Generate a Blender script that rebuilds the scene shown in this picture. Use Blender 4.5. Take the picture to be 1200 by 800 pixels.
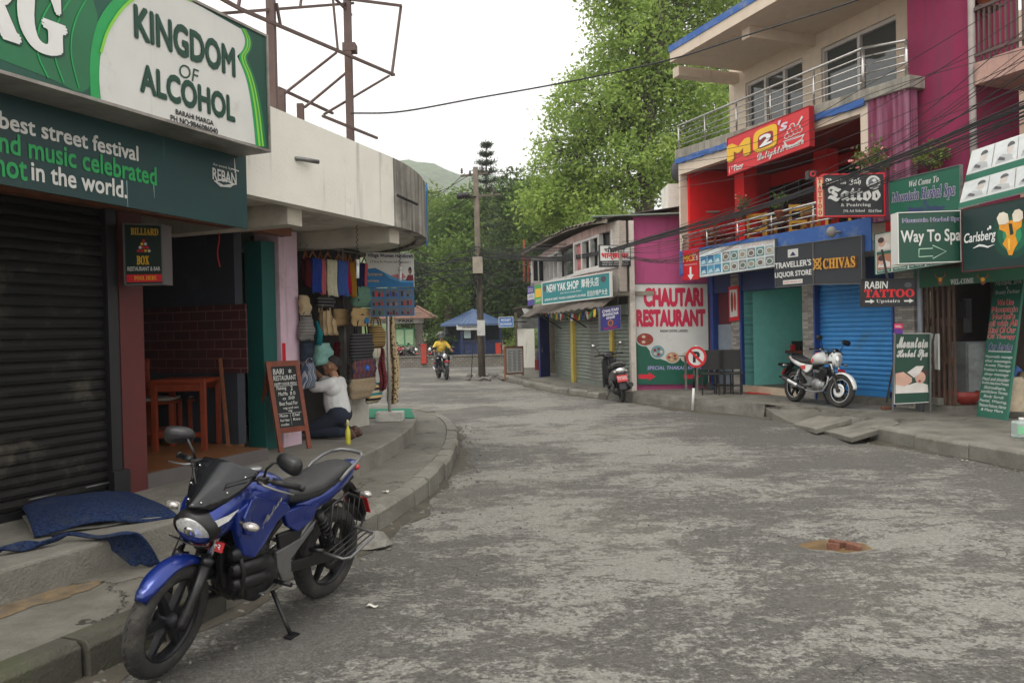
import bpy, bmesh, math, random
import numpy as np
from mathutils import Vector, Matrix
rnd = random.Random(11)
R = math.radians
scn = bpy.context.scene
COL = scn.collection
for o in list(bpy.data.objects): bpy.data.objects.remove(o)

# ------------------------------------------------------------------ camera, sky, sun, exposure
FOC, CAMH, PITCH, ROLL = 933.3, 1.7, 12/933.3, 0.022
cam_d = bpy.data.cameras.new('camera'); cam = bpy.data.objects.new('camera', cam_d); COL.objects.link(cam)
cam_d.sensor_width = 36; cam_d.lens = 28; cam_d.clip_start = .05; cam_d.clip_end = 5000
CM = Matrix.Rotation(math.pi/2-PITCH, 4, 'X') @ Matrix.Rotation(-ROLL, 4, 'Z')
cam.matrix_world = Matrix.Translation((0, 0, CAMH)) @ CM
scn.camera = cam
SUN_EL, SUN_AZ = R(62), R(200)
w = bpy.data.worlds.new('World'); scn.world = w; w.use_nodes = True
nt = w.node_tree; bg = nt.nodes['Background']
sky = nt.nodes.new('ShaderNodeTexSky'); sky.sky_type = 'NISHITA'; sky.sun_disc = False
sky.sun_elevation = SUN_EL; sky.sun_rotation = SUN_AZ; sky.air_density = 1; sky.dust_density = 6; sky.ozone_density = 1
hs = nt.nodes.new('ShaderNodeHueSaturation'); hs.inputs['Saturation'].default_value = .12
mx = nt.nodes.new('ShaderNodeMix'); mx.data_type = 'RGBA'; mx.inputs[0].default_value = .72
mx.inputs[7].default_value = (12.9, 12.7, 12.2, 1)          # even cloud cover over the clear sky
nt.links.new(sky.outputs[0], hs.inputs['Color']); nt.links.new(hs.outputs[0], mx.inputs[6])
nt.links.new(mx.outputs[2], bg.inputs[0]); bg.inputs[1].default_value = .105
sd = bpy.data.lights.new('sun', 'SUN'); sd.energy = .9; sd.angle = R(25); sd.color = (1, .96, .9)
so = bpy.data.objects.new('sun', sd); COL.objects.link(so)
so.rotation_euler = (math.pi/2-SUN_EL, 0, math.pi-SUN_AZ)
scn.view_settings.view_transform = 'Standard'; scn.view_settings.look = 'None'
scn.view_settings.exposure = .57; scn.view_settings.gamma = 1
scn.render.engine = 'CYCLES'; scn.cycles.max_bounces = 6; scn.cycles.transparent_max_bounces = 6
scn.cycles.volume_bounces = 0

# ------------------------------------------------------------------ measuring: photo pixel -> point on a real surface
C0 = Vector((0, 0, CAMH)); CR = CM.to_3x3()
def ray(px, py): return CR @ Vector(((px-600)/FOC, (400-py)/FOC, -1))
def on_z(px, py, z=0):
 d = ray(px, py); return C0 + d*((z-CAMH)/d.z)
def on_y(px, py, y):
 d = ray(px, py); return C0 + d*(y/d.y)
class Face:
 """a vertical facade plane: origin, unit direction d along it, n out of it"""
 def __init__(s, o, d, n):
  s.o = Vector((o[0], o[1], 0)); s.d = Vector((d[0], d[1], 0)).normalized(); s.n = Vector((n[0], n[1], 0)).normalized()
 def pt(s, u, w=0, z=0): return s.o + s.d*u + s.n*w + Vector((0, 0, z))
 def hit(s, px, py, w=0):
  d = ray(px, py); o = s.o + s.n*w
  t = (o-C0).dot(s.n)/d.dot(s.n); p = C0 + d*t
  return (p-o).dot(s.d), p.z
 def quad(s, w, tl, tr, br, bl):
  """four photo corners -> four points on the plane; vertical edges made plumb"""
  a, b, c, e = (s.hit(*q, w) for q in (tl, tr, br, bl))
  ul = (a[0]+e[0])/2; ur = (b[0]+c[0])/2
  return [s.pt(ul, w, a[1]), s.pt(ur, w, b[1]), s.pt(ur, w, c[1]), s.pt(ul, w, e[1])]
def frontal(Y, ang=0):
 """a plane facing the street at depth Y, turned by ang degrees"""
 return Face((0, Y), (math.cos(R(ang)), math.sin(R(ang))), (math.sin(R(ang)), -math.cos(R(ang))))

# ------------------------------------------------------------------ materials
MATS = {}
def lin(c):
 return tuple(((x/12.92) if x <= .04045 else ((x+.055)/1.055)**2.4) for x in c)
def mat(name, col, rough=.6, metal=0, var=.12, scale=5, bump=0, bscale=40, dirt=0, dcol=(.09, .08, .065), dscale=1.6,
  streak=0, scol=(.06, .055, .05), coat=0, alpha=None, trans=0, sheen=0, spec=.5, tone=1):
 if name in MATS: return MATS[name]
 m = bpy.data.materials.new(name); m.use_nodes = True; n = m.node_tree; L = n.links.new
 b = n.nodes['Principled BSDF']
 b.inputs['Roughness'].default_value = rough; b.inputs['Metallic'].default_value = metal
 b.inputs['Coat Weight'].default_value = coat; b.inputs['Coat Roughness'].default_value = .08
 b.inputs['Specular IOR Level'].default_value = spec
 if trans: b.inputs['Transmission Weight'].default_value = trans
 if sheen: b.inputs['Sheen Weight'].default_value = sheen
 tc = n.nodes.new('ShaderNodeTexCoord')
 def noise(sc, det=5, vec=None, ro=.6):
  x = n.nodes.new('ShaderNodeTexNoise'); x.inputs['Scale'].default_value = sc; x.inputs['Detail'].default_value = det
  x.inputs['Roughness'].default_value = ro
  L(vec or tc.outputs['Object'], x.inputs['Vector']); return x
 def ramp(src, lo, hi):
  x = n.nodes.new('ShaderNodeMapRange'); x.inputs[1].default_value = lo; x.inputs[2].default_value = hi
  L(src, x.inputs[0]); return x.outputs[0]
 def mix(f, a, bb):
  x = n.nodes.new('ShaderNodeMix'); x.data_type = 'RGBA'
  if isinstance(f, float): x.inputs[0].default_value = f
  else: L(f, x.inputs[0])
  for i, q in ((6, a), (7, bb)):
   if isinstance(q, tuple): x.inputs[i].default_value = (*q[:3], 1)
   else: L(q, x.inputs[i])
  return x.outputs[2]
 c = tuple(min(1, x*tone) for x in col); out = None
 if var:
  nz = noise(scale)
  out = mix(ramp(nz.outputs[0], .3, .7), tuple(x*(1-var) for x in c), tuple(min(1, x*(1+var)) for x in c))
  rr = n.nodes.new('ShaderNodeMapRange'); rr.inputs[3].default_value = max(0, rough-.12); rr.inputs[4].default_value = min(1, rough+.12)
  L(nz.outputs[0], rr.inputs[0]); L(rr.outputs[0], b.inputs['Roughness'])
 if dirt:
  nz = noise(dscale, 8, ro=.7); f = ramp(nz.outputs[0], .62-.3*dirt, .8-.15*dirt)
  out = mix(f, out or c, dcol)
 if streak:
  mp = n.nodes.new('ShaderNodeMapping'); mp.inputs['Scale'].default_value = (5, 5, .35); L(tc.outputs['Object'], mp.inputs[0])
  nz = noise(1.3, 6, mp.outputs[0], .65); f = ramp(nz.outputs[0], .68-.3*streak, .95-.2*streak)
  out = mix(f, out or c, scol)
 if out is None: b.inputs['Base Color'].default_value = (*c, 1)
 else: L(out, b.inputs['Base Color'])
 if bump:
  nz = noise(bscale, 6); bp = n.nodes.new('ShaderNodeBump'); bp.inputs['Strength'].default_value = bump; bp.inputs['Distance'].default_value = .02
  L(nz.outputs[0], bp.inputs['Height']); L(bp.outputs[0], b.inputs['Normal'])
 MATS[name] = m; return m
def C(name, r, g, b_, **k): return mat(name, lin((r/255, g/255, b_/255)), **k)    # from an sRGB colour of the surface itself
def nodes_of(name):
 m = bpy.data.materials.new(name); m.use_nodes = True; MATS[name] = m
 return m, m.node_tree, m.node_tree.nodes['Principled BSDF'], m.node_tree.links.new

# ------------------------------------------------------------------ mesh builder
class MB:
 def __init__(s): s.v = []; s.f = []; s.mi = []; s.sm = []; s.T = None; s.m = 0
 def add(s, vs, fs, smooth=False, T=None):
  o = len(s.v); T = T if T is not None else s.T
  for p in vs:
   p = Vector(p); s.v.append(T @ p if T is not None else p)
  for f in fs: s.f.append([o+i for i in f]); s.mi.append(s.m); s.sm.append(smooth)
  return s
 def box(s, x0, x1, y0, y1, z0, z1, T=None):
  vs = [(x, y, z) for z in (z0, z1) for x, y in ((x0, y0), (x1, y0), (x1, y1), (x0, y1))]
  return s.add(vs, [(3, 2, 1, 0), (4, 5, 6, 7), (0, 1, 5, 4), (1, 2, 6, 5), (2, 3, 7, 6), (3, 0, 4, 7)], T=T)
 def fbox(s, F, u0, u1, w0, w1, z0, z1):
  """box in facade coordinates"""
  vs = [F.pt(u, w_, z) for z in (z0, z1) for u, w_ in ((u0, w0), (u1, w0), (u1, w1), (u0, w1))]
  return s.add(vs, [(3, 2, 1, 0), (4, 5, 6, 7), (0, 1, 5, 4), (1, 2, 6, 5), (2, 3, 7, 6), (3, 0, 4, 7)])
 def hexa(s, bot, top):
  vs = list(bot)+list(top)
  return s.add(vs, [(3, 2, 1, 0), (4, 5, 6, 7), (0, 1, 5, 4), (1, 2, 6, 5), (2, 3, 7, 6), (3, 0, 4, 7)])
 def quad(s, a, b, c, d): return s.add([a, b, c, d], [(0, 1, 2, 3)])
 def bar(s, p, q, wx, wy, up=(0, 0, 1)):
  """rectangular bar from p to q"""
  p = Vector(p); q = Vector(q); d = (q-p).normalized(); up = Vector(up)
  if abs(d.dot(up)) > .98: up = Vector((1, 0, 0))
  a = d.cross(up).normalized()*wx/2; b = a.cross(d).normalized()*wy/2
  return s.hexa([p-a-b, p+a-b, p+a+b, p-a+b], [q-a-b, q+a-b, q+a+b, q-a+b])
 def tube(s, pts, r, seg=8, smooth=True, closed=False):
  pts = [Vector(p) for p in pts]; n = len(pts); rs = r if isinstance(r, (list, tuple)) else [r]*n
  vs = []; fs = []; ref = None
  for i, p in enumerate(pts):
   if closed: d = pts[(i+1) % n]-pts[i-1]
   else: d = pts[min(i+1, n-1)]-pts[max(i-1, 0)]
   d = d.normalized() if d.length > 1e-9 else Vector((0, 0, 1))
   if ref is None: ref = Vector((0, 0, 1)) if abs(d.z) < .9 else Vector((1, 0, 0))
   a = d.cross(ref).normalized(); b = a.cross(d).normalized(); ref = b
   for k in range(seg):
    t = 2*math.pi*k/seg; vs.append(p+(a*math.cos(t)+b*math.sin(t))*rs[i])
  for i in range(n if closed else n-1):
   j = (i+1) % n
   for k in range(seg): fs.append((i*seg+k, i*seg+(k+1) % seg, j*seg+(k+1) % seg, j*seg+k))
  s.add(vs, fs, smooth)
  if not closed:
   o = len(s.v)-len(vs)
   for ring in (range(seg-1, -1, -1), range((n-1)*seg, n*seg)):
    s.f.append([o+i for i in ring]); s.mi.append(s.m); s.sm.append(False)
  return s
 def lathe(s, prof, T=None, seg=20, smooth=True, closed=False):
  """profile of (radius, height) turned about local Z of T"""
  n = len(prof); vs = []; fs = []
  for r, z in prof:
   for k in range(seg):
    t = 2*math.pi*k/seg; vs.append((r*math.cos(t), r*math.sin(t), z))
  for i in range(n if closed else n-1):
   j = (i+1) % n
   for k in range(seg): fs.append((i*seg+k, i*seg+(k+1) % seg, j*seg+(k+1) % seg, j*seg+k))
  T0 = s.T; TT = (T0 @ T) if (T0 is not None and T is not None) else (T if T is not None else T0)
  s.add(vs, fs, smooth, TT)
  if not closed:
   o = len(s.v)-len(vs)
   if prof[0][0] > 1e-4: s.f.append([o+i for i in range(seg-1, -1, -1)]); s.mi.append(s.m); s.sm.append(False)
   if prof[-1][0] > 1e-4: s.f.append([o+(n-1)*seg+i for i in range(seg)]); s.mi.append(s.m); s.sm.append(False)
  return s
 def ball(s, c, r, seg=12, rings=8, T=None):
  r = r if isinstance(r, (tuple, list)) else (r, r, r); vs = []; fs = []
  for i in range(rings+1):
   a = math.pi*i/rings
   for k in range(seg):
    t = 2*math.pi*k/seg
    vs.append((c[0]+r[0]*math.sin(a)*math.cos(t), c[1]+r[1]*math.sin(a)*math.sin(t), c[2]-r[2]*math.cos(a)))
  for i in range(rings):
   for k in range(seg): fs.append((i*seg+k, i*seg+(k+1) % seg, (i+1)*seg+(k+1) % seg, (i+1)*seg+k))
  TT = (s.T @ T) if (s.T is not None and T is not None) else T
  return s.add(vs, fs, True, TT)
 def prism(s, poly, f0, f1, smooth=False):
  """polygon (2-D points) between two maps to 3-D"""
  n = len(poly); vs = [f0(*p) for p in poly]+[f1(*p) for p in poly]
  fs = [tuple(range(n-1, -1, -1)), tuple(range(n, 2*n))]
  s.add(vs, fs)
  o = len(s.v)-2*n
  for i in range(n): s.f.append([o+i, o+(i+1) % n, o+n+(i+1) % n, o+n+i]); s.mi.append(s.m); s.sm.append(smooth)
  return s
 def slab(s, poly, z0, z1): return s.prism(poly, lambda x, y: (x, y, z0), lambda x, y: (x, y, z1))
 def grid(s, fn, nu, nv, smooth=True, close_u=False):
  vs = [fn(i/nu, j/nv) for j in range(nv+1) for i in range(nu+1)]; W = nu+1
  return s.add(vs, [(j*W+i, j*W+i+1, (j+1)*W+i+1, (j+1)*W+i) for j in range(nv) for i in range(nu)], smooth)
 def shell(s, fn, nu, nv, th):
  """a sheet with thickness: fn gives (point), offset along computed normal"""
  P = [[Vector(fn(i/nu, j/nv)) for i in range(nu+1)] for j in range(nv+1)]
  def nrm(j, i):
   a = P[j][min(i+1, nu)]-P[j][max(i-1, 0)]; b = P[min(j+1, nv)][i]-P[max(j-1, 0)][i]
   c = a.cross(b); return c.normalized() if c.length > 1e-12 else Vector((0, 0, 1))
  W = nu+1; N = W*(nv+1)
  vs = [P[j][i] for j in range(nv+1) for i in range(W)]+[P[j][i]-nrm(j, i)*th for j in range(nv+1) for i in range(W)]
  fs = []
  for j in range(nv):
   for i in range(nu):
    a = j*W+i; fs.append((a, a+1, a+W+1, a+W)); fs.append((N+a+W, N+a+W+1, N+a+1, N+a))
  for i in range(nu):
   fs.append((i+1, i, N+i, N+i+1)); a = nv*W+i; fs.append((a, a+1, N+a+1, N+a))
  for j in range(nv):
   a = j*W; fs.append((a, a+W, N+a+W, N+a)); a = j*W+nu; fs.append((a+W, a, N+a, N+a+W))
  return s.add(vs, fs, True)
 def loft(s, rings, smooth=True, caps=True):
  n = len(rings[0]); vs = [p for r in rings for p in r]; fs = []
  for i in range(len(rings)-1):
   for k in range(n): fs.append((i*n+k, i*n+(k+1) % n, (i+1)*n+(k+1) % n, (i+1)*n+k))
  s.add(vs, fs, smooth)
  if caps:
   o = len(s.v)-len(vs)
   for ring in (range(n-1, -1, -1), range((len(rings)-1)*n, len(rings)*n)):
    s.f.append([o+i for i in ring]); s.mi.append(s.m); s.sm.append(False)
  return s
 def build(s, name, mats, parent=None, bevel=0, subsurf=0, label=None):
  me = bpy.data.meshes.new(name); me.from_pydata([tuple(p) for p in s.v], [], s.f)
  mats = mats if isinstance(mats, (list, tuple)) else [mats]
  for m in mats: me.materials.append(m)
  me.polygons.foreach_set('material_index', s.mi); me.polygons.foreach_set('use_smooth', s.sm); me.update()
  o = bpy.data.objects.new(name, me); COL.objects.link(o)
  if bevel:
   b = o.modifiers.new('bevel', 'BEVEL'); b.width = bevel; b.segments = 2; b.limit_method = 'ANGLE'; b.angle_limit = R(40)
  if subsurf:
   b = o.modifiers.new('sub', 'SUBSURF'); b.levels = subsurf; b.render_levels = subsurf
  if parent is not None: adopt(o, parent)
  if label: o['label'] = label
  return o
def sec(x, y, z, hw, hh, e=2.4, n=16, T=None):
 """superellipse cross-section in the YZ plane at x"""
 out = []
 for k in range(n):
  t = 2*math.pi*k/n; c, s_ = math.cos(t), math.sin(t)
  out.append(Vector((x, y+hw*math.copysign(abs(c)**(2/e), c), z+hh*math.copysign(abs(s_)**(2/e), s_))))
 return out
WORLD = {}
def wm(o):
 if o.name in WORLD: return WORLD[o.name]
 return o.matrix_basis.copy()
def world_of(o):
 M = o.matrix_basis.copy()
 if o.parent: M = world_of(o.parent) @ o.matrix_parent_inverse @ M
 return M
def adopt(o, parent):
 """parent keeping the child's own coordinates as they were built: world for setting pieces, local for proto things"""
 o.parent = parent
 q = parent
 while q is not None:
  if q.get('local'): return
  q = q.parent
 o.matrix_parent_inverse = world_of(parent).inverted()
def tag(o, label, cat, group=None, kind=None):
 if label: o['label'] = label
 if cat: o['category'] = cat
 if group: o['group'] = group
 if kind: o['kind'] = kind
 return o
def struct(o): o['kind'] = 'structure'; return o
def thing(name, label, cat, loc=(0, 0, 0), rz=0, group=None, local=False):
 """an Empty at the base of a thing; local=True: parts are built round its own origin"""
 o = bpy.data.objects.new(name, None); COL.objects.link(o); o.empty_display_size = .2
 o.location = loc; o.rotation_euler = (0, 0, rz)
 if local: o['local'] = 1
 return tag(o, label, cat, group)
def place(o, loc, rz=0, rx=0, sc=1):
 o.matrix_basis = Matrix.Translation(loc) @ Matrix.Rotation(rz, 4, 'Z') @ Matrix.Rotation(rx, 4, 'X') @ Matrix.Scale(sc, 4)
def dup(root, label=None, group=None):
 r = root.copy(); COL.objects.link(r)
 if label: r['label'] = label
 if group: r['group'] = group
 for ch in list(root.children):
  c = ch.copy(); COL.objects.link(c); c.parent = r
  for g in ch.children:
   d = g.copy(); COL.objects.link(d); d.parent = c
 return r

# ------------------------------------------------------------------ lettering
STY = {'serif': (0x1D400, 0x1D41A, 0x1D7CE), 'serifi': (0x1D468, 0x1D482, 0x1D7CE), 'script': (0x1D4D0, 0x1D4EA, 0x1D7CE),
       'fraktur': (0x1D56C, 0x1D586, 0x1D7CE), 'sans': (0x1D5D4, 0x1D5EE, 0x1D7EC), 'sansi': (0x1D63C, 0x1D656, 0x1D7EC)}
def styled(t, st):
 if not st: return t
 A, a, d = STY[st]; out = ''
 for ch in t:
  if 'A' <= ch <= 'Z': out += chr(A+ord(ch)-65)
  elif 'a' <= ch <= 'z': out += chr(a+ord(ch)-97)
  elif '0' <= ch <= '9': out += chr(d+ord(ch)-48)
  else: out += ch
 return out
TEXTQ = []
def text_later(t, off, cb, spacing=1):
 """lettering is set in one go at the end; cb gets the flat outline mesh"""
 c = bpy.data.curves.new('lettering', 'FONT'); c.body = t; c.resolution_u = 3; c.offset = off; c.space_character = spacing
 o = bpy.data.objects.new('lettering_outline', c); TEXTQ.append((o, cb))
def set_text():
 for o, _ in TEXTQ: COL.objects.link(o)
 dg = bpy.context.evaluated_depsgraph_get(); got = []
 for o, cb in TEXTQ:
  m = bpy.data.meshes.new_from_object(o.evaluated_get(dg)); got.append(([(v.co.x, v.co.y) for v in m.vertices], [list(p.vertices) for p in m.polygons])); bpy.data.meshes.remove(m)
 for (o, cb), (vs, fs) in zip(TEXTQ, got):
  c = o.data; bpy.data.objects.remove(o); bpy.data.curves.remove(c)
  if vs: cb(vs, fs)
class Sign:
 """a board on four points TL TR BR BL; contents are laid out in s (left to right) and t (bottom to top), 0..1"""
 def __init__(s, name, label, q, panel, thick=.04, frame=None, fw=.02, cat='sign', group=None, partname='panel', root=None):
  s.q = [Vector(p) for p in q]; tl, tr, br, bl = s.q
  s.n = (br-bl).cross(tl-bl).normalized(); s.base = (bl+br)/2
  s.root = root or thing(name, label, cat, s.base, group=group); s.parts = {}; s.lay = 0
  m = MB(); b = -s.n*thick
  if thick > 0: m.hexa([bl, br, tr, tl][::-1] and [bl+b, br+b, tr+b, tl+b], [bl, br, tr, tl])
  else: m.quad(bl, br, tr, tl)
  m.build(partname, panel, s.root)
  if frame:
   f = MB(); W = (br-bl).length; H = (tl-bl).length; a = fw/W; c = fw/H
   for (s0, s1, t0, t1) in ((-a, 1+a, -c, 0), (-a, 1+a, 1, 1+c), (-a, 0, 0, 1), (1, 1+a, 0, 1)):
    P = [s.at(x, y, h) for h in (-thick-.004, .012) for x, y in ((s0, t0), (s1, t0), (s1, t1), (s0, t1))]
    f.hexa(P[:4], P[4:])
   f.build('frame', frame, s.root)
 def at(s, u, v, h=0):
  tl, tr, br, bl = s.q
  return (bl*(1-u)+br*u)*(1-v)+(tl*(1-u)+tr*u)*v+s.n*h
 def mb(s, part, mt):
  k = (part, mt.name)
  if k not in s.parts: s.parts[k] = (MB(), mt)
  return s.parts[k][0]
 def text(s, t, s0, s1, t0, t1, mt, st=None, off=0, h=.004, shear=0, part='lettering', rot=0, spacing=1, ref=None):
  if st in ('sans', 'sansi'): off = max(off, .018); shear += .2 if st == 'sansi' else 0; st = None
  rad, off = off, 0
  def cb(vs, fs):
   xs = [a+shear*b for a, b in vs]; ys = [b for a, b in vs]
   x0, x1 = min(xs), max(xs); y0, y1 = min(ys), max(ys)
   m = MB(); nd = 0 if rad < .004 else (8 if rad > .025 else 4)     # heavier weight: the outline laid a few times round itself
   for k in range(nd+1):
    dx, dy = (0, 0) if k == nd else (rad*1.4*math.cos(2*math.pi*(k+.5)/nd), rad*1.4*math.sin(2*math.pi*(k+.5)/nd)); P = []
    for x, y in zip(xs, ys):
     u, v = (x+dx-x0)/(x1-x0), (y+dy-y0)/(y1-y0)
     P.append(s.at(s0+(s1-s0)*u, t0+(t1-t0)*v+rot*(u-.5), h+.0004*k))
    m.add(P, fs)
   m.build(part, mt, s.root)
  text_later(styled(t, st), off, cb, spacing); return s
 def poly(s, pts, mt, h=.002, part='print'):
  s.mb(part, mt).add([s.at(a, b, h) for a, b in pts], [tuple(range(len(pts)))]); return s
 def rect(s, s0, s1, t0, t1, mt, h=.002, part='print'): return s.poly([(s0, t0), (s1, t0), (s1, t1), (s0, t1)], mt, h, part)
 def disc(s, a, b, rx, ry, mt, h=.003, part='print', n=24, a0=0, a1=360):
  P = [(a+rx*math.cos(R(a0+(a1-a0)*k/n)), b+ry*math.sin(R(a0+(a1-a0)*k/n))) for k in range(n if a1-a0 == 360 else n+1)]
  return s.poly(P, mt, h, part)
 def band(s, pts, wd, mt, h=.003, part='print'):
  """a stroke along points, wd in s units"""
  W = (s.q[2]-s.q[3]).length/(s.q[0]-s.q[3]).length
  m = s.mb(part, mt); L_ = []
  n = len(pts)
  for i, (x, y) in enumerate(pts):
   dx = (pts[min(i+1, n-1)][0]-pts[max(i-1, 0)][0])*W; dy = pts[min(i+1, n-1)][1]-pts[max(i-1, 0)][1]
   l = math.hypot(dx, dy) or 1; ww = wd[i] if isinstance(wd, list) else wd
   L_.append(((x-dy/l*ww/2, y+dx/l*ww/2*W), (x+dy/l*ww/2, y-dx/l*ww/2*W)))
  for i in range(n-1):
   m.add([s.at(*L_[i][1], h), s.at(*L_[i+1][1], h), s.at(*L_[i+1][0], h), s.at(*L_[i][0], h)], [(0, 1, 2, 3)])
  return s
 def done(s):
  for (part, _), (m, mt) in s.parts.items(): m.build(part, mt, s.root)
  return s.root
def arc(cx, cy, rx, ry, a0, a1, n=14): return [(cx+rx*math.cos(R(a0+(a1-a0)*k/n)), cy+ry*math.sin(R(a0+(a1-a0)*k/n))) for k in range(n+1)]
def chaikin(p, k=2):
 for _ in range(k):
  q = [p[0]]
  for a, b in zip(p[:-1], p[1:]):
   q.append((a[0]*.75+b[0]*.25, a[1]*.75+b[1]*.25)); q.append((a[0]*.25+b[0]*.75, a[1]*.25+b[1]*.75))
  p = q+[p[-1]]
 return p
# ------------------------------------------------------------------ ground materials
def road_mat():
 m, n, b, L = nodes_of('worn_asphalt'); N = n.nodes.new
 tc = N('ShaderNodeTexCoord'); P = tc.outputs['Object']
 def noise(sc, det=6, ro=.6, sx=1, sy=1, dist=0):
  v = P
  if sx != 1 or sy != 1:
   mp = N('ShaderNodeMapping'); mp.inputs['Scale'].default_value = (sx, sy, 1); L(P, mp.inputs[0]); v = mp.outputs[0]
  x = N('ShaderNodeTexNoise'); x.inputs['Scale'].default_value = sc; x.inputs['Detail'].default_value = det
  x.inputs['Roughness'].default_value = ro; x.inputs['Distortion'].default_value = dist; L(v, x.inputs['Vector']); return x.outputs[0]
 def rng(a, lo, hi, o0=0, o1=1):
  x = N('ShaderNodeMapRange'); x.inputs[1].default_value = lo; x.inputs[2].default_value = hi; x.inputs[3].default_value = o0; x.inputs[4].default_value = o1
  L(a, x.inputs[0]); return x.outputs[0]
 def op(o, a, c):
  x = N('ShaderNodeMath'); x.operation = o
  for i, q in enumerate((a, c)):
   if isinstance(q, (int, float)): x.inputs[i].default_value = q
   else: L(q, x.inputs[i])
  return x.outputs[0]
 def mix(f, a, c):
  x = N('ShaderNodeMix'); x.data_type = 'RGBA'; L(f, x.inputs[0])
  for i, q in ((6, a), (7, c)):
   if isinstance(q, tuple): x.inputs[i].default_value = (*q, 1)
   else: L(q, x.inputs[i])
  return x.outputs[2]
 big = noise(.5, 4, .55, .8, 1); mid = noise(2.3, 14, .8, .85, 1.3, .1); fine = noise(55, 4, .7); grit = noise(170, 2, .8)
 sx = N('ShaderNodeSeparateXYZ'); L(P, sx.inputs[0])
 # wear concentrates on the crown of the road, away from the gutters
 cen = rng(op('ABSOLUTE', op('SUBTRACT', sx.outputs[0], 1.0), 0), .8, 5.0, .03, -.05)
 ragg = noise(13, 10, .8, .85, 1.2); peb = noise(30, 3, .75); s_ = op('ADD', op('ADD', op('MULTIPLY', big, .42), op('MULTIPLY', mid, .46)), op('ADD', op('ADD', op('ADD', op('MULTIPLY', ragg, .34), op('MULTIPLY', peb, .10)), op('MULTIPLY', fine, .10)), cen))
 worn = rng(s_, .685, .745)
 dark = mix(rng(fine, .3, .7), (.058, .054, .048), (.142, .135, .121)); lite = mix(rng(fine, .3, .7), (.152, .146, .128), (.265, .255, .226))
 col = mix(worn, dark, lite)
 pm = N('ShaderNodeMix'); pm.data_type = 'RGBA'; pm.blend_type = 'MULTIPLY'; pm.inputs[0].default_value = 1; L(col, pm.inputs[6]); L(rng(peb, .32, .68, .72, 1.22), pm.inputs[7]); col = pm.outputs[2]
 vor = N('ShaderNodeTexVoronoi'); vor.inputs['Scale'].default_value = 42; L(P, vor.inputs['Vector'])
 chips = rng(vor.outputs['Distance'], .05, .22, 1, 0)
 col = mix(op('MULTIPLY', chips, op('MULTIPLY', rng(noise(3.1, 3), .4, .65), .6)), col, (.33, .32, .30))
 # cracks
 vc = N('ShaderNodeTexVoronoi'); vc.feature = 'DISTANCE_TO_EDGE'; vc.inputs['Scale'].default_value = 2.6
 dn = N('ShaderNodeTexNoise'); dn.inputs['Scale'].default_value = 4; dn.inputs['Detail'].default_value = 6; L(P, dn.inputs['Vector'])
 va = N('ShaderNodeVectorMath'); va.operation = 'ADD'; vs = N('ShaderNodeVectorMath'); vs.operation = 'SCALE'; vs.inputs['Scale'].default_value = .35
 L(dn.outputs['Color'], vs.inputs[0]); L(P, va.inputs[0]); L(vs.outputs[0], va.inputs[1]); L(va.outputs[0], vc.inputs['Vector'])
 crack = op('MULTIPLY', rng(vc.outputs[0], .0, .016, 1, 0), rng(noise(.8, 3), .53, .66))
 col = mix(op('MULTIPLY', crack, .6), col, (.03, .03, .028))
 stain = rng(noise(.55, 6, .65, 1, .6), .58, .75, 0, .45); col = mix(stain, col, (.06, .058, .052))
 dust = rng(noise(.21, 4), .52, .7, 0, .4); col = mix(dust, col, (.26, .235, .19))
 L(col, b.inputs['Base Color']); L(rng(fine, .3, .7, .72, .95), b.inputs['Roughness']); b.inputs['Specular IOR Level'].default_value = .35
 h = op('ADD', op('ADD', op('MULTIPLY', fine, .5), op('MULTIPLY', grit, .35)), op('SUBTRACT', op('MULTIPLY', worn, -.7), op('MULTIPLY', crack, 1.2)))
 bp = N('ShaderNodeBump'); bp.inputs['Strength'].default_value = .8; bp.inputs['Distance'].default_value = .012; L(h, bp.inputs['Height']); L(bp.outputs[0], b.inputs['Normal'])
 return m
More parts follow.
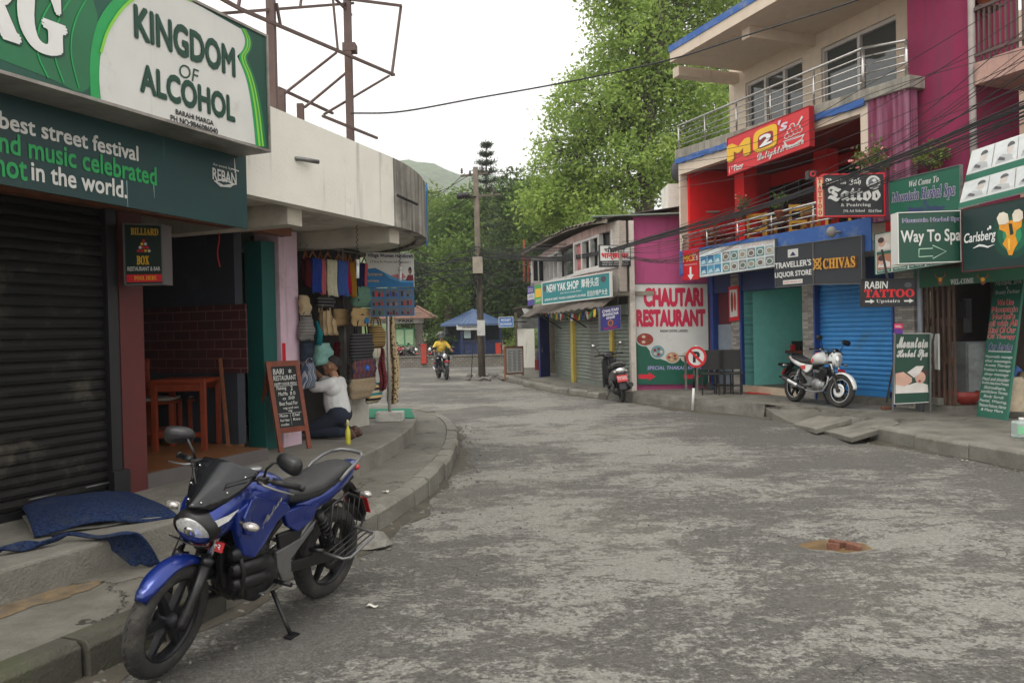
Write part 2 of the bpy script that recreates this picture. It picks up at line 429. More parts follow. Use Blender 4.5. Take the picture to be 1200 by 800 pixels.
def conc_mat(name, c0, c1, stain=(.07, .066, .055), crack=True, moss=0, sc=1):
 m, n, b, L = nodes_of(name); N = n.nodes.new
 tc = N('ShaderNodeTexCoord'); P = tc.outputs['Object']
 def noise(s_, det=7, ro=.65):
  x = N('ShaderNodeTexNoise'); x.inputs['Scale'].default_value = s_*sc; x.inputs['Detail'].default_value = det; x.inputs['Roughness'].default_value = ro; L(P, x.inputs['Vector']); return x
 def rng(a, lo, hi, o0=0, o1=1):
  x = N('ShaderNodeMapRange'); x.inputs[1].default_value = lo; x.inputs[2].default_value = hi; x.inputs[3].default_value = o0; x.inputs[4].default_value = o1; L(a, x.inputs[0]); return x.outputs[0]
 def mix(f, a, c):
  x = N('ShaderNodeMix'); x.data_type = 'RGBA'; L(f, x.inputs[0])
  for i, q in ((6, a), (7, c)):
   if isinstance(q, tuple): x.inputs[i].default_value = (*q, 1)
   else: L(q, x.inputs[i])
  return x.outputs[2]
 a = noise(2.2); f = noise(48, 4)
 col = mix(rng(a.outputs[0], .32, .68), c0, c1)
 sp = noise(90, 3); col = mix(rng(sp.outputs[0], .56, .75, 0, .35), col, tuple(x*.45 for x in c0))
 st = noise(.9, 8, .72); col = mix(rng(st.outputs[0], .52, .7, 0, .62), col, stain)
 lt = noise(1.4, 9, .75); col = mix(rng(lt.outputs[0], .6, .66, 0, .35), col, tuple(min(1, x*1.35) for x in c1))
 if moss:
  mo = noise(2.6, 7, .7); col = mix(rng(mo.outputs[0], .6-.1*moss, .72, 0, .7), col, (.06, .075, .022))
 g2 = noise(11, 8, .75); ha = N('ShaderNodeMath'); ha.operation = 'MULTIPLY_ADD'; ha.inputs[1].default_value = 1.1; L(g2.outputs[0], ha.inputs[0]); L(f.outputs[0], ha.inputs[2]); hh = ha.outputs[0]
 if crack:
  vc = N('ShaderNodeTexVoronoi'); vc.feature = 'DISTANCE_TO_EDGE'; vc.inputs['Scale'].default_value = .75*sc
  dn = noise(1.9, 8, .7); va = N('ShaderNodeVectorMath'); va.operation = 'ADD'; L(P, va.inputs[0]); L(dn.outputs['Color'], va.inputs[1]); L(va.outputs[0], vc.inputs['Vector'])
  gate = noise(.5, 2)
  mu = N('ShaderNodeMath'); mu.operation = 'MULTIPLY'; L(rng(vc.outputs[0], 0, .012, 1, 0), mu.inputs[0]); L(rng(gate.outputs[0], .47, .55), mu.inputs[1])
  col = mix(mu.outputs[0], col, (.035, .033, .028))
  s2 = N('ShaderNodeMath'); s2.operation = 'SUBTRACT'; L(hh, s2.inputs[0]); L(mu.outputs[0], s2.inputs[1]); hh = s2.outputs[0]
 L(col, b.inputs['Base Color']); L(rng(a.outputs[0], .3, .7, .6, .92), b.inputs['Roughness']); b.inputs['Specular IOR Level'].default_value = .3
 bp = N('ShaderNodeBump'); bp.inputs['Strength'].default_value = .85; bp.inputs['Distance'].default_value = .012; L(hh, bp.inputs['Height']); L(bp.outputs[0], b.inputs['Normal'])
 return m
ROAD = road_mat()
CONC = conc_mat('pavement_concrete', (.105, .098, .08), (.21, .198, .166), stain=(.055, .05, .042))
CONC2 = conc_mat('platform_concrete', (.17, .16, .135), (.27, .255, .22), crack=False)
CONCR = conc_mat('right_pavement_concrete', (.115, .108, .09), (.225, .212, .18), stain=(.06, .056, .047))
KERB = conc_mat('kerb_concrete', (.14, .132, .11), (.24, .228, .195), crack=False, moss=.35)
KERBM = conc_mat('mossy_kerb_concrete', (.05, .047, .036), (.105, .098, .078), crack=False, moss=1)
SOIL = mat('brown_earth', (.13, .095, .06), .95, var=.35, scale=3, bump=.8, bscale=25)
MUD = mat('wet_mud', (.16, .105, .05), .35, var=.3, scale=9)
STONE = mat('grey_stone', (.17, .16, .14), .9, var=.35, scale=9, bump=.6)
BRICKR = mat('broken_brick', (.15, .062, .038), .85, var=.3, scale=20, bump=.5)
DARK = mat('dark_void', (.006, .006, .006), .9, var=0)

# ------------------------------------------------------------------ ground, road, kerbs, pavements
m = MB(); g = [-2500, -200, -60, -30, 30, 60, 200, 2500]; gy = [-60, -10, 48, 70, 200, 900, 2500]
m.add([(x, y, -.06) for y in gy for x in g], [(j*8+i, j*8+i+1, (j+1)*8+i+1, (j+1)*8+i) for j in range(6) for i in range(7)])
struct(m.build('ground', SOIL))
LK = chaikin([(-3.3, 1.2), (-2.62, 2.95), (-2.05, 4.25), (-1.27, 6.4), (-.90, 8.1), (-.77, 9.8), (-.80, 11.6), (-1.0, 13.6), (-1.5, 15.4), (-2.4, 16.7), (-4.2, 17.7), (-8, 18.6), (-16, 19.5)], 2)
PK = chaikin([(-5.0, .8), (-3.5, 3.3), (-2.94, 4.58), (-2.41, 5.72), (-1.85, 7.5), (-1.56, 9.0), (-1.44, 10.4), (-1.44, 12.0), (-1.75, 13.9), (-2.6, 15.4), (-4.4, 16.4), (-8, 17.2), (-16, 18.0)], 2)
px_, py_ = on_z(978, 633).to_2d()
def road_h(x, y):
 h = .012*math.sin(x*1.3+.7)*math.sin(y*.8)+.008*math.sin(x*3.1+y*2.3)+.006*math.sin(y*5.2-x*2.2)
 d = math.hypot((x-px_)/.42, (y-py_)/.30)
 h -= .06*math.exp(-d**4*.9)
 e = math.hypot((x-(-.55))/.35, (y-9.5)/3.5); h -= .02*math.exp(-e**2)
 return h-.014
m = MB(); xs = np.linspace(-20, 14, 137); ys = np.concatenate([np.linspace(-4, 14, 130), np.linspace(14.25, 47, 90)])
m.add([(x, y, road_h(x, y)) for y in ys for x in xs], [(j*137+i, j*137+i+1, (j+1)*137+i+1, (j+1)*137+i) for j in range(len(ys)-1) for i in range(136)], True)
struct(m.build('road', ROAD))
# mud puddle in the pothole
m = MB(); m.add([(px_+.40*math.cos(t)*(1+.12*math.sin(3*t)), py_+.25*math.sin(t)*(1+.15*math.cos(2*t)), -.052) for t in np.linspace(0, 2*math.pi, 28, endpoint=False)], [tuple(range(28))])
struct(m.build('puddle', MUD))
def rock(m, c, r, sq=.6, seed=None):
 rr = random.Random(seed if seed is not None else rnd.random()); a = [rr.uniform(0, 6.3) for _ in range(3)]
 vs = []; S, G = 8, 5
 for i in range(G+1):
  th = math.pi*i/G
  for k in range(S):
   t = 2*math.pi*k/S; q = r*(1+.25*math.sin(2*t+a[0])+.15*math.sin(3*th+a[1])+rr.uniform(-.1, .1))
   vs.append((c[0]+q*math.sin(th)*math.cos(t+a[2]), c[1]+q*math.sin(th)*math.sin(t+a[2])*.8, c[2]-q*sq*math.cos(th)))
 m.add(vs, [(i*S+k, i*S+(k+1) % S, (i+1)*S+(k+1) % S, (i+1)*S+k) for i in range(G) for k in range(S)])
for k, (dx, dy, a, L_) in enumerate([(.05, .02, .4, .085), (.12, -.06, -.5, .055), (-.03, -.05, 1.1, .035)]):
 m = MB(); m.T = Matrix.Rotation(a, 4, 'Z') @ Matrix.Rotation(.2, 4, 'Y'); m.box(-L_, L_, -.045, .045, -.02, .042)
 o = m.build('brick', BRICKR, bevel=.008); o.location = (px_+dx, py_+dy, -.05)
 tag(o, ['largest red brick lying in the muddy pothole in the road', 'broken half brick nearest the right edge of the muddy pothole', 'small brick chip at the front of the muddy pothole'][k], 'brick', 'bricks in the pothole')

def offset(path, d):
 out = []
 for i, p in enumerate(path):
  a = path[max(i-1, 0)]; b = path[min(i+1, len(path)-1)]; t = Vector((b[0]-a[0], b[1]-a[1])).normalized()
  out.append((p[0]-t.y*d, p[1]+t.x*d))
 return out
def resample(path, step):
 out = [Vector(path[0])]; acc = 0
 for a, b in zip(path[:-1], path[1:]):
  a = Vector(a); b = Vector(b); L_ = (b-a).length; d = step-acc
  while d <= L_: out.append(a+(b-a)*d/L_); d += step
  acc = L_-(d-step)
 return [tuple(p) for p in out]
def kerb_blocks(path, wd, h, gap=.022, step=.5, jit=.014, zb=-.1, side=1, ch=.035):
 """cast kerb stones with a chamfered road edge and open joints"""
 m = MB(); P = resample(path, step)
 for a, b in zip(P[:-1], P[1:]):
  a = Vector((*a, 0)); b = Vector((*b, 0)); d = (b-a).normalized(); a = a+d*gap/2; b = b-d*gap/2
  nn = Vector((-d.y, d.x, 0))*side; j = rnd.uniform(-jit, jit); s_ = rnd.uniform(-jit, jit)
  cs = [(0+s_, zb), (0+s_, h-ch+j), (ch+s_, h+j), (wd, h+j*.5), (wd, zb)]
  vs = [a+nn*x+Vector((0, 0, z)) for x, z in cs]+[b+nn*x+Vector((0, 0, z+rnd.uniform(-.006, .006))) for x, z in cs]
  m.add(vs, [(0, 1, 2, 3, 4), (9, 8, 7, 6, 5)]+[(i, 5+i, 5+(i+1) % 5, (i+1) % 5) for i in range(5)])
 return m
km = kerb_blocks(LK, .17, .2)
for i, f in enumerate(km.f):
 if all(km.v[q].y < 5.3 for q in f): km.mi[i] = 1
struct(km.build('kerb', [KERB, KERBM], bevel=.007))
GUT = conc_mat('gutter_silt', (.05, .044, .034), (.12, .105, .08), crack=False, sc=2)
inner = offset(LK, .178)
m = MB(); m.slab(inner+PK[::-1], -.1, .19); struct(m.build('pavement', CONC))
m = MB(); m.slab(PK+[(-16, 1), (-8, .5)], -.1, .4); struct(m.build('platform', CONC2, bevel=.02))
# damp earth patch against the step and the spalled slab edge by the front wheel
def blob(name, cx, cy, rx, ry, z, mt, seed, n=26, rot=0):
 rr = random.Random(seed); a = [rr.uniform(0, 6.3) for _ in range(4)]
 P = []
 for k in range(n):
  t = 2*math.pi*k/n; q = 1+.22*math.sin(2*t+a[0])+.16*math.sin(3*t+a[1])+.1*math.sin(5*t+a[2])+rr.uniform(-.11, .11)
  x, y = rx*q*math.cos(t), ry*q*math.sin(t)
  P.append((cx+x*math.cos(rot)-y*math.sin(rot), cy+x*math.sin(rot)+y*math.cos(rot), z))
 m = MB(); m.add(P, [tuple(range(n))]); return struct(m.build(name, mt))
p = on_z(44, 703, .19); blob('sand_patch', p.x-.02, p.y, .30, .17, .194, mat('ochre_sand', (.2, .14, .075), .95, var=.45, scale=9, bump=.8, dirt=.7, dcol=(.12, .105, .08), dscale=7), 3, n=60, rot=1.1)
# right-hand side
RK_far = chaikin([(-.55, 32.5), (-.62, 30.0), (-.3, 28.0), (.25, 25.4), (.95, 22.6), (1.75, 20.4), (2.35, 19.2)], 2)
RK_mid = [(2.75, 18.5), (3.1, 17.6), (3.6, 16.5), (4.1, 15.6), (4.55, 14.95), (4.75, 14.5)]
RK_near = [(5.22, 11.7), (5.42, 10.6), (5.75, 8.9), (6.2, 6.6), (6.7, 4.0), (7.2, 1.0), (7.8, -3)]
km = kerb_blocks(RK_far, .22, .14, side=-1*-1, step=.55); struct(km.build('kerb', KERB, bevel=.012))
m = MB()      # rough retaining edge in front of the painted wall
P = resample(RK_mid, .35)
for side, (x0, z0, z1) in enumerate([(0, -.1, .23)]):
 top = []; bot = []
 for i, q in enumerate(P):
  top.append((q[0]+.04+rnd.uniform(-.015, .015), q[1]+rnd.uniform(-.02, .02), .235+rnd.uniform(-.02, .015)))
  bot.append((q[0]+rnd.uniform(-.02, .02), q[1], -.1))
 k = len(P); mid = [(a[0]-.02, a[1]-.01, .13+rnd.uniform(-.03, .03)) for a in top]; back = [(a[0]+.28, a[1]+.12, .215) for a in top]
 rows = bot+mid+top+back
 m.add(rows, [(r*k+i, r*k+i+1, (r+1)*k+i+1, (r+1)*k+i) for r in range(3) for i in range(k-1)], False)
struct(m.build('kerb', conc_mat('rough_edge_concrete', (.11, .104, .088), (.23, .218, .186), crack=False, sc=1.4)))
km = kerb_blocks(RK_near, .2, .21, step=.98, side=-1*-1, gap=.016); struct(km.build('kerb', KERB, bevel=.014))
# right pavement with its broken crossing slabs
edge = offset(RK_far, .21)+[(x+.26, y+.11) for x, y in RK_mid]
near_edge = offset(RK_near, .195)
poly = [(-.2, 33.6)]+edge+[(5.75, 14.2), (6.1, 12.0)]+near_edge+[(17, -3), (17, 36), (3, 36)]
m = MB(); m.slab(poly, -.1, .2); struct(m.build('pavement', CONCR))
m = MB(); m.m = 0
rp_ = [(4.66, 14.9, .2), (4.72, 14.45, .10), (4.86, 14.0, -.01), (5.12, 12.6, -.02), (5.33, 11.75, -.02), (6.1, 11.9, .196), (5.75, 14.3, .196), (5.1, 15.0, .2)]
m.add(rp_+[(x, y, -.12) for x, y, _ in rp_], [(0, 1, 7), (1, 2, 6, 7), (2, 3, 5, 6), (3, 4, 5)]+[(i, 8+i, 8+(i+1) % 8, (i+1) % 8) for i in range(8)])
struct(m.build('ramp', CONC))
m = MB(); m.slab([(5.2, 12.25), (5.24, 11.72), (5.9, 11.72), (6.05, 12.2)], -.05, .02); struct(m.build('drain', DARK))
SLAB = conc_mat('broken_slab_concrete', (.15, .14, .115), (.25, .235, .2), crack=False, sc=1.5)
def pslab(px, zs, th, label):
 P = [on_z(x, y, z) for (x, y), z in zip(px, zs)]; m = MB(); c = sum(P, Vector())/4
 ring = []
 for i in range(4):                     # uneven broken outline
  a, b = P[i], P[(i+1) % 4]
  for k in range(5): q = a.lerp(b, k/5); ring.append(q+(c-q).normalized()*rnd.uniform(0, .05)+Vector((0, 0, rnd.uniform(-.004, .004))))
 low = [q-Vector((0, 0, th))+(c-q)*.03 for q in ring]; n = len(ring)
 m.add(ring+low, [tuple(range(n)), tuple(range(2*n-1, n-1, -1))]+[(i, n+i, n+(i+1) % n, (i+1) % n) for i in range(n)])
 return tag(m.build('concrete_slab', SLAB, bevel=.008), label, 'slab', 'broken concrete slabs')
pslab([(928, 497), (960, 486), (1002, 490), (956, 503)], (.03, .19, .21, .07), .08, 'broken concrete crossing slab lying nearer the white motorcycle')
pslab([(960, 504), (1030, 488), (1057, 495), (997, 513)], (.02, .19, .24, .09), .08, 'broken tilted concrete crossing slab with a dark gap under its right edge')
# loose gravel and small litter along the gutters and on the road
m = MB()
for _ in range(420):
 i = rnd.randrange(8, len(LK)-14); p = LK[i]; q = LK[i+1]; t = rnd.random()
 x = p[0]+(q[0]-p[0])*t+abs(rnd.gauss(.02, .22)); y = p[1]+(q[1]-p[1])*t
 r = rnd.choice((.006, .009, .012, .016, .025)); rock(m, (x, y, road_h(x, y)+r*.3), r)
for _ in range(260):
 x, y = rnd.uniform(-2.2, 4.5), rnd.uniform(2.6, 13); r = rnd.choice((.004, .006, .009, .013)); rock(m, (x, y, road_h(x, y)+r*.3), r)
for _ in range(120):
 t = rnd.random(); x, y = (5.2-abs(rnd.gauss(0, .2))+(1-t)*.5, 8.8+t*3); r = rnd.choice((.006, .01, .016)); rock(m, (x, y, road_h(x, y)+r*.3), r)
tag(m.build('gravel', STONE), 'small grey stones scattered along the kerbs and road', 'gravel', kind='stuff')
m = MB(); p = on_z(432, 643, 0); rock(m, (p.x-.02, p.y+.1, .03), .17, .45, 5)
tag(m.build('rock', STONE), 'rounded grey stone against the kerb behind the blue motorcycle', 'stone')
p = on_z(1124, 533, 0); m = MB(); m.T = Matrix.Translation((p.x-.05, p.y, .03)); m.ball((0, 0, 0), (.055, .035, .035), 8, 6)
m.T = None; o = m.build('wrapper', C('blue_plastic', 60, 110, 190, rough=.3, var=.3, scale=30)); tag(o, 'crumpled blue plastic wrapper by the right kerb', 'litter')
m = MB(); m.T = Matrix.Translation((p.x+.08, p.y-.02, .01)) @ Matrix.Rotation(.5, 4, 'Z'); m.shell(lambda a, b: ((a-.5)*.16, (b-.5)*.1, .02*math.sin(7*a)+.015*math.cos(5*b)), 6, 4, .002)
tag(m.build('leaf_scrap', C('brown_scrap', 150, 95, 50, rough=.8)), 'crumpled brown scrap of litter beside the blue wrapper', 'litter')

def gutter(path, side, w0, name='gutter_dirt'):
 """ragged strip of silt lying along the foot of a kerb"""
 P = resample(path, .12); m = MB(); n = len(P); rr = random.Random(len(P)); O = offset(P, .02*side); vs = []; ph = rr.uniform(0, 6)
 for i, q in enumerate(P):
  wd = w0*(.55+.35*math.sin(i*.21+ph)+.3*math.sin(i*.57)+rr.uniform(-.18, .22)); wd = max(.03, wd); d = Vector(O[i])-Vector(P[i]); d = -d.normalized()*wd; x, y = q[0]+d.x, q[1]+d.y
  vs += [(O[i][0], O[i][1], .012), (x, y, road_h(x, y)+.004)]
 m.add(vs, [(2*i, 2*i+1, 2*i+3, 2*i+2) for i in range(n-1)], True); return struct(m.build(name, GUT))
gutter(LK[4:-14], 1, .20); gutter(RK_near[:-2], 1, .16); gutter(RK_mid, 1, .18); gutter(RK_far, 1, .16)

for k, (px, py, lb) in enumerate([(436, 711, 'small white paper scrap on the road behind the blue motorcycle'), (452, 577, 'white paper scrap on the pavement by the kerb'), (60, 792, 'pale scrap at the foot of the mossy kerb'), (1130, 540, 'tiny white scrap on the road below the blue wrapper')]):
 z = .192 if k == 1 else .0; p = on_z(px, py, z); m = MB(); m.T = Matrix.Translation((p.x, p.y, z+.012)) @ Matrix.Rotation(k*1.1, 4, 'Z'); m.shell(lambda a, b: ((a-.5)*.07, (b-.5)*.035, .008*math.sin(6*a+k)), 6, 3, .0015); tag(m.build('paper_scrap', C('paper', 205, 200, 190, rough=.9, var=.1)), lb, 'litter', 'paper scraps')
# ------------------------------------------------------------------ sign helpers in photo pixels, shared paints
def s_loc(s, px, py, h=0):
 d = ray(px, py); bl, br = s.q[3], s.q[2]; o = bl+s.n*h; t = (o-C0).dot(s.n)/d.dot(s.n); p = C0+d*t
 e = br-bl; u = (p-bl).dot(e)/e.length_squared; b = bl.lerp(br, u); tt = s.q[0].lerp(s.q[1], u)
 v = (p-b).dot(tt-b)/(tt-b).length_squared; return u, v
def s_ptext(s, t, lb, rt, mt, **k):
 """lettering whose left-bottom and right-top corners were read off the photograph (board-parallel)"""
 a = s_loc(s, *lb); b = s_loc(s, *rt); return s.text(t, a[0], b[0], a[1], b[1], mt, **k)
Sign.loc = s_loc; Sign.ptext = s_ptext
Sign.ppoly = lambda s, pts, mt, h=.002, part='print': s.poly([s.loc(*p) for p in pts], mt, h, part)
WHITE = C('white_print', 225, 225, 222, rough=.5, var=.05)
OFFW = C('off_white_board', 205, 205, 200, rough=.5, var=.06, scale=2, streak=.22, scol=(.42, .41, .38), dirt=.12, dcol=(.4, .39, .36), dscale=3)
BLK = C('black_print', 22, 22, 24, rough=.5, var=.1)
GREEN = C('sign_dark_green', 8, 74, 58, rough=.45, var=.2, scale=1.2, streak=.15, scol=(.03, .1, .08))
TEALP = C('banner_teal_green', 3, 54, 54, rough=.5, var=.25, scale=.7, streak=.25, scol=(.06, .12, .11))
GRN2 = C('sign_bright_green', 20, 150, 75, rough=.45, var=.12)
LIME = C('sign_lime', 130, 195, 60, rough=.45, var=.1)
DGRN = C('dark_green_lettering', 10, 62, 45, rough=.5, var=.05)
RED = C('sign_red', 200, 25, 40, rough=.5, var=.08)
YEL = C('sign_yellow', 225, 175, 30, rough=.5, var=.06)
ALU = C('aluminium_trim', 150, 145, 138, rough=.5, metal=.3, var=.15, dirt=.5)
GREYM = C('grey_metal', 120, 120, 118, rough=.4, metal=.7, var=.12)
CHROME = C('chrome', 215, 215, 215, rough=.15, metal=1, var=.05)
BLKM = C('black_metal', 24, 24, 26, rough=.45, var=.15)
RUST = C('brown_steel', 92, 74, 70, rough=.7, var=.2, dirt=.4, dcol=(.09, .045, .025))
WALLW = C('dirty_white_render', 222, 219, 208, rough=.85, var=.05, scale=2, streak=.35, scol=(.2, .19, .165), bump=.25, dirt=.25, dcol=(.3, .285, .245), dscale=.8)
MOULD = C('black_mould_concrete', 186, 180, 168, rough=.9, var=.2, scale=3, streak=1.35, scol=(.04, .037, .032), bump=.4, dirt=.55, dcol=(.08, .075, .068), dscale=1.2)
SOFF = C('canopy_underside', 190, 184, 170, rough=.9, var=.1, dirt=.4, dcol=(.2, .185, .16))
MAROON = C('maroon_pillar_paint', 84, 30, 28, rough=.65, var=.15, dirt=.3, dcol=(.05, .025, .022), bump=.15)
PINKW = C('pale_pink_paint', 205, 178, 192, rough=.75, var=.08, streak=.5, scol=(.22, .17, .17), dirt=.3, dcol=(.3, .22, .22))
TEAL = C('teal_paint', 9, 82, 76, rough=.6, var=.1, dirt=.2, dcol=(.02, .09, .085))
SHUT = C('black_shutter_steel', 20, 19, 18, rough=.6, spec=.25, var=.3, scale=3, dirt=.25, dcol=(.09, .08, .06), dscale=3)
ROOMW = C('room_grey_blue_wall', 44, 48, 56, rough=.8, var=.1, dirt=.2, dcol=(.06, .065, .08))
ROOMD = C('room_navy_wall', 16, 18, 24, rough=.8, var=.1)
OAK = C('orange_wood', 116, 44, 18, rough=.42, var=.22, scale=14)
BRWN = C('brown_wood', 110, 62, 34, rough=.6, var=.3, scale=9)
def floor_wood():
 m, n, b, L = nodes_of('floor_boards'); N = n.nodes.new; tc = N('ShaderNodeTexCoord')
 mp = N('ShaderNodeMapping'); mp.inputs['Rotation'].default_value = (0, 0, R(-67.4)); mp.inputs['Scale'].default_value = (1, 9, 1); L(tc.outputs['Object'], mp.inputs[0])
 br = N('ShaderNodeTexBrick'); br.inputs['Scale'].default_value = 1; br.inputs['Mortar Size'].default_value = .012; br.inputs['Row Height'].default_value = 1; br.inputs['Brick Width'].default_value = 1.4
 br.inputs['Color1'].default_value = (.22, .095, .035, 1); br.inputs['Color2'].default_value = (.16, .065, .025, 1); br.inputs['Mortar'].default_value = (.07, .03, .012, 1)
 L(mp.outputs[0], br.inputs['Vector']); L(br.outputs[0], b.inputs['Base Color']); b.inputs['Roughness'].default_value = .4
 return m
def brick_mat(name, c1, c2, mortar, sc, w_=.5, h_=.25, rough=.75, ms=.02, rot=None):
 m, n, b, L = nodes_of(name); N = n.nodes.new; tc = N('ShaderNodeTexCoord')
 br = N('ShaderNodeTexBrick'); br.inputs['Scale'].default_value = sc; br.inputs['Mortar Size'].default_value = ms
 br.inputs['Brick Width'].default_value = w_; br.inputs['Row Height'].default_value = h_
 for k, c in (('Color1', c1), ('Color2', c2), ('Mortar', mortar)): br.inputs[k].default_value = (*c, 1)
 sx = N('ShaderNodeSeparateXYZ'); L(tc.outputs['Object'], sx.inputs[0]); cb = N('ShaderNodeCombineXYZ')
 a = N('ShaderNodeMath'); a.operation = 'ADD'; s1 = N('ShaderNodeMath'); s1.operation = 'MULTIPLY'; s2 = N('ShaderNodeMath'); s2.operation = 'MULTIPLY'
 d = rot or (1, 0); s1.inputs[1].default_value = d[0]; s2.inputs[1].default_value = d[1]
 L(sx.outputs[0], s1.inputs[0]); L(sx.outputs[1], s2.inputs[0]); L(s1.outputs[0], a.inputs[0]); L(s2.outputs[0], a.inputs[1])
 L(a.outputs[0], cb.inputs[0]); L(sx.outputs[2], cb.inputs[1]); L(cb.outputs[0], br.inputs['Vector'])
 L(br.outputs[0], b.inputs['Base Color']); b.inputs['Roughness'].default_value = rough
 bp = N('ShaderNodeBump'); bp.invert = True; bp.inputs['Strength'].default_value = .6; bp.inputs['Distance'].default_value = .01; L(br.outputs['Fac'], bp.inputs['Height']); L(bp.outputs[0], b.inputs['Normal'])
 return m
def stripes(name, cols, sc, ax=2, rough=.9, obj='Object'):
 """woven stripes: colours repeat along one axis of the thing"""
 m, n, b, L = nodes_of(name); N = n.nodes.new; tc = N('ShaderNodeTexCoord'); sx = N('ShaderNodeSeparateXYZ'); L(tc.outputs[obj], sx.inputs[0])
 mu = N('ShaderNodeMath'); mu.operation = 'MULTIPLY'; mu.inputs[1].default_value = sc; L(sx.outputs[ax], mu.inputs[0])
 fr = N('ShaderNodeMath'); fr.operation = 'FRACT'; L(mu.outputs[0], fr.inputs[0])
 cr = N('ShaderNodeValToRGB'); cr.color_ramp.interpolation = 'CONSTANT'
 while len(cr.color_ramp.elements) < len(cols): cr.color_ramp.elements.new(.5)
 for i, c in enumerate(cols):
  cr.color_ramp.elements[i].position = i/len(cols); cr.color_ramp.elements[i].color = (*lin(tuple(x/255 for x in c)), 1)
 L(fr.outputs[0], cr.inputs[0]); L(cr.outputs[0], b.inputs['Base Color']); b.inputs['Roughness'].default_value = rough
 return m
def slats(m, F, u0, u1, z0, z1, w=0, pitch=.08, dep=.018):
 """rolling-shutter curtain with rounded slats"""
 n = max(2, int((z1-z0)/pitch)); prof = []
 for k in range(n):
  za = z0+(z1-z0)*k/n; h = (z1-z0)/n
  prof += [(za, 0), (za+h*.12, dep*.8), (za+h*.45, dep), (za+h*.8, dep*.55), (za+h*.97, 0)]
 prof.append((z1, 0))
 vs = [F.pt(u, w+d, z) for u in (u0, u1) for z, d in prof]; k = len(prof)
 m.add(vs, [(i, k+i, k+i+1, i+1) for i in range(k-1)]); return m

# ------------------------------------------------------------------ left corner building
L = Face((-3.32, 6.66), (.385, .923), (.923, -.385))
b = thing('shop_building', 'white corner building with curved mould-stained canopy and black roller shutter', 'building', L.pt(0, 0, .4))
FLZ, CB, CT = .53, 2.93, 3.82
dirr = math.atan2(.923, .385)
# canopy: straight fascia then a rounded corner
path = []
P0 = L.pt(0, .9)
for u in np.linspace(-5.5, 3.05, 20): path.append((L.pt(u, .9).to_2d(), 0))
S0 = L.pt(3.05, .9); cen = S0+Vector((-.923, .385, 0))*3.0
for k in range(1, 25):
 a = R(110)*k/24; d = Vector((.923, -.385, 0)); d.rotate(Matrix.Rotation(a, 3, 'Z')); path.append(((cen+d*3.0).to_2d(), 1))
e = path[-1][0]; dl = (path[-1][0]-path[-2][0]).normalized()
path.append((e+dl*5, 1))
pts = [p for p, _ in path]; ins = offset([tuple(p) for p in pts], .14)
for nm, mt, flag in (('parapet', WALLW, 0), ('curved_parapet', MOULD, 1)):
 m = MB()
 for i in range(len(pts)-1):
  if path[i+1][1] != flag: continue
  a, c = pts[i], pts[i+1]; ai, ci = ins[i], ins[i+1]
  zt = lambda i: CT-.012*max(0, i-10)
  m.hexa([(*a, CB), (*c, CB), (*ci, CB), (*ai, CB)], [(*a, zt(i)), (*c, zt(i+1)), (*ci, zt(i+1)), (*ai, zt(i))])
 m.build(nm, mt, b)
m = MB(); poly = [tuple(p) for p in ins]+[(-16, 16), (-12, -1)]
m.slab(poly, CB+.04, CB+.16); m.build('canopy_slab', SOFF, b)
for u in (1.35, 3.2): m = MB(); m.fbox(L, u, u+.22, -.9, .74, CB-.16, CB+.038); m.build('beam', SOFF, b)
m = MB(); m.fbox(L, -5.5, 2.2, -.02, .12, 2.78, CB+.03); m.build('lintel', BRWN, b)
# body
m = MB()
m.fbox(L, -5.5, -4.6, -.3, 0, .4, 2.9); m.fbox(L, -5.5, 2.0, -4.1, -3.9, .3, 2.95); m.fbox(L, -5.5, -5.3, -3.9, -.3, .3, 2.95)
m.build('wall', WALLW, b)
m = MB(); slats(m, L, -4.55, -.09, .46, 2.8, -.02, .082, .022); m.build('roller_shutter', SHUT, b)
m = MB(); m.fbox(L, -4.6, -.1, -.03, .02, .36, .46); m.fbox(L, -.1, 0, -.06, .05, .36, 2.8); m.fbox(L, -.12, .04, .05, .09, .4, .62)
m.build('shutter_rail', BLKM, b)
for u in (-.82, -.34): m = MB(); m.tube([L.pt(u, .022, .53), L.pt(u, .05, .535), L.pt(u+.2, .05, .535), L.pt(u+.2, .022, .53)], .007, 6); m.build('shutter_handle', GREYM, b)
m = MB(); m.fbox(L, .03, .28, -.28, .03, .38, 2.8); m.build('pillar', MAROON, b, bevel=.01, label='maroon painted pillar beside the open shop')
m = MB(); m.fbox(L, L.hit(309, 400, -.5)[0], 2.679, -.75, -.5, .4, 2.8); m.build('pillar', TEAL, b, bevel=.008, label='teal painted door jamb')
m = MB(); m.fbox(L, 2.68, 3.02, -.8, -.44, .38, 2.95); m.build('pillar', PINKW, b, bevel=.01, label='pale pink pillar with peeling paint')
m = MB(); m.fbox(L, 2.69, 2.75, -.439, -.436, 1.2, 1.62); m.build('paint_smear', RED, b)
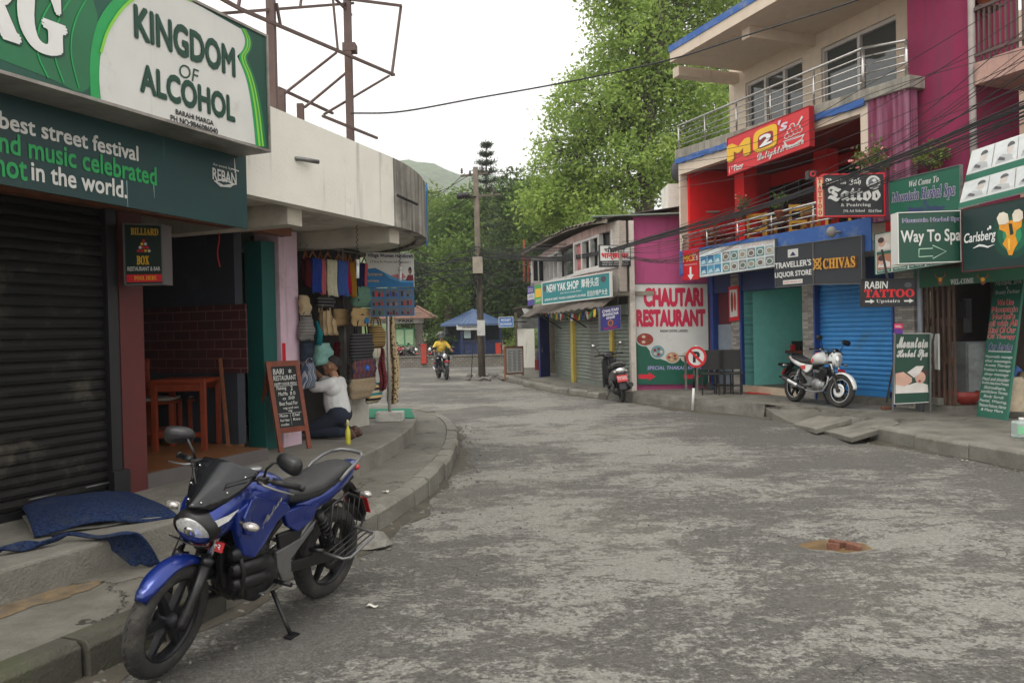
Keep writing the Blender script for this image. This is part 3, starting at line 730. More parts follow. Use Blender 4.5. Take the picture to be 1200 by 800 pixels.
# open bar room
m = MB(); m.fbox(L, .03, 2.2, -3.9, -.6, .3, FLZ); m.fbox(L, .28, 1.86, -.6, -.02, .3, FLZ); m.build('room_floor', floor_wood(), b)
m = MB(); m.fbox(L, .28, 1.86, -.02, .012, .38, FLZ-.002); m.build('sill', C('sill_grey', 90, 84, 84, rough=.8, dirt=.4), b)
m = MB(); m.fbox(L, 2.0, 2.12, -3.9, -.5, FLZ, 2.95); m.build('room_side_wall', ROOMW, b)
m = MB(); m.fbox(L, -.1, .03, -3.9, -.28, FLZ, 2.95); m.fbox(L, .03, 2.0, -3.9, -3.8, FLZ, 2.95); m.build('room_back_wall', ROOMD, b)
W2 = Face(L.pt(2.0, -.42), (-.923, .385), (-.385, -.923))        # the room's side wall, running away from the street
m = MB(); q = [W2.hit(*p) for p in ((235, 358), (289, 356), (289, 437))]
m.fbox(W2, min(q[1][0], .62), min(q[0][0]+.9, 2.6), 0, .02, q[2][1], q[1][1])
m.build('brick_panel', brick_mat('dark_red_brick_tiles', (.06, .011, .012), (.042, .008, .009), (.17, .08, .07), 4, .95, .42, rot=(-.923, .385)), b)
for z in (1.42, 1.56): m = MB(); m.fbox(W2, .26, .35, 0, .012, z, z+.09); m.build('switch_plate', OFFW, b)
m = MB(); m.T = None; m.bar(L.pt(1.84, -.5, FLZ), L.pt(1.86, -.6, FLZ+.95), .03, .03); o = m.build('stick', BRWN); tag(o, 'wooden stick leaning by the teal door jamb', 'stick')
m = MB(); c0 = L.pt(1.5, -.25, 2.82); m.tube([c0+Vector((.012*math.sin(k*.9), 0, -.05*k)) for k in range(9)], .006, 5)
tag(m.build('cord', RED), 'thin red cord hanging in the open doorway', 'cord')
def bar_stool(loc, rz, label):
 t = thing('chair', label, 'chair', group='orange wooden chairs in the bar', local=True)
 for x in (-.17, .17):
  for y in (-.17, .17):
   m = MB(); h = .95 if y > 0 else .46; m.box(x-.022, x+.022, y-.022, y+.022, 0, h); m.build('leg', OAK, t, bevel=.004)
 m = MB(); m.box(-.2, .2, -.2, .2, .46, .49); m.build('seat', OAK, t, bevel=.005)
 m = MB(); m.box(-.19, .19, -.012, .012, .14, .18); m.box(-.19, -.15, -.16, .16, .14, .18); m.box(.15, .19, -.16, .16, .14, .18); m.build('stretcher', OAK, t)
 m = MB(); m.box(-.15, .15, .158, .182, .62, .68); m.box(-.15, .15, .158, .182, .82, .92); m.build('backrest', OAK, t, bevel=.004)
 m = MB(); m.loft([sec(-.19, 0, .512, .17, .012, 4), sec(-.15, 0, .515, .19, .024, 4), sec(.15, 0, .515, .19, .024, 4), sec(.19, 0, .512, .17, .012, 4)]); m.build('cushion', ZEB, t)
 place(t, loc, rz); return t
ZEB = stripes('striped_cushion_cloth', [(190, 180, 170), (40, 36, 36), (170, 160, 150), (60, 50, 48)], 18, 0)
rzL = math.atan2(.923, .385)
tb = on_z(213, 527, FLZ)
t = thing('bar_table', 'orange wooden bar table just inside the open shop', 'table', local=True)
for x in (-.25, .25):
 for y in (-.25, .25): m = MB(); m.box(x-.028, x+.028, y-.028, y+.028, 0, .72); m.build('leg', OAK, t, bevel=.004)
m = MB(); m.box(-.28, .28, -.28, .28, .70, .745); m.box(-.25, .25, -.262, -.24, .62, .70); m.box(-.25, .25, .24, .262, .62, .70); m.build('tabletop', OAK, t, bevel=.006)
m = MB(); m.box(-.222, .222, -.262, -.238, .14, .19); m.build('stretcher', OAK, t); place(t, (tb.x, tb.y+.18, FLZ), .05)
bar_stool((tb.x-.42, tb.y+.45, FLZ), 1.7, 'orange wooden chair with striped cushion left of the bar table')
bar_stool((tb.x+.02, tb.y+.78, FLZ), .06, 'orange wooden chair with striped cushion behind the bar table')
# handicraft shop front
SW = -.55
m = MB(); m.fbox(L, 3.02, 5.6, -2.6, -2.5, .4, 2.95); m.fbox(L, 5.3, 5.45, -2.5, -1.3, .4, 2.95); m.build('shop_wall', C('shop_dark_wall', 60, 58, 56, rough=.8, var=.2), b)
m = MB(); m.fbox(L, 3.02, 5.3, -1.15, -1.05, .4, 2.95); m.build('display_wall', C('display_dark_cloth', 46, 42, 42, rough=.9, var=.35, scale=6), b)
for u in (3.28, 4.32): m = MB(); m.fbox(L, u, u+.06, -.78, -.7, .4, 2.9); m.build('door_post', C('grey_door_post', 120, 118, 112, rough=.6, dirt=.4), b)
m = MB(); m.fbox(L, 4.4, 4.9, -1.0, -.7, .4, .98); m.build('counter_base', C('white_counter', 185, 182, 172, rough=.7, dirt=.3), b)

def arc_px(p, k): return chaikin(p, k)
# ------------------------------------------------------------------ signs on the left building
q = L.quad(1.3, (-260, -235), (309.5, 43), (316, 176), (-260, 5))
sg = Sign('lightbox_sign', 'big green and white illuminated shop sign on the white canopy', q, GREEN, .32, ALU, .02, cat='sign')
sg.ppoly(chaikin([(40, -60), (112, -10), (116, 60), (104, 116), (60, 92), (0, 70), (-70, 40), (-50, -50)], 2), C('sign_mid_green', 14, 112, 66, rough=.4, var=.25, scale=.9), .002)
sg.ppoly(chaikin([(222, 2), (160, -22), (118, 10), (104, 60), (106, 118)], 3)+[(140, 127), (220, -8)], GRN2, .003)
wh = arc_px([(200, -8), (222, 1), (281, 34)], 1)+arc_px([(281, 33), (287, 46), (285, 58), (277, 66)], 3)+arc_px([(277, 66), (288, 90), (295, 128), (299, 170)], 3)+[(118, 121)]+arc_px([(118, 121), (115, 92), (117, 60), (127, 32), (148, 4), (172, -9), (200, -8)], 3)
sg.ppoly(wh, OFFW, .005, 'white_panel')
bot = chaikin([(281, 33), (287, 46), (285, 58), (277, 66), (288, 90), (295, 128), (299, 171)], 3)
for k, (d0, d1, mt, hh) in enumerate(((0, 12, GRN2, .007), (3, 5.5, LIME, .009), (7.5, 9.5, LIME, .009), (9.5, 12.5, MATS['sign_mid_green'], .0095))):
 sg.ppoly([(x+d0*(.5+.5*i/len(bot)), y+d0*.12) for i, (x, y) in enumerate(bot)]+[(x+d1*(.5+.5*i/len(bot)), y+d1*.12) for i, (x, y) in reversed(list(enumerate(bot)))], mt, hh)
sg.band([sg.loc(*p) for p in chaikin([(117, 62), (125, 34), (146, 4), (172, -11), (200, -9), (224, 1)], 3)], .006, LIME, .009)
for k in range(3): sg.band([sg.loc(*p) for p in chaikin([(92-18*k, 104-6*k), (80-20*k, 60), (88-20*k, 16), (118-18*k, -24)], 3)], .003, GRN2, .006)
sg.ptext('KINGDOM', (157, 43.5), (273, 58), DGRN, h=.009, st='sans', off=.03, part='lettering')
sg.ptext('OF', (209, 90), (232, 82.5), DGRN, h=.009, off=.0, shear=.2)
sg.ptext('ALCOHOL', (164, 107), (273, 115), DGRN, h=.009, st='sans', off=.03)
sg.ptext('BARAHI MARGA', (205, 134), (249, 142), BLK, h=.009, st='sans')
sg.ptext('PH NO:9846086040', (199, 141.5), (254, 151.5), BLK, h=.009, st='sans')
for dx, mt, hh in ((2.5, DGRN, .006), (0, WHITE, .009)):
 sg.ptext('RG', (-38+dx, 30+dx), (73+dx, -8+dx), mt, st='serif', off=.03, h=hh)
sg.done()
q = L.quad(.97, (-240, 20), (290, 176), (288.5, 268), (-240, 172))
sg = Sign('banner', 'dark teal green banner with white and green slogan under the big sign', q, TEALP, .02, cat='banner')
sg.ptext('best street festival', (0, 150), (162, 172), OFFW, st='sans', off=.012, part='lettering')
sg.ptext('and music celebrated', (-14, 175), (183, 197), GRN2, st='sans', off=.012, part='lettering')
sg.ptext('not', (-6, 205), (31, 191), GRN2, st='sans', off=.012, part='lettering'); sg.ptext('in the world.', (37, 211), (148, 213), OFFW, st='sans', off=.012)
sg.ptext('REBAN', (249.5, 210), (277, 204), OFFW, st='sans'); sg.ptext('An event by', (250, 195), (272, 196.5), OFFW)
sg.band([sg.loc(*p) for p in ((251, 212), (262, 218), (276, 216), (270, 219), (258, 218), (252, 213), (262, 210), (274, 216))], .0035, OFFW, .005)
sg.band([sg.loc(*p) for p in ((275, 186), (276, 203))], [.001, .005], OFFW, .005); sg.band([sg.loc(*p) for p in ((271, 198), (280, 201))], .003, OFFW, .006)
for x, y0, y1 in ((148.5, 212, 243), (180, 214, 232)): sg.band([sg.loc(x, y0), sg.loc(x+1, y1)], [.002, .0008], C('glue_smear', 150, 175, 170, rough=.6), .003)
sg.done()
F = frontal(6.28, -6)
q = F.quad(0, (147, 263), (190, 264.5), (190, 332), (147, 333))
sg = Sign('box_sign', 'small dark green projecting box sign on the maroon pillar', q, C('sign_black_green', 10, 38, 32, rough=.4), .13, GREYM, .012)
sg.ptext('BILLIARD', (154, 275), (186, 268), YEL, st='serif', off=.01); sg.ptext('BOX', (161, 310), (175, 300), YEL, st='serif', off=.02)
sg.ptext('RESTAURANT & BAR', (150, 317.5), (188, 312.5), OFFW, st='sans'); sg.rect(.02, .98, .03, .16, RED, .003); sg.ptext('POOL HERE', (158, 328.5), (184, 323), YEL, st='serif', h=.006)
for r in range(4):
 for k in range(r+1): sg.disc(*sg.loc(169+(k-r/2)*4.2, 282+r*4), .042, .026, [RED, YEL, OFFW, RED][(k+r) % 4], .004, n=10)
sg.done()
F = frontal(11.0, 4)
q = F.quad(0, (429.5, 295.5), (485, 297), (485.3, 336), (429.5, 337))
sg = Sign('shop_sign', 'white and blue handicraft shop sign hanging under the curved canopy', q, OFFW, .03)
sg.ptext('Village Women Handicraft', (431, 302.5), (484, 298), C('navy_lettering', 30, 30, 80), st='sans'); sg.ptext('( A Shop For Women Self Dependent )', (434, 308.5), (481, 306), BLK)
BLUE1 = C('panel_blue', 20, 105, 160, rough=.5); BLUE2 = C('panel_light_blue', 70, 150, 200, rough=.5)
sg.ppoly([(430, 315), (440, 314), (456, 322), (470, 329), (485, 329.5), (485, 336), (430, 337)], BLUE1, .003)
sg.ppoly([(448, 318), (460, 324), (472, 327.5), (485, 328), (485, 330.5), (470, 331), (456, 326)], BLUE2, .004)
SKIN0 = C('printed_skin', 170, 110, 85); sg.disc(*sg.loc(480.5, 317), .035, .11, BLK, .005); sg.disc(*sg.loc(480, 318.5), .02, .06, SKIN0, .006); sg.ppoly([(475, 329), (478, 322), (484, 322), (485, 329)], C('printed_maroon', 110, 30, 45), .005)
sg.ppoly([(457, 323), (472, 320), (476, 325), (470, 328)], C('printed_pink', 190, 120, 130), .0045)
sg.ptext('Get the hand made', (431, 323), (448, 319.5), YEL, h=.006); sg.ptext('and knitting', (431, 331), (444, 327.5), YEL, h=.006)
sg.done()
q = F.quad(.0, (434, 337.6), (485.3, 337.6), (485.6, 369.5), (434, 371))
sg = Sign('photo_board', 'blue board of nine product photos under the handicraft sign', q, BLUE1, .02)
pr = [(190, 40, 60), (50, 70, 160), (70, 110, 150), (150, 60, 70), (140, 110, 110), (150, 50, 60), (60, 110, 80), (120, 40, 60), (120, 80, 90)]
for r in range(3):
 for c in range(3):
  s0, t0 = .03+c*.325, .68-r*.325; sg.rect(s0, s0+.29, t0, t0+.28, C('photo_ground', 92, 96, 104), .003, 'photo')
  k = pr[(r*3+c) % 9]; mt = C('photo_tone_%d%d%d' % k, *k); rr = random.Random(r*3+c)
  for j in range(4):
   x = s0+.02+.065*j; hh = rr.uniform(.08, .2); sg.rect(x, x+.05, t0+.02, t0+.02+hh, mt if j % 2 else C('photo_dark', 46, 40, 52), .005, 'photo')
sg.done()
# ------------------------------------------------------------------ steel billboard frame on the roof
bf = thing('billboard_frame', 'bare brown steel billboard frame standing on the roof of the white corner building', 'frame', L.pt(1.6, -.8, 3.09))
LB = Face(L.pt(0, -.7), (.385, .923), (.923, -.385))
def lbp(px, py, w=0): u, z = LB.hit(px, py, w); return LB.pt(u, w, z)
for x0, x1, yb in ((320, 319.5, 112), (410.5, 409.5, 150)):
 p = lbp(x0, yb); m = MB(); m.box(p.x-.048, p.x+.048, p.y-.048, p.y+.048, 3.08, 7.2); m.build('post', RUST, bf)
m = MB(); p = lbp(410, 54); m.box(p.x-.09, p.x+.09, p.y-.09, p.y+.09, p.z-.09, p.z+.02); m.build('clamp', RUST, bf)
BARS = [((235, 18), (414, 4), 0, .045), ((282, 11), (462, 88), .1, .05), ((470, 7), (459, 89), .1, .045), ((400, -2), (470, 7), .1, .05), ((390, -2), (396, 60), .1, .04),
  ((394, 62), (328, 114), -.2, .04), ((405, 86), (357, 126), -.2, .04), ((456, 89), (380, 134), -.1, .04), ((326, 103), (390, 133), -.3, .045), ((378, 136), (442, 162), .1, .045),
  ((392, -2), (412, 18), 0, .04), ((324, 4), (329, 32), .05, .04), ((282, -8), (279, 10), .1, .04), ((240, -12), (282, 11), .1, .05), ((355, -20), (352, 8), 0, .04)]
for a, c, w_, r in BARS:
 m = MB(); m.bar(lbp(*a, w_), lbp(*c, w_), r*.72, r*.72); m.build('bar', RUST, bf)
for px, py in ((352, 122), (330, 106)):
 p = lbp(px, py, -.2); m = MB(); m.box(p.x-.04, p.x+.04, p.y-.04, p.y+.04, 3.08, p.z); m.build('stub_post', RUST, bf)
m = MB(); p = L.pt(*[L.hit(346, 186, .9)[0]], .9, L.hit(346, 186, .9)[1]); m.tube([p-L.n*.02, p+L.n*.03+L.d*.02, p+L.n*.1+L.d*.22], .022, 8)
tag(m.build('drain_pipe', GREYM), 'short rusty pipe stub sticking out of the white canopy face', 'pipe')
p0 = S0+L.n*0; m = MB(); u, z = L.hit(466, 229, .98); a = L.pt(u, .98, z); m.tube([a, a+L.d*.55+L.n*-.06+Vector((0, 0, -.02))], .018, 8)
tag(m.build('drain_pipe', BLKM), 'dark pipe along the mouldy curved end of the canopy', 'pipe')
F = frontal(11.6, 60); q = [on_y(500.5, 215, 10.75), on_y(501.3, 222, 11.2), on_y(501.6, 290, 11.2), on_y(500, 286, 10.75)]
Sign('edge_sign', 'narrow blue sign seen edge-on at the end of the curved canopy', q, BLUE1, .015).done()

# ------------------------------------------------------------------ goods hung outside the handicraft shop
def cloth(name, cols, **k): return C(name, *cols, rough=.95, var=.14, scale=30, bump=.2, bscale=120, spec=.15, **k)
SG = -.42
def spt(px, py, w=SG): u, z = L.hit(px, py, w); return u, z
rail0, rail1 = spt(352, 288), spt(432, 300)
m = MB(); m.tube([L.pt(rail0[0], SG, rail0[1]+.02), L.pt(rail1[0], SG, rail1[1]+.02)], .012, 8)
tag(m.build('hanging_rail', GREYM), 'thin rail under the canopy carrying the wooden hangers', 'rail')
SC = [(354, 359.5, 336, (70, 20, 30), 'dark maroon'), (360, 371, 343, (36, 58, 130), 'deep blue'), (371.5, 377, 345, (170, 90, 95), 'dusty pink'), (377.5, 389, 347, (188, 184, 160), 'cream'),
      (390, 402, 347, (62, 86, 150), 'mid blue'), (402, 405.6, 344, (160, 22, 45), 'crimson'), (406, 412, 348, (150, 108, 30), 'mustard'), (413, 421.5, 352, (24, 28, 62), 'navy'), (422, 430, 350, (185, 82, 88), 'coral pink')]
HANG = C('hanger_wood', 150, 92, 50, rough=.5)
for i, (x0, x1, yb, c, nm) in enumerate(SC):
 ua, zt = spt(x0, 293+.115*(x0-354)); ub, _ = spt(x1, 293); _, zb = spt((x0+x1)/2, yb); mt = cloth('scarf_'+nm.replace(' ', '_'), c)
 rr = random.Random(i); ph = rr.uniform(0, 6)
 m = MB()
 def fn(a, b, ua=ua, ub=ub, zt=zt, zb=zb, ph=ph):
  return L.pt(ua+(ub-ua)*a, SG+.05+.018*math.sin(a*13+ph)*(.4+b)+.01*math.sin(b*5+ph), zt-.09+(zb-zt+.09)*b-.012*math.sin(a*6+ph)*b)
 m.shell(fn, 14, 8, .012)
 def fb(a, b, ua=ua, ub=ub, zt=zt, zb=zb, ph=ph):
  return L.pt(ua+(ub-ua)*a, SG-.03+.014*math.sin(a*11+ph+2), zt-.09+(zb-zt+.16)*b)
 m.shell(fb, 10, 4, .012)
 sob = m.build('scarf', mt); tag(sob, nm+' scarf folded over a wooden hanger in the handicraft shop row', 'scarf', 'scarves on hangers')
 h = MB(); uc = (ua+ub)/2; A = L.pt(ua+.01, SG+.01, zt-.1); B = L.pt(ub-.01, SG+.01, zt-.1); T = L.pt(uc, SG+.01, zt+.0)
 h.tube([A, T, B], .011, 6); h.tube([T, T+Vector((0, 0, .03)), T+Vector((0, 0, .055))+L.d*.02], .004, 5)
 tag(h.build('hanger', HANG), 'wooden hanger holding the %s scarf' % nm, 'hanger', 'wooden hangers')
def bag(px0, px1, py0, py1, mt, label, w=SG, d=.1, handle=0, hm=None, taper=0, sag=.0, cat='bag', name='bag', group='bags hung at the handicraft shop', rot=0):
 u0, zt = spt(px0, (py0+py1)/2, w)[0], spt((px0+px1)/2, py0, w)[1]; u1 = spt(px1, py0, w)[0]; zb = spt((px0+px1)/2, py1, w)[1]
 uc, hw = (u0+u1)/2, (u1-u0)/2; H = zt-zb; base = L.pt(uc, w, zb)
 t = thing(name, label, cat, base, group=group)
 m = MB(); rings = []; n = 22
 for j in range(9):
  f = j/8; wd = hw*(1-taper*f)*(.93+.07*math.sin(math.pi*f)); th = d*(.35+.65*math.sin(math.pi*min(1, (1-f)*.85+.12)))*(.25 if j in (0,) else 1)
  wv = .012*math.sin(j*1.7+uc*9)
  ring = []
  for k in range(n):
   a = 2*math.pi*k/n; cx, sx = math.cos(a), math.sin(a)
   du = wd*math.copysign(abs(cx)**.55, cx)*(1 if j else .94); dw = th/2*math.copysign(abs(sx)**.75, sx)
   ring.append(L.pt(uc+du+rot*(f-.5)*H, w+dw+wv+.006*math.sin(4*a+j), zb+H*f-sag*math.cos(a)**2*f*H*.2-(0 if j else -.01)))
  rings.append(ring)
 m.loft(rings); m.build('bag_body' if cat == 'bag' else 'body', mt, t)
 if handle:
  for s_ in (-1, 1):
   h = MB(); pts = [L.pt(uc+hw*.55*x+rot*H*.5, w+s_*.02, zt-.02+handle*math.sqrt(max(0, 1-x*x))) for x in np.linspace(-1, 1, 13)]
   h.tube(pts, .011, 6); h.build('handle', hm or mt, t)
 return t, (uc, hw, zb, H)
BEI = cloth('beige_cloth', (168, 150, 120)); STRG = stripes('grey_striped_cloth', [(120, 118, 116), (80, 78, 80), (140, 136, 130), (96, 94, 96)], 26)
DNM = cloth('dark_denim', (44, 52, 64)); BST = stripes('black_striped_cloth', [(24, 24, 26), (26, 26, 28), (30, 30, 32), (88, 88, 90)], 24)
TANS = stripes('tan_striped_cloth', [(168, 146, 112), (150, 126, 92), (120, 98, 72), (172, 152, 120)], 20, 0)
MINT = cloth('mint_cloth', (118, 158, 150)); TLC = cloth('teal_cloth', (26, 104, 112)); SAGE = cloth('sage_cloth', (96, 130, 112)); HEMP = stripes('hemp_weave', [(150, 124, 86), (132, 108, 74)], 60)
STRAW = stripes('straw_weave', [(176, 150, 106), (158, 132, 90)], 70, 0); PURP = stripes('purple_striped_cloth', [(72, 44, 62), (110, 46, 60), (52, 50, 90), (84, 66, 58), (120, 70, 60)], 11, 1)
CANV = cloth('canvas_cloth', (150, 134, 110)); TCB = stripes('teal_cream_stripes', [(46, 120, 124), (190, 178, 150), (28, 28, 30), (196, 170, 120)], 7)
BGS = stripes('blue_grey_stripes', [(78, 96, 124), (150, 152, 156), (60, 70, 92), (118, 122, 130)], 16, 1); BASK = stripes('basket_weave', [(160, 128, 66), (96, 84, 56), (150, 120, 64), (60, 56, 48)], 15)
bag(351, 363, 346, 371, BEI, 'small beige cloth bag at the pale pink pillar', d=.1, taper=.3, rot=-.2, w=-.36)
bag(350, 367, 371, 400, STRG, 'grey striped shoulder bag below the small beige bag', d=.14, taper=.45, handle=.1, w=-.36)
bag(354, 365, 401, 423, DNM, 'dark denim bag hanging below the grey striped bag', d=.1, handle=.06, w=-.36)
bag(353, 369, 425, 456, BGS, 'blue and grey striped bag lowest beside the pale pink pillar', d=.12, taper=.35, handle=.08, w=-.36)
bag(372, 391, 347, 362, BST, 'black and white striped pouch under the cream scarf', d=.1)
bag(374, 393, 364, 394, TANS, 'slouchy tan striped sling bag left of the woven tan bag', d=.16, taper=.55, handle=.12, rot=-.35, sag=.3)
bag(368, 388, 402, 429, MINT, 'pale mint drawstring bag hanging above the kneeling man', d=.18, taper=.35)
m = MB(); u0, z0 = spt(373, 404); u1, z1 = spt(371, 376); m.tube([L.pt(u0, SG, z0), L.pt((u0+u1)/2+.02, SG+.02, (z0+z1)/2), L.pt(u1, SG, z1)], [.05, .04, .015], 8); tag(m.build('cloth_strap', TLC), 'teal cloth strap above the pale mint bag', 'strap')
bag(391, 408, 362, 383, HEMP, 'brown woven hemp bag left of the straw bag', d=.1, w=-.6)
bag(413, 440, 336, 361, SAGE, 'sage green cushion under the coral pink scarf', d=.22, cat='cushion', name='cushion', group=None)
t, (uc, hw, zb, H) = bag(412, 434, 361, 383, STRAW, 'flat straw bag with a small blue emblem', d=.07)
m = MB(); m.fbox(L, uc+hw*.1, uc+hw*.5, SG+.036, SG+.05, zb+H*.2, zb+H*.5); m.build('emblem', BLUE1, t)
bag(411, 436, 391, 424, BST, 'large black striped tote with long handles', d=.14, handle=.28, hm=BLKM)
bag(432, 449, 381, 409, BASK, 'round tan and grey basket bag right of the black tote', d=.2, taper=.35, handle=.14)
t, (uc, hw, zb, H) = bag(413, 440, 421, 444, PURP, 'purple striped clutch with a blue button', d=.08)
m = MB(); m.ball(L.pt(uc, SG+.04, zb+H*.55), .04, 10, 6); m.build('button', C('blue_button', 40, 100, 200, rough=.3), t)
bag(410, 439, 443, 468, CANV, 'plain canvas bag below the purple striped clutch', d=.14)
bag(431, 445, 449, 473, TCB, 'teal, cream and black striped bag at the low corner of the stall', d=.16, rot=.25)
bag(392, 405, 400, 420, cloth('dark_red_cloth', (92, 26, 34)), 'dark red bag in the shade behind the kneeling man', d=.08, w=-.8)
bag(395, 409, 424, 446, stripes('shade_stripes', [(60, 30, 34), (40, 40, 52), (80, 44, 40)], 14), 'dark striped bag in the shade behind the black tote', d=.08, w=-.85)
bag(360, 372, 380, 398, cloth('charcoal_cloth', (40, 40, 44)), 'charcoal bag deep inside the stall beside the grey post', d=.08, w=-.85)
# hanging scarves at the corner, pole stand and mat
def drape(x0, x1, y0, y1, Y, mt, label, name='scarf', seed=0, th=.012):
 A = on_y(x0, y0, Y); B = on_y(x1, y0, Y); z1 = on_y(x0, y1, Y).z; m = MB(); wd = B.x-A.x
 def fn(a, b):
  k = .35+.65*min(1, b*2.2); x = (A.x+B.x)/2+(a-.5)*wd*k
  return (x+.012*math.sin(b*9+seed), Y+.05*math.sin(a*12+seed)*k+.02*math.sin(b*6+a*4), A.z+(z1-A.z)*b-.04*math.sin(a*3.1)*b)
 m.shell(fn, 22, 16, th); return tag(m.build(name, mt), label, 'scarf', 'scarves hung at the corner')
def dotted(name, c1, c2, sc):
 m, n, b_, Lk = nodes_of(name); N = n.nodes.new; tc = N('ShaderNodeTexCoord'); v = N('ShaderNodeTexVoronoi'); v.inputs['Scale'].default_value = sc
 Lk(tc.outputs['Object'], v.inputs['Vector']); r = N('ShaderNodeValToRGB'); r.color_ramp.elements[0].position = .3; r.color_ramp.elements[1].position = .42
 r.color_ramp.elements[0].color = (*lin(tuple(x/255 for x in c1)), 1); r.color_ramp.elements[1].color = (*lin(tuple(x/255 for x in c2)), 1)
 Lk(v.outputs['Distance'], r.inputs[0]); Lk(r.outputs[0], b_.inputs['Base Color']); b_.inputs['Roughness'].default_value = .95; return m
drape(443, 451, 408, 455, 11.1, dotted('red_dotted_cloth', (120, 60, 60), (92, 16, 28), 40), 'dark red dotted scarf hanging left of the steel pole', seed=1)
Yp = 12.0
drape(452, 464, 362, 471, Yp+.02, dotted('spotted_cloth', (52, 40, 32), (186, 164, 128), 22), 'long spotted scarf hanging from the steel pole stand', seed=2)
t = thing('pole_stand', 'steel display pole in a white concrete block on the platform corner', 'stand', on_z(457, 493, .4))
pb = on_z(457, 493, .4); m = MB(); m.box(pb.x-.2, pb.x+.2, pb.y-.14, pb.y+.14, .4, .54); m.build('base', C('white_block', 200, 198, 190, rough=.85, dirt=.35), t, bevel=.012)
m = MB(); m.tube([(pb.x, pb.y, .53), (pb.x, pb.y, on_y(456, 360, pb.y).z)], .026, 12); m.build('pole', C('painted_steel_pole', 176, 172, 168, rough=.4, metal=.3), t)
m = MB(); P = [on_z(*p, .405) for p in ((431, 490), (486, 490), (481, 479), (432, 479.5))]; m.hexa([p for p in P], [p+Vector((0, 0, .012)) for p in P])
tag(m.build('mat', C('green_mat', 20, 122, 92, rough=.9, var=.12, scale=30)), 'flat green mat on the platform corner behind the pole block', 'mat')
# tube lamps hanging on wires
for (px, y0, y1, Y, nm) in ((419, 304, 326, 9.2, 'white tube lamp hanging on a coiled wire before the navy scarf'), (469, 312, 329, 10.8, 'white tube lamp hanging on a coiled wire before the handicraft sign')):
 A = on_y(px, y0, Y); B = on_y(px, y1, Y); t = thing('hanging_lamp', nm, 'lamp', B, group='hanging tube lamps')
 m = MB(); m.tube([B, B+(A-B)*.7], .02, 10); m.build('bulb', C('lamp_glass', 225, 225, 225, rough=.25), t)
 m = MB(); m.tube([B+(A-B)*.68, A], .022, 10); m.build('socket', OFFW, t)
 m = MB(); n = 40; m.tube([(A.x+.012*math.cos(k*1.1), A.y+.012*math.sin(k*1.1), A.z+(CB+.03-A.z)*k/n) for k in range(n+1)], .004, 5); m.build('wire', BLKM, t)
# chalkboard
cb0, cb1 = on_z(328, 530, .4), on_z(364, 525, .4); dd = (cb1-cb0).normalized(); nn = Vector((dd.y, -dd.x, 0)); lean = -.10
t = thing('chalkboard', 'wooden A-frame chalkboard with a handwritten menu at the pink pillar', 'chalkboard', (cb0+cb1)/2)
Hc = 1.02; W = (cb1-cb0).length
def cpt(s, h, o=0): return cb0+dd*(W*s)+Vector((0, 0, h))+nn*(lean*h/Hc+o)-dd*.085*h
FR = C('chalkboard_frame_wood', 120, 58, 36, rough=.5, var=.25, scale=12)
for s in (.04, .96): m = MB(); m.bar(cpt(s, 0), cpt(s, Hc), .05, .03, nn); m.build('leg', FR, t)
for s in (.12, .88): m = MB(); m.bar(cpt(s, 0, -.62), cpt(s, Hc-.02, -.02), .04, .025, nn); m.build('leg', FR, t)
m = MB(); m.bar(cpt(0, Hc-.03), cpt(1, Hc-.03), .03, .06, (0, 0, 1)); m.bar(cpt(.0, .24), cpt(1, .24), .03, .06, (0, 0, 1)); m.build('frame', FR, t)
cs = Sign('board', '', [cpt(.09, Hc-.06, .004), cpt(.91, Hc-.06, .004), cpt(.91, .27, .004), cpt(.09, .27, .004)], C('slate_board', 34, 36, 38, rough=.8, var=.3, scale=8), .012, root=t, partname='slate')
CH = C('chalk', 205, 205, 200, rough=.95, var=.2, scale=60)
for i, (tx, a, bb, y0, y1) in enumerate([('BARI', .08, .5, .87, .96), ('*', .68, .8, .88, .95), ('RESTAURANT', .06, .95, .77, .85), ('HAPPY HOUR MENU', .06, .94, .69, .735), ('Fishing', .12, .5, .6, .67), ('2', .66, .74, .6, .67), ('Mo:Mo', .16, .52, .52, .58), ('8 0', .62, .82, .52, .58),
  ('o 50', .3, .76, .45, .50), ('Best Food For', .14, .86, .36, .42), ('veg and non', .26, .86, .285, .335), ('veg', .44, .6, .24, .275), ('Momo', .08, .4, .17, .215), ('Dal', .58, .86, .17, .215), ('Roti Naan', .08, .44, .10, .14), ('Rice', .58, .86, .1, .14), ('noodles', .08, .4, .03, .07)]):
 cs.text(tx, a, bb, y0, y1, CH, off=.012, shear=.12, h=.004)
cs.rect(.04, .96, .675, .682, CH, .004); cs.rect(.04, .96, .225, .231, CH, .004); cs.rect(.5, .508, .03, .22, CH, .004); cs.done()
# paper waste and cleaner bottle
bp = on_z(408, 520, .4)
t = thing('spray_bottle', 'yellow plastic bottle standing on the platform behind the kneeling man', 'bottle', bp)
m = MB(); m.lathe([(.028, 0), (.03, .01), (.03, .16), (.014, .2), (.013, .22)], Matrix.Translation(bp), 14); m.build('bottle', C('yellow_plastic', 200, 195, 60, rough=.3), t)
m = MB(); m.lathe([(.016, .22), (.016, .27), (.01, .29)], Matrix.Translation(bp), 10); m.build('cap', C('pale_cap', 210, 205, 150, rough=.4), t)
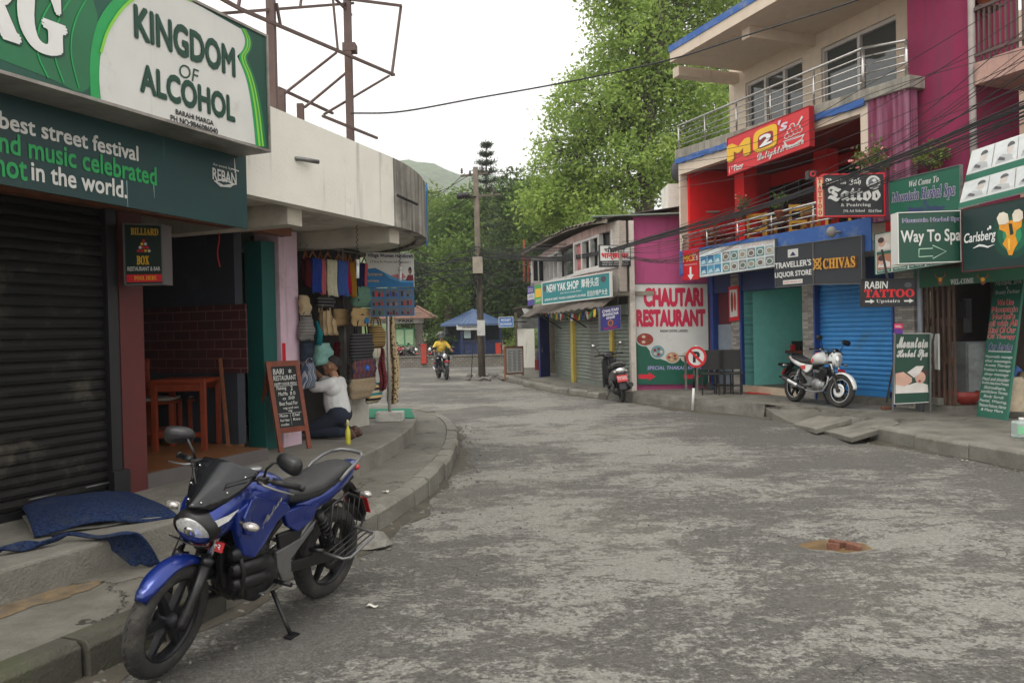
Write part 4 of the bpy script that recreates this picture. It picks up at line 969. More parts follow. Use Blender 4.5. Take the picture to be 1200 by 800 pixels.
# folded blue carpet on the platform step
CARP = mat('blue_carpet', lin((.19, .25, .39)), .98, var=.6, scale=55, bump=1, bscale=200, spec=.1, dirt=.35, dcol=(.075, .085, .11), dscale=4); CARB = C('carpet_backing', 120, 118, 110, rough=.95, var=.2, scale=30)
c_ = [on_z(*p, .40) for p in ((22, 600), (143, 579), (208, 606), (40, 632))]
t = thing('carpet', 'blue carpet folded over the step in front of the black shutter', 'carpet', sum(c_, Vector())/4)
def bil(P, a, b): return P[0].lerp(P[1], a).lerp(P[3].lerp(P[2], a), b)
m = MB()
def top(a, b):
 p = bil(c_, a, b); z = .022+.085*(1-abs(2*b-1)**3)*(.55+.45*math.sin(a*3.1))+.012*math.sin(a*9+b*4); return (p.x, p.y, .40+z+.02*math.sin(5*a))
m.shell(top, 30, 18, .014); m.build('fold', CARP, t)
m = MB()
def under(a, b):
 p = bil(c_, a, b*.98); z = .006+.01*math.sin(a*7+b*3)**2; return (p.x, p.y, .402+z)
m.shell(under, 20, 12, .008); m.build('fold', CARB, t)
fl = [on_z(60, 628, .44), on_z(152, 624, .46), on_z(189, 661, .20), on_z(160, 664, .20)]
m = MB()
def flap(a, b):
 p = bil(fl, a, b); z = fl[0].z*(1-b)+.215*b; q = b
 return (p.x, p.y, max(.205+.01*math.sin(9*a), .44-(b**1.6)*.25+.05*math.sin(b*3.1)+.012*math.sin(a*8+b*5)))
m.shell(flap, 22, 16, .013); m.build('flap', CARP, t)
tl_ = [on_z(-30, 655, .40), on_z(45, 628, .40), on_z(108, 651, .36), on_z(95, 640, .42)]
m = MB(); A, B_ = on_z(-40, 658, .41), on_z(48, 632, .46)
m.shell(lambda a, b: tuple(A.lerp(B_, a)+Vector((.10*b*math.cos(.5), .16*b, .03*math.sin(a*6)+.01*b))), 20, 5, .012); m.build('tongue', CARP, t)
# ------------------------------------------------------------------ foliage
def leaf_mat(name, c0, c1, tr=.35):
 m, n, b, L_ = nodes_of(name); N = n.nodes.new; g = N('ShaderNodeNewGeometry')
 mx_ = N('ShaderNodeMix'); mx_.data_type = 'RGBA'; mx_.inputs[6].default_value = (*c0, 1); mx_.inputs[7].default_value = (*c1, 1)
 tc = N('ShaderNodeTexCoord'); nz = N('ShaderNodeTexNoise'); nz.inputs['Scale'].default_value = .9; nz.inputs['Detail'].default_value = 3; L_(tc.outputs['Object'], nz.inputs['Vector'])
 ad = N('ShaderNodeMath'); ad.operation = 'MULTIPLY_ADD'; ad.inputs[1].default_value = .55; L_(g.outputs['Random Per Island'], ad.inputs[0])
 mr = N('ShaderNodeMapRange'); mr.inputs[1].default_value = .3; mr.inputs[2].default_value = .7; mr.inputs[4].default_value = .5; L_(nz.outputs[0], mr.inputs[0]); L_(mr.outputs[0], ad.inputs[2])
 L_(ad.outputs[0], mx_.inputs[0]); L_(mx_.outputs[2], b.inputs['Base Color']); b.inputs['Roughness'].default_value = .6; b.inputs['Specular IOR Level'].default_value = .25
 t = N('ShaderNodeBsdfTranslucent'); L_(mx_.outputs[2], t.inputs[0]); ms = N('ShaderNodeMixShader'); ms.inputs[0].default_value = tr
 L_(b.outputs[0], ms.inputs[1]); L_(t.outputs[0], ms.inputs[2]); L_(ms.outputs[0], n.nodes['Material Output'].inputs[0])
 return m
LF_L = leaf_mat('spring_leaf', (.15, .24, .045), (.46, .60, .16), .52)
LF_M = leaf_mat('mid_leaf', (.055, .11, .02), (.20, .30, .065), .42)
LF_D = leaf_mat('dark_leaf', (.03, .058, .016), (.10, .155, .042), .36)
LF_Y = leaf_mat('yellowish_leaf', (.085, .14, .025), (.26, .34, .085), .45)
LF_B = leaf_mat('conifer_needles', (.02, .042, .02), (.06, .095, .045), .2)
BARK = mat('grey_brown_bark', (.09, .075, .058), .95, var=.35, scale=8, bump=.8, bscale=18)
def leaves_mesh(name, pts, size, mt, parent, rs, aspect=.5, droop=0.0, upb=.35):
 n = len(pts); P = np.asarray(pts)
 a = rs.normal(size=(n, 3)); a[:, 2] = a[:, 2]*.7-droop; a /= np.linalg.norm(a, axis=1)[:, None]
 nn = rs.normal(size=(n, 3)); nn[:, 2] = np.abs(nn[:, 2])+upb; bb = np.cross(nn, a); bb /= np.linalg.norm(bb, axis=1)[:, None]
 up = np.cross(a, bb)
 s = size*rs.uniform(.6, 1.4, size=(n, 1)); A = a*s; B = bb*s*aspect
 q = np.stack([P-A*.1, P+A*.45+B*.55+up*s*.08, P+A, P+A*.45-B*.55+up*s*.08], axis=1).reshape(-1, 3)
 me = bpy.data.meshes.new(name); me.vertices.add(4*n); me.vertices.foreach_set('co', q.ravel())
 me.loops.add(4*n); me.loops.foreach_set('vertex_index', np.arange(4*n)); me.polygons.add(n)
 me.polygons.foreach_set('loop_start', np.arange(0, 4*n, 4)); me.materials.append(mt); me.update(calc_edges=True)
 o = bpy.data.objects.new(name, me); COL.objects.link(o); adopt(o, parent); return o
def tree(name, label, base, lobes, n, size, mt, seed, tr=.25, group=None, clump=.5, cat='tree', per=24, bark=None, shell=2.2, limbs=7):
 rs = np.random.RandomState(seed); base = Vector(base)
 t = thing(name, label, cat, base, group=group); m = MB()
 vol = np.array([l[3]*l[4]*l[5] for l in lobes])**.8; vol /= vol.sum(); pts = []
 top = max(lobes, key=lambda l: l[2]); mid = Vector((top[0], top[1], top[2]))
 tp = [base.lerp(mid, k/7)+Vector((math.sin(k*1.9+seed)*.12*k/3, math.cos(k*1.3+seed)*.1*k/3, 0)) for k in range(8)]
 m.tube(tp, [tr*(1.25-.2*k if k == 0 else (1-.115*k)) for k in range(8)], 10)
 for li, (lo, v) in enumerate(zip(lobes, vol)):
  cN = max(3, int(n*v/per)); d = rs.normal(size=(cN, 3)); d /= np.linalg.norm(d, axis=1)[:, None]
  r = rs.uniform(0.02, 1, size=(cN, 1))**(1/shell); c = np.array(lo[:3])+d*r*np.array(lo[3:6])
  for q in c: pts.append(q+rs.normal(size=(per, 3))*clump*rs.uniform(.55, 1.25)*np.array([1, 1, .75]))
  cc = Vector(lo[:3]); st = tp[min(6, 2+li % 4)]
  mid_ = st.lerp(cc, .5)+Vector((0, 0, -.25)); m.tube([st, mid_, cc], [tr*.42, tr*.28, tr*.14], 7)
  for k in range(limbs):
   q = Vector(c[rs.randint(cN)]); s0 = mid_.lerp(cc, rs.uniform(.1, 1)); m.tube([s0, s0.lerp(q, .5)+Vector((0, 0, .15)), q], [tr*.14, tr*.085, tr*.03], 5)
 m.build('trunk', bark or BARK, t)
 leaves_mesh('crown', np.concatenate(pts), size, mt, t, rs); return t
def L3(px, py, Y, rx, ry, rz):
 p = on_y(px, py, Y); s = Y/FOC; return (p.x, p.y, p.z, rx*s, ry*s, rz*s)
# the big pale tree behind the restaurant
Y = 34
lob = [L3(735, 195, Y, 78, 60, 52), L3(665, 225, Y, 42, 45, 36), L3(700, 130, Y, 62, 60, 52), L3(790, 120, Y+1, 70, 60, 62), L3(745, 55, Y, 62, 55, 55), L3(720, -25, Y, 46, 50, 52), L3(800, 10, Y+2, 68, 60, 65), L3(840, -60, Y+2, 70, 60, 60), L3(775, -95, Y, 70, 55, 55), L3(835, 195, Y+3, 60, 50, 60), L3(648, 185, Y, 26, 30, 30), L3(638, 240, Y, 30, 40, 30), L3(700, 262, Y-1, 40, 40, 26)]
tree('broadleaf_tree', 'tall spreading tree with fresh pale green leaves behind the two-storey shops', on_y(748, 435, Y), lob, 84000, .18, LF_L, 4, tr=.42, clump=.29, per=26, shell=2.9, limbs=16)
lob = [L3(850, 100, 46, 60, 50, 70), L3(880, 20, 46, 60, 50, 60), L3(830, 200, 46, 50, 40, 50), L3(900, 150, 46, 60, 40, 60)]
tree('broadleaf_tree', 'darker leafy tree standing further back beside the balcony', on_y(850, 430, 46), lob, 12000, .26, LF_M, 9, tr=.3, clump=.5)
BT = [('broadleaf_tree', 'dark leafy tree right of the utility pole, above the blue kiosk', 612, 56, [(612, 300, 34, 60), (598, 350, 30, 40), (630, 250, 26, 36), (600, 235, 22, 30), (632, 340, 24, 46)], LF_D, 15000, .30),
      ('broadleaf_tree', 'mid green tree with a rounded crown left of the utility pole', 536, 62, [(528, 275, 36, 46), (548, 320, 34, 46), (520, 340, 30, 50), (545, 245, 22, 22)], LF_M, 13000, .34),
      ('broadleaf_tree', 'yellow-green tree beside the curved canopy end', 505, 70, [(508, 250, 26, 26), (515, 285, 26, 34), (498, 300, 24, 40), (492, 260, 16, 26)], LF_Y, 9000, .36),
      ('broadleaf_tree', 'shaded tree behind the tiled park gate', 492, 58, [(490, 330, 26, 36), (482, 365, 26, 30), (506, 360, 22, 30)], LF_D, 8000, .3),
      ('broadleaf_tree', 'leafy green tree behind the tin roof of the curved pink shop row', 662, 50, [(660, 250, 34, 36), (690, 240, 30, 26), (640, 280, 30, 36), (625, 235, 22, 30)], LF_M, 12000, .26),
      ('broadleaf_tree', 'dense dark tree low behind the blue kiosk', 572, 60, [(572, 340, 34, 40), (556, 365, 22, 26), (590, 375, 30, 24)], LF_D, 10000, .3),
      ('broadleaf_tree', 'slim drooping tree between the park gate and the kiosk', 524, 54, [(524, 330, 11, 34), (524, 365, 14, 26), (525, 300, 8, 24)], LF_M, 5000, .24),
      ('broadleaf_tree', 'pale tree far behind the utility pole', 575, 84, [(575, 255, 34, 34), (560, 280, 30, 30), (600, 270, 30, 34)], LF_Y, 8000, .42)]
for i, (nm, lb, px, Y, lo, mt, n, sz) in enumerate(BT):
 tree(nm, lb, (on_y(px, 400, Y).x, Y, 0), [L3(x, y, Y+rnd.uniform(-1.5, 1.5), rx, rx*.9, rz) for x, y, rx, rz in lo], n, sz, mt, 20+i, tr=.25, clump=.55, group='trees beyond the street')
for i, (px, py, Y, rx, rz, mt, lb) in enumerate([(612, 405, 46, 14, 12, LF_Y, 'bright green bush right of the blue kiosk'), (512, 402, 47, 12, 14, LF_D, 'dark bush between the park gate pillar and the kiosk'), (600, 388, 50, 16, 12, LF_M, 'mid green bush behind the blue street sign'), (640, 398, 44, 12, 10, LF_M, 'small bush behind the rubble heap')]):
 tree('bush', lb, (on_y(px, 415, Y).x, Y, 0), [L3(px, py, Y, rx, rx, rz), L3(px+rx*.6, py+4, Y, rx*.6, rx, rz*.6)], 1600, .2, mt, 60+i, tr=.06, clump=.3, cat='bush', limbs=4)
# tiered conifer
t = thing('conifer_tree', 'tall tiered conifer rising behind the top of the utility pole', 'tree', (on_y(570, 400, 64).x, 64, 0)); rs = np.random.RandomState(3)
c = on_y(570, 167, 64); bx = on_y(572, 400, 64); m = MB(); m.tube([(bx.x, 64, 0), (bx.x, 64, 8), (c.x, 64, c.z)], [.26, .18, .03], 8); pts = []
for k in range(11):
 z = c.z-.35-k*.72; Lr = .35+k*.2
 for j in range(6):
  a = j*math.pi/3+k*.4; x0 = c.x+(bx.x-c.x)*min(1, (c.z-z)/6); q = Vector((x0+Lr*math.cos(a), 64+Lr*math.sin(a), z+.22+.03*k)); s = Vector((x0, 64, z)); e = s.lerp(q, .55)+Vector((0, 0, -.05))
  m.tube([s, e, q], [.045, .03, .015], 5)
  for f in np.linspace(.2, 1, 14): pts.append(np.array(s.lerp(q, f))+rs.normal(size=(7, 3))*[.13, .13, .06])
m.build('trunk', BARK, t); leaves_mesh('crown', np.concatenate(pts), .2, LF_B, t, rs, aspect=.3)
# wooded hills
def hill(name, Y, prof, depth, mt, seed):
 xs = np.array([on_y(p[0], 390, Y).x for p in prof]); zs = np.array([on_y(p[0], p[1], Y).z for p in prof]); m = MB()
 def fn(a, b):
  x = xs[0]+(xs[-1]-xs[0])*a; z = float(np.interp(x, xs, zs))
  r = (math.sin(x*.05+seed)+.6*math.sin(x*.13+b*9+seed*2)+.4*math.sin(x*.31+b*23))*Y*.004
  return (x+r*2, Y-depth*.8*(1-b)+r*3, -2+(z+r*1.2)*(b**.8))
 m.grid(fn, 150, 22); return struct(m.build(name, mt))
m_, n_, b_, L_ = nodes_of('hill_woodland'); N = n_.nodes.new; tc = N('ShaderNodeTexCoord'); v = N('ShaderNodeTexVoronoi'); v.inputs['Scale'].default_value = .12; L_(tc.outputs['Object'], v.inputs['Vector'])
nz = N('ShaderNodeTexNoise'); nz.inputs['Scale'].default_value = .02; nz.inputs['Detail'].default_value = 8; L_(tc.outputs['Object'], nz.inputs['Vector'])
r1 = N('ShaderNodeValToRGB'); r1.color_ramp.elements[0].color = (.05, .085, .02, 1); r1.color_ramp.elements[1].color = (.10, .15, .04, 1); r1.color_ramp.elements[0].position = .35; r1.color_ramp.elements[1].position = .65; L_(nz.outputs[0], r1.inputs[0])
n2 = N('ShaderNodeTexNoise'); n2.inputs['Scale'].default_value = .16; n2.inputs['Detail'].default_value = 6; L_(tc.outputs['Object'], n2.inputs['Vector'])
mr = N('ShaderNodeMapRange'); mr.inputs[1].default_value = .3; mr.inputs[2].default_value = .7; mr.inputs[3].default_value = .45; mr.inputs[4].default_value = 1.25; L_(n2.outputs[0], mr.inputs[0])
hv = N('ShaderNodeHueSaturation'); L_(mr.outputs[0], hv.inputs['Value']); L_(r1.outputs[0], hv.inputs['Color']); L_(hv.outputs[0], b_.inputs['Base Color']); b_.inputs['Roughness'].default_value = 1; b_.inputs['Specular IOR Level'].default_value = 0
bp_ = N('ShaderNodeBump'); bp_.inputs['Distance'].default_value = 6; L_(v.outputs['Distance'], bp_.inputs['Height']); L_(bp_.outputs[0], b_.inputs['Normal'])
hill('hills', 900, [(-900, 330), (-200, 280), (200, 215), (380, 192), (450, 188), (495, 187), (520, 191), (545, 199), (580, 206), (620, 214), (700, 235), (850, 270), (1200, 330), (2000, 385)], 500, m_, 1.3)
hill('hills', 420, [(-900, 380), (0, 345), (300, 300), (430, 262), (520, 255), (600, 262), (700, 290), (900, 330), (1500, 385)], 200, m_, 4.1)

# ------------------------------------------------------------------ park side: low wall, kiosk, gate
STW = brick_mat('rough_stone_wall', (.16, .145, .12), (.22, .20, .165), (.09, .08, .066), 3.2, .7, .36, ms=.04)
a, c = on_z(517, 431, 0), on_z(640, 430, 0)
m = MB(); m.hexa([(a.x-9, 40, -.1), (c.x+3, 40, -.1), (c.x+3, 40.4, -.1), (a.x-9, 40.4, -.1)], [(a.x-9, 40, .5), (c.x+3, 40, .5), (c.x+3, 40.4, .5), (a.x-9, 40.4, .5)])
m.box(a.x-9, c.x+3, 39.95, 40.45, .5, .56); tag(m.build('stone_wall', STW), 'low rough stone wall in front of the blue kiosk', 'wall')
m = MB(); m.slab([(-12, 40.4), (8, 40.4), (10, 60), (-16, 60)], -.1, .3); struct(m.build('verge', SOIL))
KB = C('kiosk_navy_paint', 30, 48, 88, rough=.55, var=.15, dirt=.2); KR = C('kiosk_roof_blue', 66, 88, 122, rough=.5, var=.15, streak=.5, scol=(.12, .13, .15))
kc = on_y(556, 400, 48); t = thing('kiosk', 'blue octagonal kiosk with a pitched tin roof behind the low wall', 'kiosk', (kc.x, 48, .3))
def octp(r, z, k, o=.5): return (kc.x+r*math.cos((k+o)*math.pi/4), 48+r*math.sin((k+o)*math.pi/4), z)
m = MB(); ap = (kc.x, 48, on_y(556, 362, 48).z); ez = on_y(556, 379.5, 48).z
for k in range(8):
 A, B = Vector(octp(2.12, ez, k)), Vector(octp(2.12, ez, k+1)); P = Vector(ap)
 for j in range(6):
  q0, q1 = A.lerp(B, j/6), A.lerp(B, (j+1)/6); m.add([q0, q1, P], [(0, 1, 2)]); r0 = q0.lerp(P, .0); m.bar(q0+Vector((0, 0, .012)), q0.lerp(P, .97)+Vector((0, 0, .012)), .03, .03)
 m.add([A, B, B-Vector((0, 0, .12)), A-Vector((0, 0, .12))], [(0, 1, 2, 3)])
m.build('roof', KR, t)
for k in range(8): A = Vector(octp(1.72, .3, k)); m = MB(); m.box(A.x-.07, A.x+.07, A.y-.07, A.y+.07, .3, ez+.12); m.build('post', KB, t)
m = MB()
for k in range(8):
 A, B = Vector(octp(1.7, 0, k)), Vector(octp(1.7, 0, k+1))
 for j in range(10):
  q = A.lerp(B, (j+.5)/10); q2 = A.lerp(B, (j+.06)/10); q3 = A.lerp(B, (j+.94)/10); m.bar((*q2.xy, .75), (*q3.xy, .75), .04, .78)
 m.bar((*A.xy, 1.17), (*B.xy, 1.17), .22, .06)
m.build('counter', KB, t)
m = MB()
for k in (2, 3, 0, 1): A, B = Vector(octp(1.66, 0, k)), Vector(octp(1.66, 0, k+1)); m.bar((*A.xy, 1.68), (*B.xy, 1.68), .03, .95)
m.build('back_panel', C('kiosk_inner', 60, 74, 84, rough=.6), t)
m = MB(); A, B = Vector(octp(1.66, 0, 5)), Vector(octp(1.66, 0, 6)); m.bar((A.x+.1, A.y, 1.6), (A.x+.5, A.y, 1.6), .02, .5); m.build('notice', C('pale_notice', 170, 190, 190), t)
F = frontal(46.1); Sign('kiosk_sign', 'small white name board under the eave of the blue kiosk', F.quad(0, (535, 380.6), (560, 380.6), (560, 386.4), (535, 386.4)), OFFW, .04).text('INFORMATION', .28, .95, .25, .7, BLK, st='sans').done()
m = MB(); m.box(-.06, .06, -.06, .06, 0, .95)
for (px, py, Y, h, lb) in ((497, 426, 40, .98, 'red gate post beside the park gate pillar'), (584, 419, 41, .75, 'red painted post standing on a white plinth near the pole')):
 p = on_y(px, py, Y); t = thing('gate_post', lb, 'post', (p.x, Y, max(0, p.z))); z0 = max(-.02, p.z)
 m = MB(); m.box(p.x-.13, p.x+.13, Y-.13, Y+.13, z0, z0+h-.06); m.box(p.x-.15, p.x+.15, Y-.15, Y+.15, z0+h-.06, z0+h); m.build('post', C('red_post_paint', 175, 48, 32, rough=.6, dirt=.3), t, bevel=.01)
 if Y == 41: m = MB(); m.box(p.x-.16, p.x+.16, Y-.16, Y+.16, 0, z0); m.build('plinth', STONE if 0 else C('white_plinth', 165, 160, 150, rough=.9, dirt=.6), t)
# park gate
gp = on_y(492, 426, 43); t = thing('park_gate', 'park entrance gate with a tiled roof, stone pillar and lettered white beam', 'gate', (gp.x, 43, 0))
for dx in (-.2, -4.4): m = MB(); m.box(gp.x+dx, gp.x+dx+.4, 42.8, 43.2, 0, 2.2); m.build('pillar', STW, t)
zt, zb = on_y(480, 373, 43).z, on_y(480, 378.6, 43).z; m = MB(); m.box(gp.x-4.6, gp.x+.25, 42.75, 43.1, zb, zt); m.build('beam', C('white_beam', 185, 185, 180, rough=.7, dirt=.35), t)
zr = on_y(480, 360, 43).z; xe = on_y(511, 371, 43).x; m = MB()
TILE = C('clay_roof_tiles', 128, 98, 84, rough=.85, var=.3, scale=6, dirt=.5)
x0 = gp.x-4.8
for r in range(7):
 f, g = r/7, (r+1)/7; m.add([(x0, 42.0+f*1.2, zt+(zr-zt)*f+.05), (xe-f*1.0, 42.0+f*1.2, zt+(zr-zt)*f+.05), (xe-g*1.0, 42.0+g*1.2, zt+(zr-zt)*g), (x0, 42.0+g*1.2, zt+(zr-zt)*g)], [(0, 1, 2, 3)])
 m.add([(x0, 42.0+f*1.2, zt+(zr-zt)*f+.05), (xe-f*1.0, 42.0+f*1.2, zt+(zr-zt)*f+.05), (xe-f*1.0, 42.0+f*1.2, zt+(zr-zt)*f-.03), (x0, 42+f*1.2, zt+(zr-zt)*f-.03)], [(3, 2, 1, 0)])
m.add([(xe, 42, zt+.03), (xe, 44.4, zt+.03), (xe-1, 43.2, zr)], [(0, 1, 2)]); m.add([(x0, 44.4, zt+.03), (xe, 44.4, zt+.03), (xe-1, 43.2, zr), (x0, 43.2, zr)], [(0, 1, 2, 3)])
for k in range(9):
 f = k/8; q = Vector((xe, 42, zt+.06)).lerp(Vector((xe-1, 43.2, zr+.03)), f); m.ball(q, (.12, .12, .07), 8, 5)
m.box(x0, xe-.02, 42.02, 44.38, zt-.02, zt+.02); m.build('roof', TILE, t)
F = frontal(42.73); sg = Sign('gate_lettering', '', F.quad(0, (455, 373.4), (491, 373.4), (491, 378.4), (455, 378.4)), OFFW, .015, root=t, partname='name_board')
sg.text('PARK', .34, .84, .15, .85, BLK, st='sans', off=.02).done()
GG = C('gate_green_paint', 60, 128, 84, rough=.6, dirt=.2); m = MB(); A, B = on_y(464, 405, 42.6), on_y(484, 386, 42.6)
m.box(A.x, B.x, 42.6, 42.64, A.z, B.z); m.build('notice_panel', C('pale_green_board', 150, 178, 140, rough=.6), t)
m = MB()
for x in (A.x-.06, B.x, (A.x+B.x)/2-.03): m.box(x, x+.06, 42.55, 42.7, 0, B.z+.1)
for z in (.1, .5, A.z, B.z): m.box(A.x-.06, B.x+.06, 42.56, 42.69, z, z+.05)
for k in range(14): m.box(A.x-3+.2*k, A.x-2.97+.2*k, 42.6, 42.63, .05, 1.7)
m.build('gate_leaf', GG, t)
# utility pole
pb = on_z(565, 443, 0); pt_ = on_y(557, 196, pb.y); t = thing('utility_pole', 'leaning grey utility pole with insulators and a tangle of wires', 'pole', pb)
PW = C('weathered_pole', 104, 94, 82, rough=.9, var=.25, scale=4, streak=.8, scol=(.09, .08, .07), dirt=.3)
m = MB(); m.tube([pb-Vector((0, 0, .1)), pb.lerp(pt_, .5), pt_], [.135, .115, .09], 12); m.build('shaft', PW, t)
def pz(py, dx=0, dy=0):
 f = (py-443)/(196-443); q = pb.lerp(pt_, f); return q+Vector((dx, dy, 0))
m = MB(); m.bar(pz(206, -.55), pz(203, .45), .07, .07); m.build('cross_arm', PW, t)
m = MB(); m.bar(pz(232, -.7), pz(228, .9), .07, .07); m.build('cross_arm', PW, t)
INS = C('brown_insulator', 60, 46, 42, rough=.3)
for k, (py, dx) in enumerate(((203, -.5), (206, -.2), (202, .25), (229, -.55), (227, .65))):
 m = MB(); p = pz(py, dx, -.05); m.lathe([(.02, -.02), (.055, .02), (.03, .05), (.055, .09), (.03, .12), (.04, .16), (.0, .2)], Matrix.Translation(p), 10); m.build('insulator', INS, t)
for px, py in ((539, 230), (547, 229)):
 p = on_y(px, py, pb.y-.3); m = MB(); m.lathe([(.02, -.1), (.1, -.06), (.13, .02), (.1, .1), (.0, .13)], Matrix.Translation(p) @ Matrix.Rotation(R(90), 4, 'X'), 12); m.build('street_lamp_head', BLKM, t)
m = MB(); m.tube([on_y(536, 232, pb.y-.2), pz(231, 0, -.1)], .03, 6); m.build('lamp_arm', BLKM, t)
m = MB(); p = pz(311, 0, -.22); m.box(p.x-.2, p.x+.16, p.y-.08, p.y+.08, p.z-.3, p.z+.3); m.build('junction_box', C('pole_box', 150, 140, 125, rough=.6, dirt=.5), t)
m = MB(); p = pz(384, .02, -.22); m.box(p.x-.13, p.x+.15, p.y-.07, p.y+.07, p.z-.28, p.z+.28); m.build('meter_box', C('pale_meter_box', 185, 185, 180, rough=.5, dirt=.2), t)
rs = random.Random(5)
for k in range(9):           # coils of spare cable
 c = pz(rs.uniform(296, 330), rs.uniform(-.1, .25), -.16); rr = rs.uniform(.14, .36); m = MB(); a = rs.uniform(0, 3)
 m.tube([(c.x+rr*math.cos(th)*(1+.2*math.sin(3*th+a)), c.y+.06*math.sin(2*th+a), c.z+rr*1.15*math.sin(th)) for th in np.linspace(0, 2*math.pi, 22, endpoint=False)], .014, 5, closed=True); m.build('cable_coil', BLKM, t)
for k in range(6):
 x = rs.uniform(-.15, .3); m = MB(); A = pz(rs.uniform(300, 320), x, -.16); n = 8; Ln = rs.uniform(.8, 2.4); m.tube([A+Vector((.06*math.sin(j+k), 0, -Ln*j/n)) for j in range(n+1)], .012, 5); m.build('loose_wire', BLKM, t)
m = MB(); A = on_y(549, 387, pb.y-.1); m.tube([pz(384, -.1, -.15), on_y(554, 410, pb.y-.1), on_z(552, 444, 0)], .014, 5); m.build('loose_wire', BLKM, t)
F = frontal(pb.y-.1); sg = Sign('street_sign', 'small blue street sign with white letters right of the utility pole', F.quad(0, (585, 372), (601, 371.5), (601, 382.5), (585, 383)), C('street_sign_blue', 50, 115, 190, rough=.4), .03, OFFW, .02)
sg.text('MONEY', .14, .86, .56, .84, WHITE, st='sans').text('EXCHANGER', .08, .92, .16, .42, WHITE, st='sans'); sg.done()
m = MB(); p = on_y(601.5, 377, pb.y-.05); m.bar((p.x, p.y, p.z), (p.x+.5, p.y, p.z-.02), .04, .04); m.build('bracket', BLKM, sg.root)
# notice board on the far pavement corner
A, B = on_z(592, 444, .15), on_z(613, 440, .2); t = thing('notice_board', 'white printed notice board in a brown frame on the far pavement corner', 'notice board', (A+B)/2)
Fn = Face(A, (B-A).to_2d(), (B-A).to_2d().orthogonal()*-1)
q = Fn.quad(0, (593, 407.8), (612, 407.2), (612.5, 436), (593.5, 437)); sg = Sign('board', '', q, OFFW, .03, C('notice_frame', 120, 74, 48, rough=.6), .05, root=t, partname='sheet')
for k in range(14):
 for a0 in (.1, .4, .7): sg.rect(a0, a0+.2+.05*math.sin(k*3+a0*9), .08+.06*k, .105+.06*k, C('grey_print', 120, 125, 125), .004, 'print')
sg.done()
for px in (592, 613): m = MB(); p = on_y(px, 440, A.y+.02 if px < 600 else B.y); m.box(p.x-.03, p.x+.03, p.y, p.y+.05, .1, on_y(px, 406.5, p.y).z); m.build('leg', MATS['notice_frame'], t)
# rubble heap between the notice board and the shop
m = MB(); rr = random.Random(8)
for _ in range(150):
 px, Yr = rr.uniform(604, 634), rr.uniform(33.5, 38.5); x = on_y(px, 400, Yr).x; h = .55*math.exp(-((px-626)/9)**2-((Yr-36)/2)**2)
 rock(m, (x, Yr, .2+rr.uniform(0, 1)*h), rr.uniform(.07, .2))
tag(m.build('rubble', mat('rubble', (.20, .165, .125), .95, var=.45, scale=2.5, bump=.5)), 'heap of broken stones and earth behind the notice board', 'rubble', kind='stuff')
m = MB()
for _ in range(40):
 px = rr.uniform(548, 590); p = on_z(px, rr.uniform(440, 446), 0); rock(m, (p.x, p.y, .04), rr.uniform(.03, .1))
tag(m.build('loose_stones', STONE), 'loose stones round the foot of the utility pole', 'stones', kind='stuff')
# ------------------------------------------------------------------ curved two-storey shop row (yak shop)
PKW = C('faded_pink_render', 190, 158, 150, rough=.85, var=.12, streak=.9, scol=(.17, .14, .125), dirt=.5, dcol=(.34, .3, .26), bump=.2)
CRM = brick_mat('whitewashed_brick', (.50, .45, .39), (.44, .38, .33), (.30, .25, .22), 6, .5, .25, ms=.015)
PURW = C('magenta_wall_paint', 176, 76, 122, rough=.8, var=.07, scale=2, streak=.4, scol=(.13, .035, .08), bump=.15)
SHG = C('grey_green_shutter', 108, 116, 106, rough=.5, metal=.15, var=.15, scale=3, dirt=.35, dcol=(.10, .095, .075), dscale=2.5)
YPOST = C('yellow_post_paint', 170, 148, 62, rough=.6, var=.15, dirt=.3)
WFR = C('white_window_frame', 196, 192, 188, rough=.6, var=.06, dirt=.2)
GLS = mat('dark_window_glass', (.02, .025, .025), .06, var=0, spec=.8)
NAVY = C('navy_door_paint', 28, 36, 96, rough=.5, var=.12)
ROOFT = C('rusty_tin_sheet', 100, 92, 84, rough=.75, metal=.2, var=.3, scale=4, dirt=.7, dcol=(.085, .06, .045), dscale=2)
FASC = C('pale_fascia_board', 150, 142, 126, rough=.8, var=.15, dirt=.6, streak=.4)
YK = chaikin([(1.15, 30.2), (1.38, 26.6), (1.78, 22.9), (2.25, 20.7), (2.95, 19.45)], 2)
YU = offset(YK, -.42); YU = [((x*.6+.4*(YU[0][0]+(YU[-1][0]-YU[0][0])*(YU[0][1]-y)/(YU[0][1]-YU[-1][1]))), y) for x, y in YU]
def onpoly(px, poly):
 k = ray(px, 400); k = k.x/k.y; best = None
 for a, c in zip(poly[:-1], poly[1:]):
  f0, f1 = a[0]-k*a[1], c[0]-k*c[1]
  if f0*f1 <= 0 and f0 != f1: best = Vector((a[0]+(c[0]-a[0])*f0/(f0-f1), a[1]+(c[1]-a[1])*f0/(f0-f1), 0))
 if best is None: best = Vector((*(poly[0] if abs(poly[0][0]-k*poly[0][1]) < abs(poly[-1][0]-k*poly[-1][1]) else poly[-1]), 0))
 return best
def ykf(p0, p1, poly=YK):
 """facade plane through the curve at two photo columns; returns plane and length"""
 A, B = onpoly(p0, poly), onpoly(p1, poly); d = (B-A); return Face(A, d.to_2d(), (d.y, -d.x)), d.length
yb = thing('shop_building', 'faded pink two-storey shop row with a curved front and tin roof', 'building', (1.9, 23, .2))
